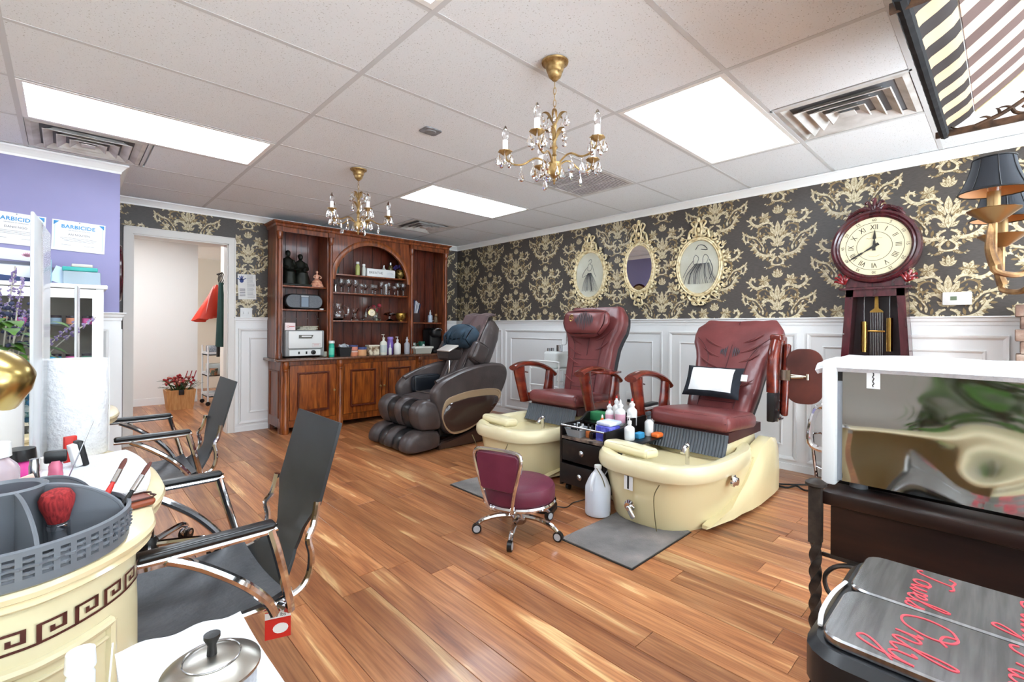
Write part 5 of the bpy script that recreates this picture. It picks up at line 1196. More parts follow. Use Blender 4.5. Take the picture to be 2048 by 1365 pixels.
cl(M().ext([(-.04, zt-.16), (.04, zt-.16), (.036, zt-.15), (.012, zt-.13), (.01, zt-.05), (-.01, zt-.05), (-.012, zt-.13), (-.036, zt-.15)], -.04, -.034), 'pendulum_bracket', brass, t, False)
for k in range(8): cl(M().cyl((-.035+.01*k, .62, -.037), (-.035+.01*k, zt-.16, -.037), .0028, n=6), 'chime_rod', dullchrome)
for z in (1.14, .93): cl(M().rb((0, z, -.03), (.1, .014, .01), .004, 1), 'chime_clip', brass)
cl(M().cyl((-wt-.012, 1.12, .055), (-wt-.012, 1.12, .06), .005, n=8), 'door_lock', dullchrome)
# thermostat
t = T('thermostat', 'white wall thermostat with small display on the damask wallpaper', 'thermostat', (XR-.013, .228, 1.362)); M().rb((0, 0, 0), (.024, .142, .086), .004, 1).obj('thermostat_case', whitepl, t); M().b2(-.0135, -.012, .0, .032, -.012, .014).obj('display', mat('lcd', '6d7a64', .2), t, False); M().b2(-.0135, -.012, -.035, -.008, -.014, .016).obj('button_pad', mat('btn', 'd2d2d4', .4), t, False)
# light switch, leaflet, outlet
t = T('light_switch', 'white double light switch plate on the back wall', 'light switch', (1.432, YB-.05, 1.288)); M().rb((0, .03, 0), (.118, .012, .115), .003, 1).b2(-.04, .04, .03, .049, -.04, .04).obj('switch_plate', whitepl, t)
for x in (-.023, .023): M().box((x, .02, .002), (.009, .012, .022)).obj('toggle', whitepl, t, False)
t = T('leaflet', 'printed leaflet with a blue hand print pinned beside the doorway', 'poster', (1.444, YB-.003, 1.576), rot=(0, R(-2), 0)); M().b2(-.088, .088, -.001, .001, -.137, .137).obj('sheet', paper, t, False)
m = M(); m.ext(ellipse(.02, .022, 14), 0, .0006, basis((1, 0, 0), (0, 0, 1), (0, -1, 0), (-.052, -.0012, .065)))
for k, a_ in enumerate((150, 112, 92, 72, 30)): m.ext([(x*cos(R(a_))-y*sin(R(a_)), x*sin(R(a_))+y*cos(R(a_))) for x, y in ((.01, -.005), (.05, -.004), (.053, 0), (.05, .004), (.01, .005))], 0, .0006, basis((1, 0, 0), (0, 0, 1), (0, -1, 0), (-.052, -.0012, .068)))
m.obj('hand_print', mat('print_blue', '2b3f7e', .6), t, False)
m = M(); random.seed(4)
for k in range(17): m.b2(.0, .055+.022*random.random(), -.0018, -.0012, .118-.0145*k, .1215-.0145*k)
for k in range(5): m.b2(-.075, -.02, -.0018, -.0012, -.03-.018*k, -.022-.018*k)
m.obj('print_lines', mat('print_ink', '77777c', .7), t, False)
t = T('wall_outlet', 'white double wall outlet with a plug behind the supply cart', 'outlet', (XR-.02, 2.71, .42)); M().rb((0, 0, 0), (.012, .08, .125), .003, 1).obj('outlet_plate', whitepl, t); M().rb((-.016, 0, -.025), (.03, .03, .03), .006, 1).obj('plug', black, t)

# ================= three oval gilt frames =================
ivg = noisy('antique_ivory_gilt', [(.3, 'a48a5c'), (.5, 'd9c79c'), (.75, 'efe4c6')], ns=30, rough=.45)
def sketch(parent, a, b_, kind):
    """drawn lady in a gown: ink strokes on the cream print"""
    inkm = mat('sketch_ink', '5b5a60', .8); m = M(); random.seed(21+kind)
    sx = a/.19; 
    def st(pts, w_=.0016): w_ *= .5; m.tube([(x*sx, z*b_/.25, .0) for x, z in [(p[0], p[1]) for p in pts]] and [Vector((p[0]*sx, p[1]*b_/.25, .0005)) for p in pts], w_, 4, sub=3)
    if kind == 0:
        st([(-.01, .15), (.02, .17), (.03, .14), (0, .12)], .004); st([(-.02, .1), (0, .12), (.03, .1), (.02, .05), (-.02, .05), (-.02, .1)], .003); st([(-.02, .09), (-.07, .04), (-.1, -.02), (-.03, .0)], .004); st([(.04, .11), (.06, .03), (.09, -.03)], .003)
        for k in range(26):
            x = -.11+.0088*k; st([(-.02+.0018*k, .02), (x*.7, -.07), (x+.01*random.random(), -.17-.02*random.random())], .0013+.0022*(random.random() > .7))
    else:
        st([(-.03, .16), (.0, .2), (.05, .19), (.08, .15), (.02, .16)], .006)
        for q in (-.03, .06): st([(q-.02, .08), (q, .11), (q+.03, .08), (q+.01, .03), (q-.02, .03), (q-.02, .08)], .004)
        for k in range(44):
            x = -.15+.0075*k; st([(-.03+.003*k, .03), (x*.75, -.06), (x+.012*random.random(), -.16+.05*abs(x))], .0012+.003*(random.random() > .7))
        st([(-.05, .06), (-.1, .0), (-.15, -.09)], .005); st([(.1, .06), (.13, -.03), (.1, -.12)], .006)
    # (u,v) -> frame plane
    m.xf(basis((0, -1, 0), (0, 0, 1), (-1, 0, 0), (-.021, 0, 0))); m.obj('ink_drawing', inkm, parent)
def oval(label, yc, zc, a, b_, ow, top, bot, kind, cat):
    t = T('framed_sketch' if kind < 2 else 'oval_mirror', label, cat, (XR-.003, yc, zc)); Q = basis((0, -1, 0), (0, 0, 1), (-1, 0, 0))
    if kind < 2:
        M().ext(ellipse(a, b_, 40), .0, .018, Q).obj('print', noisy('aged_print', [(.3, 'ddd3bb'), (.7, 'ece5d3')], ns=6, rough=.7), t, False); sketch(t, a, b_, kind)
        M().ext(ellipse(a, b_, 40), .024, .026, Q).obj('cover_glass', thinglass, t, False)
    else: M().ext(ellipse(a+.004, b_+.004, 40), .006, .012, Matrix.Translation((-.006, 0, 0)) @ Matrix.Rotation(R(-1.6), 4, 'Y') @ Q).obj('mirror_glass', mirrorm, t, False)
    m = M(); n = 56; rr = []
    for o, h in ((-.008, .01), (-.006, .026), (.003, .034), (.012, .03), (.02, .036), (.03, .026), (.032, 0)): rr.append([((a+o)*cos(2*PI*i/n), (b_+o)*sin(2*PI*i/n), h) for i in range(n)])
    m.loft(rr, False, False, Q); m.obj('inner_rim', ivg, t)
    def sc(cx, cy, r, a0, tr, w_=.009, nm='scroll'):
        P = [Q @ Vector((x, y, .022+.008*sin(i*.5))) for i, (x, y) in enumerate(spiral(cx, cy, r, r*.25, a0, tr, 14))]
        return M().tube(P, lambda u: w_*(1-.45*u), 7)
    K = 16; e = ow*.5
    for k in range(K):
        th = 2*PI*(k+.5)/K; c, s = cos(th), sin(th); px, py = (a+.03+e*.62)*c, (b_+.03+e*.62)*s
        out = math.atan2(s*a, c*b_); sg = 1 if k % 2 else -1
        r = e*.62
        sc(px, py, r, out+sg*1.2, sg*.95, .0095).obj('scroll', ivg, t)
        m = M()
        for d in (-.35, .1, .5):
            q = out+d*sg; m.tube([Q @ Vector((px+r*.6*cos(q), py+r*.6*sin(q), .02)), Q @ Vector((px+r*1.2*cos(q+.2), py+r*1.2*sin(q+.2), .028)), Q @ Vector((px+r*1.55*cos(q+.35), py+r*1.55*sin(q+.35), .018))], lambda u: .008*(1-.8*u)+.001, 6, sub=3)
        m.obj('leaf_spray', ivg, t)
    rz_ = M().ell((0, 0, 0), (.014, .016, .016), 8, 6).mesh('rosette', ivg)
    for k in range(K):
        th = 2*PI*k/K; inst('rosette', rz_, t, tuple(Q @ Vector(((a+.034+e*.3)*cos(th), (b_+.034+e*.3)*sin(th), .02))))
    # crest and foot
    cr = M(); z0 = b_+.03; hh = top-z0
    for s in (-1, 1):
        cr.tube([Q @ Vector((s*x, z0+z*hh, .026)) for x, z in ((.1, -.12), (.085, .3), (.045, .5), (.07, .75), (.035, .85), (.03, .65))], lambda u: .0115*(1-.4*u), 8, sub=5); cr.tube([Q @ Vector((s*x, z0+z*hh, .028)) for x, z in ((.02, .0), (.03, .4), (.015, .75), (.0, .98))], lambda u: .012*(1-.5*u), 8, sub=5)
    cr.ell(Q @ Vector((0, z0+hh*.9, .03)), (.02, .018, hh*.14)); cr.ell(Q @ Vector((0, z0+hh*.35, .03)), (.02, .02, .025)); cr.obj('crest', ivg, t)
    ft = M(); z1 = -b_-.03; dd = -bot+z1
    for s in (-1, 1): ft.tube([Q @ Vector((s*x, z1-z*dd, .024)) for x, z in ((.1, -.2), (.075, .35), (.035, .45), (.05, .85), (.015, .95), (0, .8))], lambda u: .011*(1-.4*u), 8, sub=5)
    ft.ell(Q @ Vector((0, z1-dd*.55, .026)), (.02, .02, .02)); ft.obj('foot_scroll', ivg, t)
    return t
oval('smaller ornate gilt oval frame with a single sketched lady', 3.24, 1.748, .195, .255, .085, .46, -.345, 0, 'picture frame')
oval('narrow ornate gilt oval mirror between the two framed sketches', 2.612, 1.772, .155, .235, .07, .484, -.39, 2, 'mirror')
oval('larger ornate gilt oval frame with two sketched ladies', 1.98, 1.728, .192, .252, .095, .452, -.36, 1, 'picture frame')

# ================= chandeliers =================
def drop(sz): return M().lathe([(.0018, 0), (.0025, -.012*sz), (.006, -.018*sz), (.0125, -.034*sz), (.0155, -.047*sz), (.0115, -.058*sz), (0, -.063*sz)], n=8, sx=1, sy=.5)
DR = drop(1.0).mesh('crystal_drop', crystal, smooth=False); BD = M().ell((0, 0, 0), (.006, .006, .006), 8, 5).mesh('crystal_bead', crystal)
leafm = M()
def petal_leaf(ang, r0, z0, ln, hgt, mm):
    c, s = cos(ang), sin(ang); m = M()
    def g(u, v):
        w_ = .012*sin(PI*min(.97, u*.9+.08))*(2*v-1); rr = r0+ln*(u+.5*max(0, u-.6)); z = z0+hgt*sin(u*PI*.62)
        return (c*rr-s*w_, s*rr+c*w_, z+.15*abs(2*v-1)*.012)
    return m.grid(g, 8, 4, .0016)
def chandelier(label, loc, rz, drop_len):
    t = T('chandelier', label, 'chandelier', loc, rz)
    M().lathe([(.006, -.088), (.012, -.084), (.017, -.078), (.026, -.07), (.031, -.06), (.032, -.05), (.036, -.046), (.04, -.034), (.042, -.022), (.05, -.014), (.06, -.008), (.062, -.001), (.0, -.001)], n=24).obj('canopy', agedgold, t)
    ztop = -.09; zb = -drop_len+.33
    n = max(2, round((ztop-zb)/.026))
    for k in range(n):
        z = ztop-(ztop-zb)*(k+.5)/n; hh = (ztop-zb)/n*.72
        pts = [(.006*cos(q), hh*.85*sin(q)) for q in [2*PI*i/10 for i in range(10)]]
        M().tube([(x, 0, z+y) if k % 2 else (0, x, z+y) for x, y in pts], .0016, 5, closed=True).obj('chain_link', agedgold, t)
    B = -drop_len    # bottom finial
    M().lathe([(.0, 0), (.005, .006), (.003, .012), (.008, .02), (.004, .028), (.018, .04), (.028, .058), (.031, .075), (.03, .092), (.033, .098), (.01, .104), (.008, .13), (.012, .135), (.008, .142), (.009, .16), (.016, .17), (.009, .182), (.008, .2), (.012, .206), (.008, .212), (.0075, .265), (.011, .27), (.007, .28), (.004, .33)], (0, 0, B), 16).obj('stem', agedgold, t)
    for lvl, (z0, r0, ln, hg, cnt) in enumerate(((B+.205, .006, .03, .045, 5), (B+.275, .006, .032, .05, 5))):
        for k in range(cnt):
            a = 2*PI*k/cnt+lvl*.3
            lf = petal_leaf(a, r0, z0, ln*1.35, hg, agedgold).obj('acanthus_leaf', agedgold, t)
            o = inst('crystal_drop', DR, lf, ((r0+ln*1.6)*cos(a), (r0+ln*1.6)*sin(a), z0+hg*.92), (0, 0, a)); 
    for k in range(5):
        a = 2*PI*k/5; c, s = cos(a), sin(a)
        def pt(r, z): return (r*c, r*s, B+z)
        arm = M().tube([pt(.02, .088), pt(.06, .118), (pt(.095, .122)), pt(.14, .098), pt(.185, .098), pt(.215, .118), pt(.225, .14)], .0045, 8, sub=4).obj('arm', agedgold, t)
        m = M(); m.lathe([(.004, 0), (.012, .004), (.02, .012), (.03, .018), (.031, .021), (.014, .016), (.012, .024), (0, .024)], pt(.225, .138), 16, caps=True)
        for q in range(8): m.ell((.225*c+.028*cos(q*PI/4), .225*s+.028*sin(q*PI/4), B+.158), (.006, .006, .003), 6, 4)
        m.obj('bobeche', agedgold, arm)
        M().cyl(pt(.225, .158), pt(.225, .21), .0125, n=14).obj('candle_sleeve', mat('candle_white', 'f3f0ea', .5), arm)
        M().lathe([(.010, 0), (.014, .014), (.0145, .028), (.011, .048), (.005, .064), (.0, .07)], pt(.225, .21), 14).obj('flame_bulb', glass, arm)
        for q in range(5):
            b_ = a+R(20)+q*2*PI/5; o = inst('crystal_drop', DR, arm, (.225*c+.03*cos(b_), .225*s+.03*sin(b_), B+.152), (0, 0, b_))
        for rr, zz in ((.095, .115), (.15, .094)):
            inst('crystal_bead', BD, arm, (rr*c, rr*s, B+zz-.008)); inst('crystal_drop', DR, arm, (rr*c, rr*s, B+zz-.014), (0, 0, a+.6))
    for k in range(5):
        a = 2*PI*(k+.5)/5; inst('crystal_drop', DR, t, (.035*cos(a), .035*sin(a), B+.09), (0, 0, a))
    return t
chandelier('brass crystal chandelier with candle bulbs nearest the camera', (1.611, 1.422, ZC-.005), R(131), .56)
chandelier('smaller looking brass crystal chandelier hanging in front of the hutch', (1.635, 3.447, ZC-.005), R(118), .505)
# smoke detector stain plate
t = T('smoke_detector', 'flat grey detector plate on a ceiling tile', 'smoke detector', (1.632, 2.459, ZC-.001)); M().ext(rrect(.12, .1, .02), -.008, 0, bev=.003).obj('detector_plate', noisy('detector_grey', [(.4, '77777a'), (.6, '96969a')], ns=20, rough=.7), t); M().lathe([(.03, -.012), (.035, -.008)], n=16).obj('detector_cap', mat('detector_cap', '8a8a8c', .6), t)

# ================= dark bench with the towel warmer =================
t = T('console_bench', 'dark espresso wood bench top on twisted iron legs', 'bench', (0, 0, 0))
bx0, bx1, by0, by1, bz = 1.535, 2.02, -.55, .355, .70
for k in range(4):
    w_ = (bx1-bx0)/4; M().rb((bx0+w_*(k+.5), (by0+by1)/2, bz-.018), (w_-.002, by1-by0, .036), .004, 1).obj('top_plank', darkwood, t)
M().b2(bx0+.012, bx0+.04, by0+.02, by1-.02, bz-.175, bz-.036).obj('apron', darkwood, t, False); M().b2(bx1-.04, bx1-.012, by0+.02, by1-.02, bz-.175, bz-.036).obj('apron', darkwood, t, False); M().b2(bx0+.04, bx1-.04, by1-.048, by1-.02, bz-.175, bz-.036).obj('apron', darkwood, t, False)
M().b2(bx0+.01, bx0+.016, by0, by1, bz-.185, bz-.175).obj('iron_rail', iron, t, False)
def twist(x, y):
    m = M(); rr = []
    for i in range(60):
        z = i/59*.56; a = z*34
        rr.append([(x+.016*cos(a+q*PI/2), y+.016*sin(a+q*PI/2), z) for q in range(4)])
    m.loft(rr); l = m.obj('leg', iron, t, True, 50)
    M().box((x, y, .635), (.03, .03, .16)).obj('leg_block', iron, l, False); M().lathe([(.02, .71), (.027, .715), (.027, .722), (.015, .73), (0, .734)], (x, y, 0), 12).obj('finial', iron, l)
    M().cyl((x, y, 0), (x, y, .012), .022, n=10).obj('foot_pad', iron, l)
for x in (bx0-.005, bx1+.005):
    for y in (by1+.012, by0-.0): twist(x, y)
def sc_iron(y0, sg): 
    pts = [(y0, .50), (y0+sg*.03, .515), (y0+sg*.1, .5), (y0+sg*.16, .46)]
    sp_ = [(y0+sg*q[0], q[1]) for q in spiral(.055, .44, .055, .02, R(170), -1.15, 20)]
    return [(bx0-.005, a, b_) for a, b_ in sp_]
M().tube([(bx0-.005, by1-.16, .525), (bx0-.005, by1-.09, .52), (bx0-.005, by1-.04, .505), (bx0-.005, by1-.012, .47), (bx0-.005, by1-.018, .43), (bx0-.005, by1-.05, .41), (bx0-.005, by1-.085, .42), (bx0-.005, by1-.09, .45), (bx0-.005, by1-.065, .46)], lambda u: .011*(1-.35*u), 8, sub=5, flat=.6).obj('iron_scroll', iron, t)
# towel warmer / UV cabinet
t = T('towel_warmer', 'white towel warmer cabinet with a dented mirror steel side on the bench', 'towel warmer', (0, 0, bz))
wx0, wx1, wy0, wy1, wz0, wz1 = 1.60, 1.95, -.28, .32, .022, .345
st = mat('mirror_steel', 'b9bab8', .06, 1); b = bsdf(st); tc = N(st, 'ShaderNodeTexCoord'); no = N(st, 'ShaderNodeTexNoise'); no.inputs['Scale'].default_value = 3.6; no.inputs['Detail'].default_value = 1
L(st, tc, 'Object', no, 'Vector'); bp = N(st, 'ShaderNodeBump'); bp.inputs['Strength'].default_value = .35; bp.inputs['Distance'].default_value = .12; L(st, no, 0, bp, 'Height'); L(st, bp, 0, b, 'Normal')
M().b2(wx0, wx1, wy0, wy1, wz0, wz1).obj('steel_body', st, t, False)
d = M().rb(((wx0+wx1)/2, wy1+.03, (wz0+wz1)/2-.004), (wx1-wx0+.03, .035, wz1-wz0+.02), .006, 1).obj('door', whitepl, t)
M().b2(wx0+.003, wx0+.012, wy1, wy1+.014, wz0, wz1-.04).obj('door_seal', mat('seal_grey', '8f949c', .4), d, False)
M().b2(wx0+.002, wx0+.02, wy1, wy1+.012, wz1-.04, wz1-.005).obj('hinge', black, d, False)
M().tube([(wx0+.08, wy1+.05, .08), (wx0+.08, wy1+.1, .1), (wx0+.08, wy1+.085, .2), (wx0+.08, wy1+.05, .22)], .009, 8, sub=5).obj('door_handle', chrome, d)
for x in (wx0+.05, wx1-.05):
    for y in (wy1-.03, wy0+.04): M().cyl((x, y, 0), (x, y, wz0), .022, .02, n=14).obj('foot', grayp, t)
M().b2(wx0-.0012, wx0, wy1-.085, wy1-.055, wz1-.055, wz1).obj('brand_tag', whitepl, t, False)
M().tube([(wx0-.0014, wy1-.07+.002*sin(i*2.3), wz1-.05+.0045*i) for i in range(10)], .0013, 4).obj('tag_print', blackm, t, False)
def tw(u, v):
    x = wx0-.012+(wx1-wx0+.024)*u; y = wy0-.02+(wy1-wy0+.085)*v
    z = wz1+.02+.004*sin(u*14)*cos(v*9)
    if u < .06: z -= .022*(1-u/.06)
    if v > .97: z -= .01
    return (x, y, z)
S(M().grid(tw, 26, 26, .016), 'folded_towel', towel, 'white terry towel spread over the towel warmer', 'towel', (0, 0, bz))
S(M().tube([(1.60, -.2, .48), (1.5, -.14, .6), (1.44, -.05, .58), (1.415, .03, .51), (1.42, .1, .42)], .0075, 10, sub=6), 'white_cable', mat('cable_white', 'cfd2cc', .4), 'thick white cable looping in front of the bench', 'cable')
# twin lid waste bin
t = T('waste_bin', 'steel waste bin with two lids lettered in red script', 'bin', (0, 0, 0))
qx0, qx1, qy0, qy1, qz = .875, 1.315, -.42, .235, .65
qc = ((qx0+qx1)/2, (qy0+qy1)/2); QW, QL = qx1-qx0, qy1-qy0
M().ext(rrect(QW-.03, QL-.03, .05), 0, qz-.09, Matrix.Translation((*qc, 0))).obj('bin_body', steel, t)
M().ext(rrect(QW, QL, .06), qz-.095, qz-.012, Matrix.Translation((*qc, 0)), bev=.014).obj('bin_collar', mat('collar_black', '17181b', .35), t)
xm = 1.10
lidst = noisy('lid_steel', [(.35, '9c9da0'), (.65, 'b9babd')], scale=(1, 14, 1), ns=7, rough=.22, metal=1)
def liddef(x0, x1):
    cx_, cy_ = (x0+x1)/2, qc[1]; return M().ext([(p[0], p[1]) for p in rrect(x1-x0, QL-.05, .03)], qz-.012, qz+.004, Matrix.Translation((cx_, cy_, 0)), bev=.003).obj('lid', lidst, t)
l1 = liddef(qx0+.025, xm-.003); l2 = liddef(xm+.003, qx1-.02)
STR = {  # single stroke script letters on a 1-high grid: list of strokes, advance
 'T': ([[(.05, .85), (.2, 1.0), (.5, .95), (.8, 1.0), (.95, .9)], [(.55, .95), (.45, .5), (.3, .1), (.1, .02), (.02, .15)]], .8),
 'O': ([[(.5, .95), (.2, .8), (.1, .4), (.3, .05), (.65, .1), (.85, .5), (.75, .85), (.5, .95), (.55, .75), (.8, .7), (.95, .8)]], .95),
 'D': ([[(.3, .95), (.22, .4), (.15, .05), (.5, .05), (.85, .4), (.75, .85), (.4, 1.0), (.1, .85)]], .9),
 'o': ([[(.3, .45), (.1, .35), (.08, .1), (.25, .0), (.42, .15), (.4, .38), (.3, .45), (.55, .38)]], .5),
 'w': ([[(.0, .4), (.08, .1), (.18, .0), (.3, .2), (.34, .4), (.36, .1), (.46, 0), (.6, .2), (.62, .42), (.75, .36)]], .7),
 'e': ([[(.0, .1), (.25, .22), (.32, .38), (.22, .45), (.1, .3), (.14, .05), (.3, .0), (.45, .15)]], .42),
 'l': ([[(.0, .1), (.2, .5), (.3, .9), (.2, 1.0), (.12, .7), (.12, .2), (.22, .0), (.36, .12)]], .34),
 's': ([[(.0, .08), (.18, .3), (.22, .45), (.28, .25), (.25, .05), (.1, .0), (.02, .08)]], .36),
 'n': ([[(.0, .35), (.08, .42), (.1, .0), (.12, .25), (.25, .43), (.35, .35), (.34, .08), (.42, .0), (.52, .12)]], .5),
 'y': ([[(.0, .35), (.08, .42), (.1, .12), (.22, .02), (.36, .2), (.4, .42), (.36, -.1), (.2, -.5), (.02, -.45), (.1, -.25), (.5, .1)]], .48),
 'r': ([[(.0, .1), (.1, .4), (.18, .45), (.22, .36), (.34, .38), (.32, .1), (.42, .0), (.5, .12)]], .46),
 'a': ([[(.4, .38), (.25, .45), (.08, .3), (.1, .05), (.25, .02), (.38, .2), (.42, .42), (.4, .1), (.5, 0), (.6, .14)]], .56),
 'h': ([[(.0, .1), (.2, .6), (.28, .92), (.18, 1.0), (.1, .6), (.08, .0), (.12, .25), (.26, .42), (.36, .3), (.36, .06), (.46, 0), (.56, .12)]], .54),
 'i': ([[(.0, .12), (.12, .42), (.12, .1), (.22, 0), (.34, .14)], [(.14, .62), (.16, .66)]], .3)}
redn = mat('red_script', 'd84a55', .4)
def script(word, ox, oy, h, parent, slant=.35):
    """runs toward -x with letter tops toward -y"""
    m = M(); u = 0
    for ch in word:
        ss, adv = STR[ch]
        for st_ in ss: m.tube([(ox-(u+p[0]+slant*p[1])*h, oy-p[1]*h, qz+.0046) for p in st_], .0021, 6, sub=5, flat=.35)
        u += adv
    m.obj('script_lettering', redn, parent)
script('Towels', qx1-.03, .125, .058, l2, .12); script('Only', xm-.015, .125, .078, l1, .12)
script('Daily', qx1-.03, -.02, .066, l2, .12); script('Trash', xm-.008, -.005, .072, l1, .12)
def bag(u, v): return (qx0-.004+.35*u*(.3)+.05*v, qy1+.004-.02*v, qz-.012-.05*v+.006*sin(u*20))
S(M().tube([(qx0+.07, qy1-.016, qz-.008), (qx0+.12, qy1-.008, qz-.006), (qx0+.2, qy1-.007, qz-.006), (qx0+.27, qy1-.014, qz-.008)], .004, 8, sub=4, flat=.6), 'bin_liner', whitepl, 'white liner edge showing at the bin rim', 'liner')

# ================= striped awning, iron brackets, lamp =================
t = T('awning', 'brown and cream striped fabric awning with black fringe on iron brackets', 'awning', (0, 0, 0))
sb = mat('awning_dark', '2a201d', .8); sl = mat('awning_cream', 'c4a682', .8)
for mm_ in (sb, sl): bsdf(mm_).inputs['Transmission Weight'].default_value = 0
AX0, AX1, AY, AZ = 1.44, 2.62, .175, 1.955
sbu = mat('awning_backlit_dark', '5f4a44', .85); slu = mat('awning_backlit_cream', 'bfa694', .85)  # canopy stripe colours imitate light coming through the fabric
NS = 16
for k in range(NS):
    x0 = AX0+(AX1-AX0)*k/NS; x1 = AX0+(AX1-AX0)*(k+1)/NS; mm = sb if k % 2 else sl
    def val(u, v): return (x0+(x1-x0)*u, AY-.085*v+.006*sin(v*7), AZ+.07*v)
    def slope(u, v): return (x0+(x1-x0)*u, AY-.085-.33*v, AZ+.07+.33*v-.02*sin(PI*v))
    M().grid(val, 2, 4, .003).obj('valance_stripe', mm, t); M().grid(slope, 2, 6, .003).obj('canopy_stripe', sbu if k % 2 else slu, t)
m = M(); random.seed(9)
m.tube([(AX0+(AX1-AX0)*i/70, AY+.004, AZ-.006+.004*random.random()) for i in range(71)], .016, 8); m.obj('fringe', mat('fringe_black', '121214', .9), t)
def sd2(v): return (AX1+.002, AY-.085-.33*v, AZ+.07+.33*v-.02*sin(PI*v))
M().tube([sd2(i/8) for i in range(9)], .006, 6).obj('edge_binding', mat('binding_cream', 'd9c69a', .8), t)
for x in (1.487, 2.592):
    br = M().box((x, -.18, 1.95), (.012, .77, .024)).obj('bracket_rod', rust, t, False)
    m = M()
    m.tube([(x, .12, 1.955), (x, .15, 1.965), (x, .16, 1.985), (x, .135, 2.0)], .006, 8, sub=5, flat=.6)
    M().tube([(x, .09, 1.955), (x, .01, 1.985), (x, -.06, 2.03), (x, -.12, 2.08), (x, -.18, 2.1)], lambda u: .0085*(1-.3*u), 8, sub=5).obj('bracket_scroll', rust, br)
    m.tube([(x, -.01, 1.995), (x, -.02, 1.975), (x, -.045, 1.965), (x, -.065, 1.98), (x, -.05, 1.995), (x, -.037, 1.988)], lambda u: .007*(1-.3*u), 8, sub=5)
    for y, z, an in ((.045, 1.972, 30), (.02, 1.982, 70), (-.01, 1.997, 20), (-.05, 2.025, 60), (-.085, 2.05, 25), (-.11, 2.07, 75)):
        q = R(an); m.tube([(x, y, z), (x-.008, y+.016*cos(q), z+.018*sin(q)), (x-.003, y+.036*cos(q), z+.024*sin(q))], lambda u: .006*(1-.85*u)+.0006, 6, sub=3)
    m.obj('bracket_leaf', rust, br)
for x in (1.487, 2.592): M().b2(x-.03, x+.03, -.61, -.555, 0, ZC-.006).obj('awning_post', trimw, t, False)
# candelabra lamp with two shades
t = T('wall_lamp', 'bronze branched lamp with black fabric shades at the right edge', 'lamp', (0, 0, 0))
shade = mat('shade_black', '2d3138', .75); shin = mat('shade_lining', 'c98a52', .6)
cx_, cy_ = 1.995, -.045
M().cyl((cx_+.03, cy_-.02, 1.30), (cx_+.03, cy_-.02, 2.36), .011).obj('stem', rust, t); M().lathe([(.012, 0), (.03, .01), (.02, .03), (.012, .04)], (cx_+.03, cy_-.02, 1.40), 12).obj('stem_knop', rust, t)
def branch(px, py, zc, s=1):
    P = [(cx_+.03, cy_-.02, zc-.10), (cx_+.03+(px-cx_-.03)*.3, cy_-.02+(py-cy_+.02)*.3, zc-.2), (px-(px-cx_)*.1, py-(py-cy_)*.1, zc-.2), (px, py, zc-.165), (px, py, zc-.06)]
    br = M().tube(P, .0085, 8, sub=5).obj('branch', noisy('gilt_bronze', [(.35, '6b4a30'), (.65, 'b08a5c')], ns=25, rough=.35, metal=.7), t)
    M().tube([(px, py-.003, zc-.18), (px-.008, py+.008, zc-.13), (px, py+.004, zc-.06)], lambda u: .014*(1-.5*u), 8, sub=4).obj('branch_leaf', MATS['gilt_bronze'], br)
    m = M(); n = 24; m.loft([[(px+r*(1+.06*(i % 2))*cos(2*PI*i/n), py+r*(1+.06*(i % 2))*sin(2*PI*i/n), zc+z) for i in range(n)] for r, z in ((.012, -.06), (.03, -.045), (.056, -.022), (.054, -.02), (.028, -.038), (.01, -.05))], True, True); m.obj('drip_cup', mat('cup_bronze', '8c6b42', .3, .8), br)
    M().cyl((px, py, zc-.045), (px, py, zc+.03), .015, n=14).obj('candle_tube', mat('tube_bronze', 'a3855c', .3, .8), br)
    M().lathe([(.013, .03), (.016, .045), (.022, .06), (.0, .1)], (px, py, zc), 12).obj('bulb', glass, br)
    n = 24; rr = [[(px+r*cos(2*PI*i/n), py+r*sin(2*PI*i/n), zc+z) for i in range(n)] for r, z in ((.076, .03), (.066, .05), (.056, .075), (.049, .1), (.045, .125))]
    sh = M().loft(rr, False, False).obj('lamp_shade', shade, t)
    M().loft([[(px+(Vector((p[0]-px, p[1]-py, 0)).x)*.97, py+(p[1]-py)*.97, p[2]) for p in q] for q in rr][::-1], False, False).obj('shade_lining', shin, sh)
    for q in range(8): M().tube([(px+r*1.005*cos(q*PI/4+.2), py+r*1.005*sin(q*PI/4+.2), zc+z) for r, z in ((.076, .03), (.066, .05), (.056, .075), (.049, .1), (.045, .125))], .0013, 5).obj('shade_seam', black, sh)
    for r, z in ((.0765, .03), (.0455, .125)): M().tube([(px+r*cos(2*PI*i/n), py+r*sin(2*PI*i/n), zc+z) for i in range(n)], .0025, 6, closed=True).obj('shade_trim', black, sh)
branch(1.931, .027, 1.520); branch(2.17, .012, 1.478)
# brick pier at the right edge
t = T('brick_pier', 'rough salvaged brick stack at the right edge behind the towel', 'brick stack', (4.12, -.28, 0))
bkm = noisy('old_brick', [(.3, '5f4a42'), (.5, '8d7264'), (.7, 'b9a696')], ns=14, rough=.9, bump=.6, bscale=30); rw = random.Random(5)
for k in range(18):
    for y in (0, .155): M().rb((rw.uniform(-.01, .01), y+rw.uniform(-.006, .006)+(.012 if k % 2 else 0), .036+k*.0725), (.22, .15, .07), .006, 1).obj('brick', bkm, t)
S(M().tube([(4.1, -.05, 1.375), (4.05, .0, 1.40), (4.0, .02, 1.41)], .004, 6, sub=4).tube([(4.12, -.08, 1.375), (4.06, -.02, 1.385), (4.02, .0, 1.39)], .004, 6, sub=4), 'twig_bundle', blackm, 'thin black twigs lying on the brick stack', 'twigs')
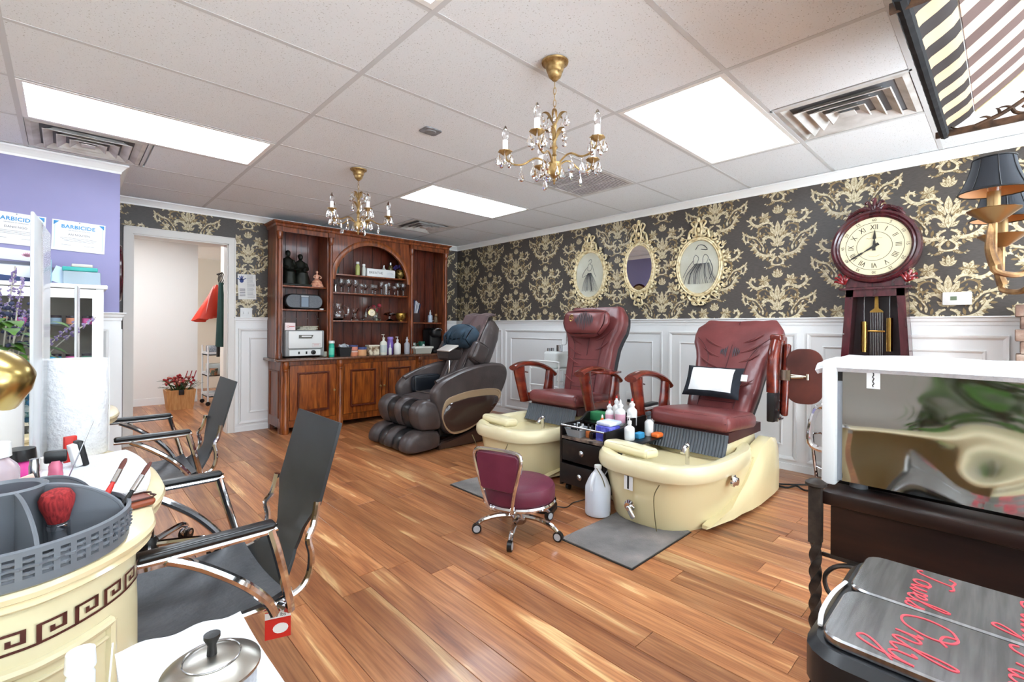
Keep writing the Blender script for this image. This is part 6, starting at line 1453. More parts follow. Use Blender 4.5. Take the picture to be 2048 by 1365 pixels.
# white spa trolley behind the massage chair
t = T('spa_trolley', 'white three tier metal trolley behind the massage chair', 'trolley', (0, 0, 0))
tx0, tx1, ty0, ty1 = 3.72, 4.16, 3.20, 3.62
for z in (.18, .44, .70):
    M().b2(tx0+.01, tx1-.01, ty0+.01, ty1-.01, z, z+.012).obj('shelf', mat('trolley_shelf', 'd9dcd8', .3), t, False)
    for x in (tx0, tx1): M().tube([(x, ty0+.03, z), (x, ty0, z+.03), (x, ty0, z+.07), (x, ty0+.03, z+.09), (x, ty1-.03, z+.09), (x, ty1, z+.07), (x, ty1, z+.03), (x, ty1-.03, z)], .009, 8, sub=3).obj('side_rail', whitepl, t)
for x in (tx0, tx1):
    for y in (ty0+.004, ty1-.004): M().cyl((x, y, .03), (x, y, .79), .01).obj('post', whitepl, t); M().cyl((x, y-.01, .022), (x, y+.01, .022), .022, n=14).obj('caster', black, t)
t = T('facial_steamer', 'white facial steamer with a gooseneck magnifier on the trolley', 'steamer', (3.93, 3.40, .712)); M().rb((0, 0, .09), (.26, .2, .18), .03, 2).obj('steamer_case', mat('steamer_white', 'd5d7d4', .35), t); M().cyl((-.03, -.05, .18), (-.03, -.05, .25), .035).obj('steamer_head', dullchrome, t); M().tube([(.0, -.06, .25), (.07, -.06, .26), (.08, -.06, .36), (.075, -.06, .5), (.09, -.06, .53), (.12, -.06, .535)], .006, 8, sub=5).obj('gooseneck', chrome, t); M().ell((.13, -.06, .53), (.035, .035, .01)).obj('magnifier', dullchrome, t)
for q in (-.08, -.02): M().cyl((q, .06, .18), (q, .06, .215), .018).obj('valve', dullchrome, t)
S(M().rb((0, 0, .03), (.22, .2, .06), .02, 2), 'towel_stack', towel, 'small folded white towels on the middle trolley shelf', 'towels', (3.88, 3.38, .452))
S(M().rb((0, 0, .05), (.16, .2, .1), .006, 1), 'product_box', mat('red_white_box', 'b7a8a6', .5), 'pale box on the bottom trolley shelf', 'box', (3.84, 3.46, .192)); S(M().cyl((0, 0, 0), (0, 0, .13), .03), 'product_can', mat('crimson', '8c2030', .4), 'red can on the bottom trolley shelf', 'can', (3.92, 3.28, .192))
# cords on the floor right of the near chair, chrome stand by the wainscot
S(M().tube([(3.74, 1.22, .02), (3.85, 1.13, .006), (3.95, 1.02, .006), (4.05, .9, .006), (4.15, .93, .01)], .006, 6, sub=6), 'power_cord', black, 'black power cord running along the wall behind the near pedicure chair', 'cord')
S(M().tube([(3.74, 1.25, .03), (3.78, 1.1, .006), (3.86, 1.05, .012), (3.82, .98, .006), (3.9, .88, .006), (3.95, .76, .006)], .007, 6, sub=6), 'power_cord', black, 'tangled black power cord on the floor behind the near pedicure chair', 'cord')
t = T('chrome_rack', 'small chrome rack leaning by the wainscot behind the bench', 'rack', (4.18, 1.0, 0)); M().tube([(0, 0, .02), (0, .02, .2), (.02, .045, .42), (.02, .06, .45)], .012, 8, sub=4).obj('rack_post', chrome, t); M().tube([(.02, .04, .34), (.02, -.05, .34), (.02, -.06, .1), (.0, 0, .1)], .008, 8, sub=3).obj('rack_bar', chrome, t)
# ================= manicure desks =================
half = [(-.60, -.515), (-.20, -.525), (-.066, -.52), (-.015, -.512), (.045, -.475), (.096, -.42), (.128, -.355), (.136, -.30), (.139, -.24), (.155, -.20), (.172, -.14), (.18, -.07)]
full = half+[(x, -y) for x, y in reversed(half)]
def smooth2(o, k=3): return [(p.x, p.y) for p in catmull([(a, b_, 0) for a, b_ in o], k)]
DT = smooth2(full)
def inset(out, d):
    o = [Vector((p[0], p[1], 0)) for p in out]; n = len(o); r = []
    for i in range(n):
        t_ = o[min(i+1, n-1)]-o[max(i-1, 0)]; t_.normalize(); nn = Vector((-t_.y, t_.x, 0)); r.append(o[i]+nn*d)
    return [(p.x, p.y) for p in r]
BI = inset(DT, .03)
def key_band(path, z, h, unit, s0, s1):
    """Greek key frieze following a plan path, as thin raised strips"""
    P = [Vector((p[0], p[1], 0)) for p in path]; acc = [0]
    for a, b_ in zip(P, P[1:]): acc.append(acc[-1]+(b_-a).length)
    def at(s):
        s = min(max(s, 0), acc[-1]-1e-6)
        for i in range(len(P)-1):
            if acc[i+1] >= s:
                f = (s-acc[i])/max(acc[i+1]-acc[i], 1e-9); p = P[i].lerp(P[i+1], f); t_ = (P[i+1]-P[i]).normalized(); return p, Vector((t_.y, -t_.x, 0))
        return P[-1], Vector((1, 0, 0))
    m = M(); K = [(0, 1, 0, .13), (0, .13, 0, 1), (0, .78, .87, 1), (.65, .78, .34, 1), (.33, .78, .34, .47), (.33, .46, .34, .66), (.2, .3, .2, .2)]
    n = int((s1-s0)/unit)
    for k in range(n):
        for u0, u1, v0, v1 in K[:6]:
            seg = max(1, int((u1-u0)*4))
            for q in range(seg):
                a = u0+(u1-u0)*q/seg; b_ = u0+(u1-u0)*(q+1)/seg; vs = []
                for uu, vv in ((a, v0), (b_, v0), (b_, v1), (a, v1)):
                    p, nn = at(s0+(k+uu)*unit); vs.append((p.x+nn.x*.0012, p.y+nn.y*.0012, z+vv*h))
                m.add(vs, [(0, 1, 2, 3)])
    return m
def desk(label, yc):
    t = T('manicure_desk', label, 'desk', (0, yc, 0))
    rings = [[(x, y, z) for x, y in inset(DT, d)] for d, z in ((.03, .718), (.012, .722), (.004, .728), (.010, .736), (.0, .741), (-.003, .75), (.0, .757), (.006, .76))]
    M().loft(rings).obj('desk_top', desk_top, t)
    for sg in (-1, 1):
        prof = ((.034, .02), (.028, .03), (.03, .1), (.024, .35), (.026, .60), (.03, .72)); rings = []
        for d, z in prof:
            q = [(x, y) for x, y in inset(DT, d) if sg*y > .295]; rings.append([(x, y, z) for x, y in q])
        M().loft(rings).obj('pedestal', desk_cream, t)
    M().b2(-.6, -.58, -.3, .3, .05, .718).obj('modesty_panel', desk_cream, t, False)
    bi = [p for p in inset(DT, .0262) if p[1] < -.295]
    key_band(bi, .655, .032, .05, .02, sum(math.dist(a, b_) for a, b_ in zip(bi, bi[1:]))).obj('greek_key', key_brown, t, False)
    m = M()
    P = [Vector((p[0], p[1], 0)) for p in inset(DT, .025)]
    seg = [i for i in range(len(P)) if -.42 < P[i].x < .07 and P[i].y < 0]
    for zz, r in ((.625, .009), (.60, .004), (.12, .009)): m.tube([(P[i].x, P[i].y, zz) for i in seg], r, 8)
    for i in (seg[0], seg[-1]): m.tube([(P[i].x, P[i].y, .12), (P[i].x, P[i].y, .625)], .009, 8)
    m.obj('panel_moulding', desk_cream, t)
    m = M()
    seg2 = [i for i in range(len(P)) if P[i].x > .11]
    m.obj('body_pilaster', desk_cream, t) if False else None
    return t
desk('cream serpentine manicure desk with Greek key band holding the grey organizer', 1.52)
desk('cream manicure desk further back behind the acrylic screen', 2.86)
d0 = desk('lower cream table edge at the bottom left corner of the picture', .365); d0.scale = (1, 1, .868)
DZ0 = .761
# ================= black and chrome client chairs =================
def client_chair(label, loc, rz=0):
    t = T('client_chair', label, 'chair', loc, rz)
    seatm = noisy('seat_black', [(.35, '202226'), (.7, '2c2e33')], ns=9, rough=.42, bump=.15, bscale=40)
    def seat(u, v):
        x = -.21+.40*u; y = (v-.5)*.40
        return (x, y, .452-.012*sin(PI*u)-.016*sin(PI*v)+.01*(u > .95))
    M().grid(seat, 10, 10, .012).obj('seat', seatm, t)
    def back(u, v):
        # u 0 at the seat rear, 1 at the top
        x = .19+.075*sin(min(u/.3, 1)*PI/2)+.085*max(0, u-.3)/.7; z = .44+.43*u**1.05 if u > .12 else .44+.055*u/.12*.9
        hw = .165 if u > .5 else (.165-.075*sin(PI*min(1, (.5-u)/.32)*.5) if u > .18 else .09+.075*(1-u/.18))
        return (x, (v-.5)*2*hw, z)
    M().grid(back, 28, 8, .009).obj('backrest', noisy('back_black', [(.35, '232527'), (.7, '2e3032')], ns=9, rough=.38), t)
    for s in (-1, 1):
        y = s*.19
        M().tube([(.285, s*.172, .66), (.272, s*.178, .60), (.255, s*.187, .57), (.262, s*.19, .53), (.258, s*.19, .48), (.235, s*.192, .445), (.19, s*.194, .432), (.1, s*.195, .430), (-.2, s*.195, .430)], .0095, 8, sub=4).obj('side_tube', chrome, t)
        ya = s*.268
        a_ = M().rb((.01, ya, .668), (.27, .038, .018), .009, 2).obj('arm_pad', black_lth, t)
        M().tube([(-.125, ya, .655), (-.06, ya, .652), (.13, ya, .652), (.145, ya, .66)], .0085, 8, sub=2).obj('arm_frame', chrome, a_)
        M().tube([(.135, ya, .655), (.155, ya, .58), (.185, ya-s*.02, .46), (.192, ya-s*.03, .425)], .0115, 8, sub=3).obj('arm_strut', chrome, a_)
        M().tube([(-.07, ya, .65), (-.01, ya, .615), (.07, ya, .55), (.13, ya-s*.015, .48), (.155, ya-s*.03, .43)], .0115, 8, sub=4).obj('arm_strut', chrome, a_)
        M().tube([(.19, ya-s*.03, .428), (.17, s*.19, .425)], .010, 8).obj('strut_foot', chrome, a_)
    M().tube([(-.2, -.195, .43), (-.205, 0, .428), (-.2, .195, .43)], .0095, 8, sub=2).obj('front_tube', chrome, t)
    M().b2(-.06, .1, -.09, .09, .39, .405).obj('seat_plate', black, t, False); M().cyl((.02, 0, .12), (.02, 0, .395), .023).obj('gas_lift', black, t); M().lathe([(.03, .06), (.042, .07), (.042, .11), (.03, .13)], (.02, 0, 0), 14).obj('base_hub', black, t)
    for k in range(5):
        a = R(48+72*k); d = Vector((cos(a), sin(a), 0)); o = Vector((.02, 0, 0))
        lg = M().tube([o+d*.03+Vector((0, 0, .095)), o+d*.16+Vector((0, 0, .095)), o+d*.24+Vector((0, 0, .09)), o+d*.275+Vector((0, 0, .07))], lambda u: .0165-.003*u, 8, sub=3).obj('base_leg', chrome, t)
        q = o+d*.275; e = Vector((-d.y, d.x, 0))
        for s in (-1, 1): M().cyl(q+e*s*.006+Vector((0, 0, .028)), q+e*s*.024+Vector((0, 0, .028)), .028, n=16).obj('caster_wheel', black, lg)
        M().ell(q+Vector((0, 0, .036)), (.03, .026, .024), 12, 8).obj('caster_hood', chrome, lg)
    return t
c1 = client_chair('black leather and chrome client chair nearest the camera beside the cream desk', (.23, 1.50, 0))
c2 = dup(c1, (.275, 2.84, 0), 0, 'black leather and chrome client chair further back near the doorway')
t = T('price_tag', 'red and white care tag hanging from the near chair seat', 'tag', (.40, 1.285, .385), R(-20)); M().box((0, 0, 0), (.06, .0016, .07)).obj('tag_card', red, t, False); M().box((0, -.001, .025), (.06, .0016, .016)).obj('tag_header', whitepl, t, False); M().ext(ellipse(.018, .013, 16), 0, .0008, basis((1, 0, 0), (0, 0, 1), (0, -1, 0), (.006, -.0009, -.01))).obj('tag_badge', whitepl, t, False)
inst('lettering', text_mesh('200 lbs', .013, blackm, .0006), t, (0, -.002, .025), (R(90), 0, 0))
# ================= things on the near desk =================
og = mat('organizer_grey', '62666c', .42)
t = T('organizer', 'grey woven plastic organizer with divided compartments on the near desk', 'organizer', (-.068, 1.146, DZ0), R(0))
OR = .158; n = 64
M().lathe([(OR*.97, 0), (OR*1.0, .003), (OR*1.005, .016), (OR*.97, .018), (OR*.95, .006), (0, .006)], n=48).obj('organizer_base', og, t)
M().lathe([(OR*.985, .048), (OR*1.02, .05), (OR*1.02, .058), (OR*.985, .06), (OR*.97, .054)], n=48, caps=False).obj('organizer_rim', og, t)
for r_ in range(3):
    z = .0215+.0095*r_; m = M()
    m.tube([(OR*(1.0+.014*(1 if (i+r_) % 2 else -1))*cos(2*PI*i/96), OR*(1.0+.014*(1 if (i+r_) % 2 else -1))*sin(2*PI*i/96), z+.002) for i in range(96)], .0029, 6, closed=True); m.obj('woven_band', og, t)
for i in range(48):
    a = 2*PI*i/48; M().box((OR*cos(a), OR*sin(a), .033), (.004, .008, .034), (0, 0, a)).obj('woven_stake', og, t, False)
M().lathe([(OR*.955, .02), (OR*.955, .05)], n=48, caps=False).obj('inner_wall', mat('org_inner', '7a7e84', .5), t) if False else None
def divider(a, r0, r1, hgt):
    m = M(); c, s = cos(a), sin(a); out = []
    for i in range(13):
        u = i/12; r = r0+(r1-r0)*u; z = .05+(hgt-.05)*max(0, cos(u*PI/2))**.6
        out.append((r, z))
    pts = [(r0, .006)]+[(r1, .006)]+list(reversed(out))
    m.ext(pts, -.0015, .0015, basis((c, s, 0), (0, 0, 1), (s, -c, 0))); m.obj('divider', og, t, False)
    P = [(c*r, s*r, z) for r, z in out]; M().tube(P, .0032, 6).obj('divider_rim', og, t)
for k in range(6): divider(R(-75+60*k), .045, OR*.98, .115)
M().lathe([(.045, .006), (.046, .112), (.05, .117), (.045, .12), (.04, .115), (.041, .006)], n=32, caps=False).obj('center_cup', og, t)
def brush(name, label, p0, p1, hm, fm, tm, r=.005, cat='brush'):
    p0, p1 = Vector(p0), Vector(p1); t = T(name, label, cat, tuple(p0)); d = p1-p0
    M().tube([d*0, d*.25, d*.6], lambda u: r*(.7+.5*sin(PI*u)), 10, sub=2).obj('handle', hm, t); M().tube([d*.58, d*.8], lambda u: r*(1-.05*u), 10).obj('ferrule', fm, t); M().tube([d*.79, d*.9, d*1.0], lambda u: r*(.9+.25*u if u < .6 else 1.05-1.2*(u-.6)), 10, sub=3, flat=.6).obj('bristles', tm, t)
bris = mat('brown_bristle', '5a3028', .8)
brush('lip_brush', 'slim brush with red handle leaning in the organizer', (.04, 1.165, .79), (.092, 1.243, .877), red, chrome, bris)
brush('lip_brush', 'slim brush with black handle leaning out of the organizer', (.052, 1.12, .77), (.128, 1.20, .872), black, chrome, bris)
t = T('powder_brush', 'short silver powder brush with dense red bristles', 'brush', (-.004, 1.12, DZ0+.008), rot=(R(6), R(-3), 0)); t.scale = (.78, .78, .98); M().cyl((0, 0, 0), (0, 0, .048), .0185, n=24).obj('ferrule', dullchrome, t); M().lathe([(.0195, .036), (.0197, .04), (.0195, .044)], n=24).obj('ferrule_ring', chrome, t)
M().lathe([(.018, .048), (.022, .06), (.029, .078), (.03, .09), (.024, .1), (.01, .105), (0, .106)], n=24).obj('bristles', noisy('red_bristle', [(.35, '6e1217'), (.65, 'a02a2a')], scale=(40, 40, 4), ns=6, rough=.85), t)
S(M().rb((0, 0, .05), (.02, .004, .11), .0019, 2), 'emery_board', mat('emery_pink', 'd9b7a8', .9), 'pale rounded nail file standing in the organizer', 'nail file', (-.02, 1.19, DZ0+.02), rot=(R(-12), R(-14), R(15)))
# flat towel, wallet
def tw2(u, v): return (-.06+.225*u-.03*(v-.5)**2*4*u, 1.36+.47*v, DZ0+.012+.002*sin(u*9+v*5))
S(M().grid(tw2, 16, 20, .009), 'hand_towel', towel, 'flat white towel spread on the near manicure desk', 'towel')
t = T('wallet', 'rust brown leather case at the edge of the near desk towel', 'wallet', (.085, 1.285, DZ0), R(12)); M().rb((0, 0, .009), (.115, .055, .018), .009, 2).obj('case_body', noisy('rust_leather', [(.35, '6d2f1c'), (.65, '944a30')], ns=14, rough=.35), t); M().tube([(-.05, -.024, .0185), (.05, -.024, .0185), (.055, 0, .0185), (.05, .024, .0185), (-.05, .024, .0185)], .0022, 6, sub=2).obj('case_edge', mat('case_dark', '3d1c14', .5), t)
# paper towel roll
t = T('paper_towel_roll', 'tall white paper towel roll on the far end of the near desk', 'paper towel', (.025, 1.935, DZ0)); 
M().lathe([(.02, 0), (.074, .0), (.0755, .003), (.0755, .284), (.074, .287), (.021, .287), (.02, .285)], n=40).obj('roll', noisy('paper_roll', [(.35, 'd6d6d8'), (.65, 'e4e4e4')], ns=40, rough=.95, bump=.5, bscale=90), t); M().cyl((0, 0, .001), (0, 0, .286), .0195, n=16, caps=False).obj('core', mat('cardboard', 'b79d7c', .9), t)
M().tube([(.0758, -.004, .0), (.077, -.006, .14), (.0758, -.004, .287)], .0012, 5).obj('loose_edge', paper, t)
# acrylic guards
for (x, y0, y1, z1, lb) in ((-.046, 1.60, 1.96, 1.42, 'clear acrylic screen standing on the near desk'), (.035, 2.42, 2.60, 1.30, 'narrow clear acrylic screen on the far desk')):
    t = T('acrylic_screen', lb, 'screen', (x, (y0+y1)/2, DZ0), R(-3.6)); M().rb((0, 0, (z1-DZ0)/2), (.007, y1-y0, z1-DZ0), .002, 1).obj('sheet', acrylic, t); M().rb((0, 0, .006), (.05, y1-y0, .01), .003, 1).obj('screen_foot', acrylic, t)
# gold lamp head
t = T('desk_lamp', 'polished brass dome desk lamp at the left edge', 'lamp', (-.16, 1.5, DZ0))
M().lathe([(.07, 0), (.07, .012), (.02, .02), (.008, .03)], n=24).obj('lamp_base', gold, t); M().tube([(0, 0, .02), (-.01, 0, .2), (.0, 0, .32), (.03, -.02, .36)], .007, 8, sub=4).obj('lamp_arm', gold, t)
M().lathe([(.012, .085), (.03, .082), (.05, .07), (.062, .045), (.066, .015), (.068, .0), (.064, 0), (.06, .02), (.045, .06), (.0, .075)], (.035, -.03, .255), 28, (R(20), R(38), 0)).obj('lamp_head', gold, t)
# vase of stones and lavender
t = T('flower_vase', 'clear glass vase of blue glass stones with lavender stems at the left edge', 'vase', (-.17, 2.5, DZ0))
M().ext(rrect(.2, .2, .02), 0, .27, Matrix.Identity(4)).obj('vase_glass', thinglass, t)
random.seed(12); beadm = [mat('bead_blue', '4f86a8', .08, trans=.4, ior=1.3), mat('bead_teal', '86b4b8', .08, trans=.4, ior=1.3), mat('bead_clear', 'cfdad8', .05, trans=.5, ior=1.3)]
BM = [M().ell((0, 0, 0), (.014, .014, .010), 8, 6).mesh('glass_stone', q) for q in beadm]
for k in range(170):
    lv = k//24; x = random.uniform(-.085, .085); y = random.uniform(-.085, .085)
    inst('glass_stone', BM[random.randrange(3)], t, (x, y, .014+lv*.024+random.uniform(-.004, .004)), (random.random(), random.random(), random.random()*3))
lav = noisy('lavender', [(.35, '6e5b86'), (.65, 'a897bd')], ns=30, rough=.9); stemm = mat('stem_pale', 'b9b3a6', .8); navyb = mat('berry_navy', '2f3350', .6)
stems = [((.0, .0), (.04, -.04, .60), 0), ((-.02, .02), (.0, .0, .52), 0), ((.03, 0), (.10, -.02, .50), 0), ((.02, .03), (.03, .05, .46), 0), ((.06, .0), (.26, .02, .42), 1), ((.05, .02), (.20, -.03, .40), 1), ((-.03, -.02), (-.05, -.06, .5), 0), ((.03, -.03), (.06, -.06, .56), 0), ((-.05, 0), (-.1, -.02, .54), 0), ((.01, -.02), (.065, -.05, .44), 0)]
for q, (bs_, tip, thin) in enumerate(stems):
    P = catmull([(bs_[0], bs_[1], .16), ((bs_[0]+tip[0])*.45, (bs_[1]+tip[1])*.5, .16+(tip[2]-.16)*.55), tip], 8)
    sm = M().tube(P, .0022, 6).obj('flower_stem', stemm, t)
    fl_ = M(); N_ = 70
    for i in range(N_):
        p = P[int(len(P)*.62)+int((len(P)-1-int(len(P)*.62))*i/N_)]; rr_ = .011*(1-.6*i/N_)*(.5 if thin else 1)
        fl_.ell((p.x+random.uniform(-1, 1)*rr_, p.y+random.uniform(-1, 1)*rr_, p.z+random.uniform(-.01, .01)), random.uniform(.002, .0042), 6, 4)
    fl_.obj('blossom', lav if q % 3 else navyb if q == 3 else lav, sm)
for k in range(80):
    a = random.uniform(0, 6.28); r = random.uniform(.02, .13); z = .25+random.uniform(0, .16)
    def lf(u, v):
        w_ = .022*sin(PI*min(.98, u+.02))*(2*v-1); x = r+.075*u; return (x*cos(a)-w_*sin(a), x*sin(a)+w_*cos(a), z+.03*u-.05*u*u)
    M().grid(lf, 6, 2).obj('leaf', leafg, t)
m = M()
for k in range(120): m.ell((random.uniform(-.12, .13), random.uniform(-.1, .08), .3+random.uniform(0, .17)), random.uniform(.005, .009), 6, 4)
o = m.obj('berries', navyb, t); o['kind'] = 'stuff'
# little bottles and tools behind the organizer
bottle('polish_remover', 'white capped clear bottle at the far left of the near desk', (-.10, 1.40, DZ0), .035, .13, mat('pinkish_clear', 'e3d3dd', .15, trans=.5), .5, 'cap', whitepl)
bottle('acrylic_liquid', 'clear bottle with pink liquid and black cap on the near desk', (-.075, 1.555, DZ0), .032, .085, mat('hot_pink', 'e0489c', .2), .7, 'cap', black)
bottle('nail_glue', 'small white bottle with white cap between the tubes', (-.025, 1.47, DZ0), .018, .075, mat('glue_white', 'ece6ea', .3), .6, 'cap', whitepl, lab=mat('glue_label', 'd9d2d8', .5))
bottle('lip_gloss', 'tall pink gloss tube with black cap standing in the organizer', (-.012, 1.30, DZ0+.02), .0115, .1, mat('gloss_pink', 'cf6f88', .2), .8, None)
M().rb((0, 0, .108), (.034, .014, .024), .004, 1).obj('cap', black, bpy.data.objects['lip_gloss'])
bottle('polish_jar', 'blue capped bottle standing at the left of the organizer', (-.125, 1.20, DZ0+.01), .018, .1, blue, .7, 'cap', mat('blue_cap', '2b3aa0', .3))
bottle('polish_jar', 'magenta handled tool tub in the organizer', (-.10, 1.16, DZ0+.01), .02, .075, pink, .8, None)
bottle('polish_jar', 'violet bottle in the organizer behind the magenta one', (-.09, 1.235, DZ0+.01), .015, .085, mat('violet_pl', '6a4aa0', .3), .7, None)
bottle('polish_jar', 'silver cuticle tool handle in the centre cup', (-.04, 1.235, DZ0+.012), .008, .13, dullchrome, .8, None)
S(M().rb((0, 0, .04), (.028, .012, .08), .003, 1), 'gel_box', red, 'red lettered packet leaning on the paper towel roll', 'packet', (.012, 1.77, DZ0+.004), R(20))
t = T('nail_brush', 'black nail brush with white bristles beside the paper towel roll', 'brush', (.04, 1.70, DZ0+.014), rot=(0, R(-12), R(20))); M().rb((0, 0, .035), (.014, .03, .07), .004, 1).obj('brush_back', black, t); M().rb((-.014, 0, .035), (.016, .026, .06), .003, 1).obj('bristles', whitepl, t)
S(M().cyl((0, 0, 0), (.055, .02, .16), .0013, n=6), 'metal_pick', dullchrome, 'thin metal pick standing in front of the paper towel', 'tool', (-.005, 1.48, DZ0))
S(M().rb((0, 0, .13), (.05, .05, .26), .006, 1), 'glove_carton', mat('carton_white', 'e6e4e4', .6), 'tall narrow white carton beside the acrylic screen', 'box', (-.105, 1.56+.3, DZ0))
# white display cabinet with polish jars against the lilac wall
t = T('display_cabinet', 'white glass front display cabinet of polish jars against the lilac wall', 'cabinet', (-.125, 4.47, 0))
W_, D_, H_ = .30, .15, 1.40
for s in (-1, 1): M().b2(s*W_-.02, s*W_+.02, -D_, D_, 0, H_).obj('side_panel', trimw, t, False)
M().b2(-W_, W_, D_-.01, D_, 0, H_).obj('back_panel', mat('cab_back', '8c8276', .7), t, False); M().rb((0, 0, H_+.01), (2*W_+.08, 2*D_+.04, .028), .006, 1).obj('cabinet_top', trimw, t); M().b2(-W_, W_, -D_, D_, 0, .08).obj('plinth', trimw, t, False)
for zz in (.33, .62, .88, 1.14): M().b2(-W_+.02, W_-.02, -D_+.03, D_-.01, zz, zz+.012).obj('shelf', mat('shelf_dark', '4a453f', .5), t, False)
d = M().b2(-W_-.015, -W_+.04, -D_-.02, -D_, .08, H_-.01).b2(W_-.04, W_+.015, -D_-.02, -D_, .08, H_-.01).b2(-W_+.04, W_-.04, -D_-.02, -D_, H_-.07, H_-.01).b2(-W_+.04, W_-.04, -D_-.02, -D_, .08, .14).obj('door_frame', trimw, t, False)
M().b2(-W_+.04, W_-.04, -D_-.012, -D_-.008, .14, H_-.07).obj('door_glass', thinglass, d, False)
cols = ['c0574a', '5f9a7a', '8aa0b0', 'd88a66', '8a7a80', 'd04a8a', '8a5a3a', '58b4d8', 'd85aa0', 'd8a8b0', '6a8a4a', 'b0506a']; ji = 0
for zz in (.632, .892, 1.152):
    for k in range(7):
        x = -.24+.08*k; jt = T('powder_jar', '', 'jar', (x-.125, 4.47-.075, zz), group='polish jars in the display cabinet')
        nm = ['first', 'second', 'third', 'fourth', 'fifth', 'sixth', 'seventh'][k]; rw_ = {.632: 'lower', .892: 'middle', 1.152: 'upper'}[zz]
        jt['label'] = '%s polish jar from the left on the %s shelf of the display cabinet' % (nm, rw_)
        M().lathe([(.026, 0), (.03, .004), (.03, .04), (.028, .044)], n=14).obj('jar_body', mat('powder_%s' % cols[ji % 12], cols[ji % 12], .3), jt); M().lathe([(.031, .044), (.031, .06), (0, .061)], n=14).obj('lid', mat('jar_lid_dark', '3c3038', .4) if zz > .7 else dullchrome, jt); ji += 5 if k % 2 else 1
# boxes and cards on top of the cabinet
t = T('storage_case', 'clear case with a teal tray on top of the white display cabinet', 'case', (.085, 4.42, H_+.024)); M().rb((0, 0, .045), (.19, .14, .09), .008, 1).obj('case_shell', mat('case_clear', 'c6d6dc', .15, trans=.5, ior=1.2), t); M().rb((-.01, -.0, .105), (.18, .13, .028), .006, 1).obj('teal_tray', teal, t); M().rb((.0, -.01, .13), (.11, .1, .022), .006, 1).obj('bag', mat('bag_clear', 'b9b4ac', .3), t)
t = T('storage_case', 'pale blue clear case seen through the acrylic screen', 'case', (-.115, 4.42, H_+.024)); M().rb((0, 0, .08), (.1, .12, .16), .008, 1).obj('case_shell', mat('case_blue', 'a9cfd8', .2, trans=.4, ior=1.2), t); M().rb((0, -.064, .1), (.08, .006, .08), .003, 1).obj('case_label', mat('lbl', '8fc4cc', .4), t)
S(M().box((0, 0, .055), (.09, .004, .11), (R(-14), R(20), 0)), 'mask_packet', mat('mask_blue', 'b8cbe0', .7), 'pale blue folded mask leaning between the two cases', 'packet', (-.02, 4.40, H_+.028))
def card(name, label, x, z, w_, h_, m_, yy=YL-.004, rot=0, cat='certificate'):
    t = T(name, label, cat, (x, yy, z), rot=(0, R(rot), 0)); M().b2(-w_/2, w_/2, -.0015, .0015, -h_/2, h_/2).obj('sheet', m_, t, False); return t
tb = mat('cert_blue', '2f86bd', .5); tg = mat('cert_grey', '4f4f54', .6); lbm = mat('cert_edge', '9cc4e4', .6)
def cert(label, x, z, rot, name, body):
    t = card('certificate', label, x, z, .285, .215, paper, rot=rot); m = M()
    for x0, x1, z0, z1 in ((-.13, -.127, -.09, .09), (.127, .13, -.09, .09)): m.b2(x0, x1, -.0022, -.0016, z0, z1)
    m.obj('border_print', lbm, t, False); m = M()
    for s in (-1, 1): M().add([(s*.135, -.0022, .1), (s*.105, -.0022, .1), (s*.135, -.0022, .07)], [(0, 1, 2)]).obj('corner_print', tb, t, False)
    inst('lettering', text_mesh('BARBICIDE', .036, tb, .0006, spacing=1.05, bold=.025), t, (-.005, -.0022, .065), (R(90), 0, 0)); inst('lettering', text_mesh('CERTIFICATE OF COMPLETION', .0085, tg, .0006), t, (0, -.0022, .04), (R(90), 0, 0))
    inst('lettering', text_mesh(body, .02, tg, .0006), t, (0, -.0022, .01), (R(90), 0, 0)); m = M()
    for k in range(3): m.b2(-.1+.01*k, .1-.01*k, -.0022, -.0016, -.016-.01*k, -.0145-.01*k)
    m.b2(-.09, -.04, -.0022, -.0016, -.066, -.0645); m.b2(.03, .085, -.0022, -.0016, -.066, -.0645); m.obj('print_lines', tg, t, False)
    M().ell((0, -.003, .1), (.004, .004, .004), 8, 5).obj('push_pin', dullchrome, t)
cert('white certificate with bold blue heading at the left edge', -.245, 1.80, 2.5, 'a', 'DANH NGO'); cert('white certificate with paler blue heading nearer the wall corner', .072, 1.787, 1.5, 'b', 'AN NGUYEN')
t = card('lotus_card', 'white card with a pink lotus print below the left certificate', -.235, 1.625, .19, .075, paper, rot=3, cat='card'); m = M()
for k in range(7): m.ext([(x*cos(R(30+20*k))-y*sin(R(30+20*k)), x*sin(R(30+20*k))+y*cos(R(30+20*k))) for x, y in ((0, 0), (.02, .006), (.035, 0), (.02, -.006))], 0, .0005, basis((1, 0, 0), (0, 0, 1), (0, -1, 0), (.045, -.0018, -.01)))
m.obj('lotus_print', mat('lotus_pink', 'd9a0b4', .6), t, False)
t = card('business_card', 'framed white document with a navy strip on the cabinet top', -.26, 1.495, .30, .13, mat('doc_white', 'e6e8ee', .5), yy=4.56, cat='document'); M().b2(-.16, .16, -.008, -.002, .055, .075).obj('frame_bar', mat('frame_grey', '5c5a66', .5), t, False); m = M(); m.grid(lambda u, v: (-.15+.3*u, -.0025, -.06+.025*v+.03*(1-u)*v), 8, 2); m.obj('navy_strip', mat('navy_print', '2b3a66', .5), t)
S(M().b2(-.16, .30, -.006, .006, -.0, .02), 'frame_ledge', mat('ledge_grey', '6c6a78', .5), 'dark grey picture frame edge standing on the cabinet top', 'frame', (-.2, 4.60, 1.53))
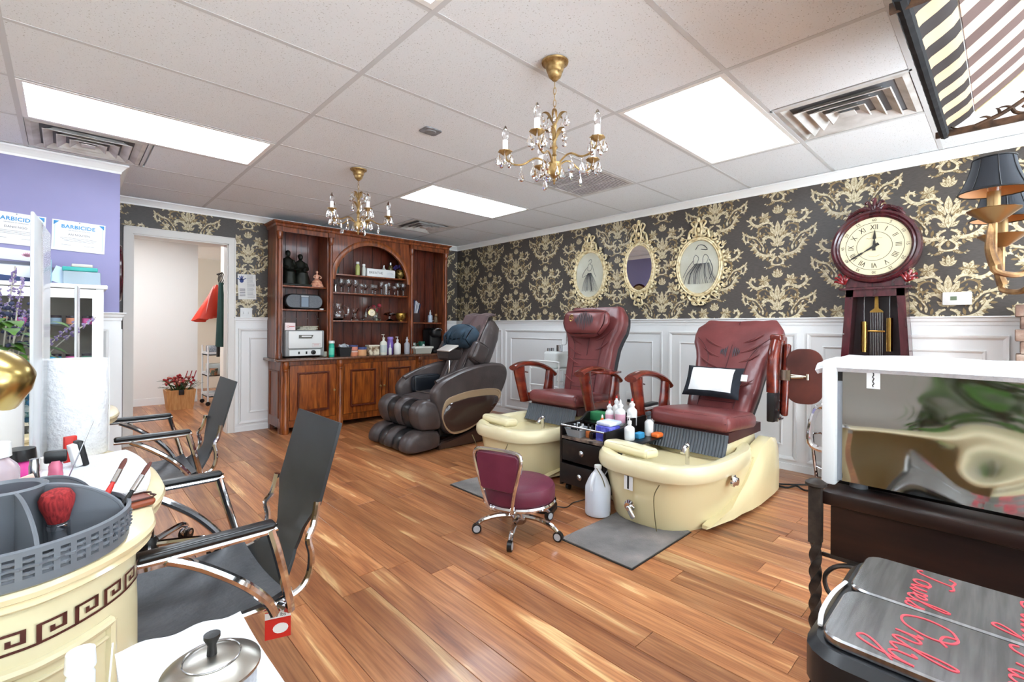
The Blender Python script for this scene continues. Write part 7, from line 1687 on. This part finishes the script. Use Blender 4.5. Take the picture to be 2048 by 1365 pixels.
# oval wooden frame in the alcove, seen edge on
t = T('oval_plaque', 'dark mahogany oval frame on the alcove wall seen edge on', 'plaque', (XL, 5.02, 1.575)); M().ext(ellipse(.2, .235, 40), 0, .035, basis((0, 1, 0), (0, 0, 1), (1, 0, 0)), bev=.012).obj('frame_rim', mahog, t); M().ext(ellipse(.165, .2, 40), .035, .038, basis((0, 1, 0), (0, 0, 1), (1, 0, 0))).obj('plaque_face', noisy('plaque_gold', [(.3, '8a7448'), (.7, 'b49c68')], ns=30, rough=.5), t)
# ================= bottom left: towel and steel pot on the nearest desk =================
PZ = .661
def tw3(u, v): return (.055+.16*u, .62+.275*v*(1-.05*u), PZ+.012+.003*sin(u*14+v*5))
S(M().grid(tw3, 18, 14, .009), 'hand_towel', towel, 'white paper towel under the steel pot at the bottom edge', 'towel')
t = T('steel_pot', 'brushed steel lidded pot with a black knob at the bottom edge', 'pot', (.137, .692, PZ+.016))
M().lathe([(.045, 0), (.05, .004), (.051, .036), (.053, .039)], n=36).obj('pot_body', steel, t); M().lathe([(.055, .038), (.055, .042), (.04, .052), (.018, .057), (.0, .058)], n=36).obj('lid', noisy('spun_steel', [(.35, 'a39e94'), (.65, 'c2beb4')], ns=8, rough=.28, metal=1), t)
M().tube([(.032*cos(2*PI*i/28), .032*sin(2*PI*i/28), .0552) for i in range(28)], .0008, 4, closed=True).obj('lid_ring', dullchrome, t); M().lathe([(.006, .057), (.005, .07), (.0095, .079), (.0095, .083), (0, .084)], n=16).obj('knob', black, t)
bottle('dropper_bottle', 'white capped bottle at the bottom left edge', (.017, .835, PZ), .015, .042, mat('frost_white', 'dfe3e6', .35), .8, 'cap', whitepl)
S(M().cyl((0, 0, 0), (.004, .0, .06), .0012, n=6), 'cotton_swab', whitepl, 'thin white swab stick beside the white capped bottle', 'swab', (.045, .83, PZ))
# ================= room beyond the doorway =================
t = T('flower_basket', 'wooden bucket of red berries and pine in the back room', 'planter', (1.15, 7.85, 0))
M().loft([[(a*sx, a*.8*sy, z) for sx, sy in ((-1, -1), (1, -1), (1, 1), (-1, 1))] for a, z in ((.14, 0), (.17, .27), (.155, .27), (.15, .2))]).obj('bucket', noisy('pine_slats', [(.35, 'b9824c'), (.65, 'd2a26a')], scale=(12, 12, 1), ns=4, rough=.6), t, False)
random.seed(8)
for k in range(46):
    a = random.uniform(0, 6.28); r = random.uniform(.02, .2); z = .27+random.uniform(.0, .12); ln = random.uniform(.08, .15); e_ = random.uniform(.1, 1.0)
    M().tube([(r*.5*cos(a), r*.5*sin(a), .24), (r*cos(a), r*sin(a), z), ((r+ln*cos(e_))*cos(a), (r+ln*cos(e_))*sin(a), z+ln*sin(e_)*.5)], lambda u: .011*(1-.8*u)+.001, 5, sub=2, flat=.35).obj('pine_sprig', mat('pine_green', '35502a', .8), t)
bm = M().ell((0, 0, 0), .016, 8, 6).mesh('berry', mat('berry_red', '9a2026', .4)); bm2 = M().ell((0, 0, 0), .018, 8, 6).mesh('berry', mat('berry_dusty', 'b06a5a', .5))
for k in range(70):
    a = random.uniform(0, 6.28); r = random.uniform(0, .21); inst('berry', bm if k % 4 else bm2, t, (r*cos(a), r*sin(a)*.8, .33+random.uniform(-.02, .14)*(1-r*2)))
for k in range(3):
    x = .02+.05*k; M().tube([(x, 0, .3), (x+.04, -.02, .42), (x+.07, -.02, .52)], .006, 6, sub=3).obj('berry_spike', mat('berry_red', '9a2026', .4), t)
M().rb((.0, -.145, .24), (.06, .02, .07), .006, 1).obj('bow', blackm, t)
t = T('utility_cart', 'white three shelf rolling cart in the back room', 'cart', (1.62, 8.05, 0))
for z in (.12, .42, .72): M().b2(-.14, .14, -.2, .2, z, z+.015).b2(-.14, .14, -.2, -.19, z, z+.05).b2(-.14, .14, .19, .2, z, z+.05).b2(-.14, -.13, -.2, .2, z, z+.05).obj('shelf', whitepl, t, False)
for x in (-.135, .135):
    for y in (-.195, .195): M().cyl((x, y, .03), (x, y, .86), .012).obj('post', whitepl, t); M().cyl((x, y-.012, .03), (x, y+.012, .03), .03, n=14).obj('caster', black, t)
S(M().rb((0, 0, .06), (.22, .26, .12), .012, 1), 'wire_basket', noisy('basket_grey', [(.4, '7f8388'), (.6, 'a5a9ae')], ns=60, rough=.5), 'grey mesh basket on the top shelf of the back room cart', 'basket', (1.62, 8.03, .7355)); S(M().rb((0, 0, .08), (.2, .22, .16), .012, 1), 'storage_tub', mat('tub_frost', 'cfd2cc', .3), 'translucent tub on the middle shelf of the back room cart', 'tub', (1.60, 8.0, .4355)); S(M().lathe([(.04, 0), (.055, .1), (.05, .1), (0, .01)], n=16), 'cup', noisy('cup_print', [(.45, '5a6a5a'), (.55, 'c08a6a')], ns=20, rough=.5), 'patterned cup beside the translucent tub', 'cup', (1.55, 7.83, .4355))
t = T('coat_rack', 'black iron coat hooks on the back room wall', 'coat rack', (1.555, 7.05, 1.72)); M().rb((-.008, 0, 0), (.016, .3, .03), .005, 1).obj('rack_bar', iron, t)
for k in range(4):
    y = -.12+.08*k; M().tube([(-.015, y, 0), (-.06, y, -.03), (-.09, y, .03), (-.085, y, .09), (-.1, y, .1)], .007, 6, sub=4).obj('hook', iron, t)
    M().ell((-.1, y, .105), .012, 8, 6).obj('hook_tip', iron, t)
cloth = mat('red_plastic_bag', 'd8402c', .3)
def rb_(u, v):
    a = 2*PI*v; k = 1 if u < .9 else max(.02, (1-u)/.1); w_ = u if u < .9 else .9
    return (-.07-.13*w_+(.015+.17*w_)*cos(a)*k+.008*sin(7*a)*w_, .05*sin(a)*(.3+w_)*k, -.02-.5*w_+.03*w_*cos(a)+.012*sin(5*a)*w_)
t = T('shopping_bag', 'bright red plastic bag hanging from the coat hooks', 'bag', (1.50, 7.08, 1.70)); M().grid(rb_, 16, 28).obj('bag_body', cloth, t); o = inst('bag_print', text_mesh('CVS', .07, whitepl, .001), t, (-.2, -.1, -.42), (R(90), 0, R(-65))) if False else None
for k in range(3): M().tube([(-.10, .0+.02*k, -.03), (-.16, -.04+.04*k, -.2), (-.2, -.06+.06*k, -.4)], lambda u: .006*sin(PI*u)+.001, 6, sub=3).obj('bag_highlight_fold', mat('bag_fold', 'e8968a', .4), t)
def gr(u, v):
    a = 2*PI*v; return (-.07+.05*(.4+.6*u)*cos(a)+.008*sin(5*a), .1*(.5+.7*u)*sin(a), -.82*u)
t = T('apron_garment', 'dark green apron hanging from the coat hooks', 'apron', (1.515, 6.93, 1.70)); M().grid(gr, 14, 24).obj('apron_cloth', mat('apron_green', '15352f', .85), t); M().tube([(-.09, .02, -.8), (-.09, .03, -.95)], .02, 6).obj('apron_tie', blackm, t)
S(M().rb((0, 0, .0), (.5, .3, .02), .004, 1), 'wire_shelf', whitepl, 'white wire shelf on the back room far wall', 'shelf', (1.95, 9.95, 1.30)); t = T('frilly_pillow', 'white frilly cushion on the back room shelf', 'cushion', (1.95, 9.85, 1.312)); M().rb((0, 0, .1), (.35, .2, .2), .08, 3, puff=.02).obj('cushion_body', towel, t)
# leafy plant behind the photographer, seen in the steel reflection
t = T('potted_plant', 'tall leafy green potted plant behind the photographer', 'plant', (-1.35, .12, 0)); M().lathe([(.14, 0), (.19, .35), (.17, .35), (.16, .3), (0, .3)]).obj('pot', mat('pot_dark', '3a332e', .5), t); M().cyl((0, 0, .3), (0, 0, .9), .02).obj('trunk', rust, t)
for k in range(80):
    a = random.uniform(0, 6.28); z = random.uniform(.4, 1.15); ln = random.uniform(.2, .42)
    def lf(u, v):
        w_ = .06*sin(PI*min(.98, u+.02))*(2*v-1); x = .03+ln*u; return (x*cos(a)-w_*sin(a), x*sin(a)+w_*cos(a), z+.15*u-.2*u*u)
    M().grid(lf, 6, 2).obj('leaf', leafg, t)
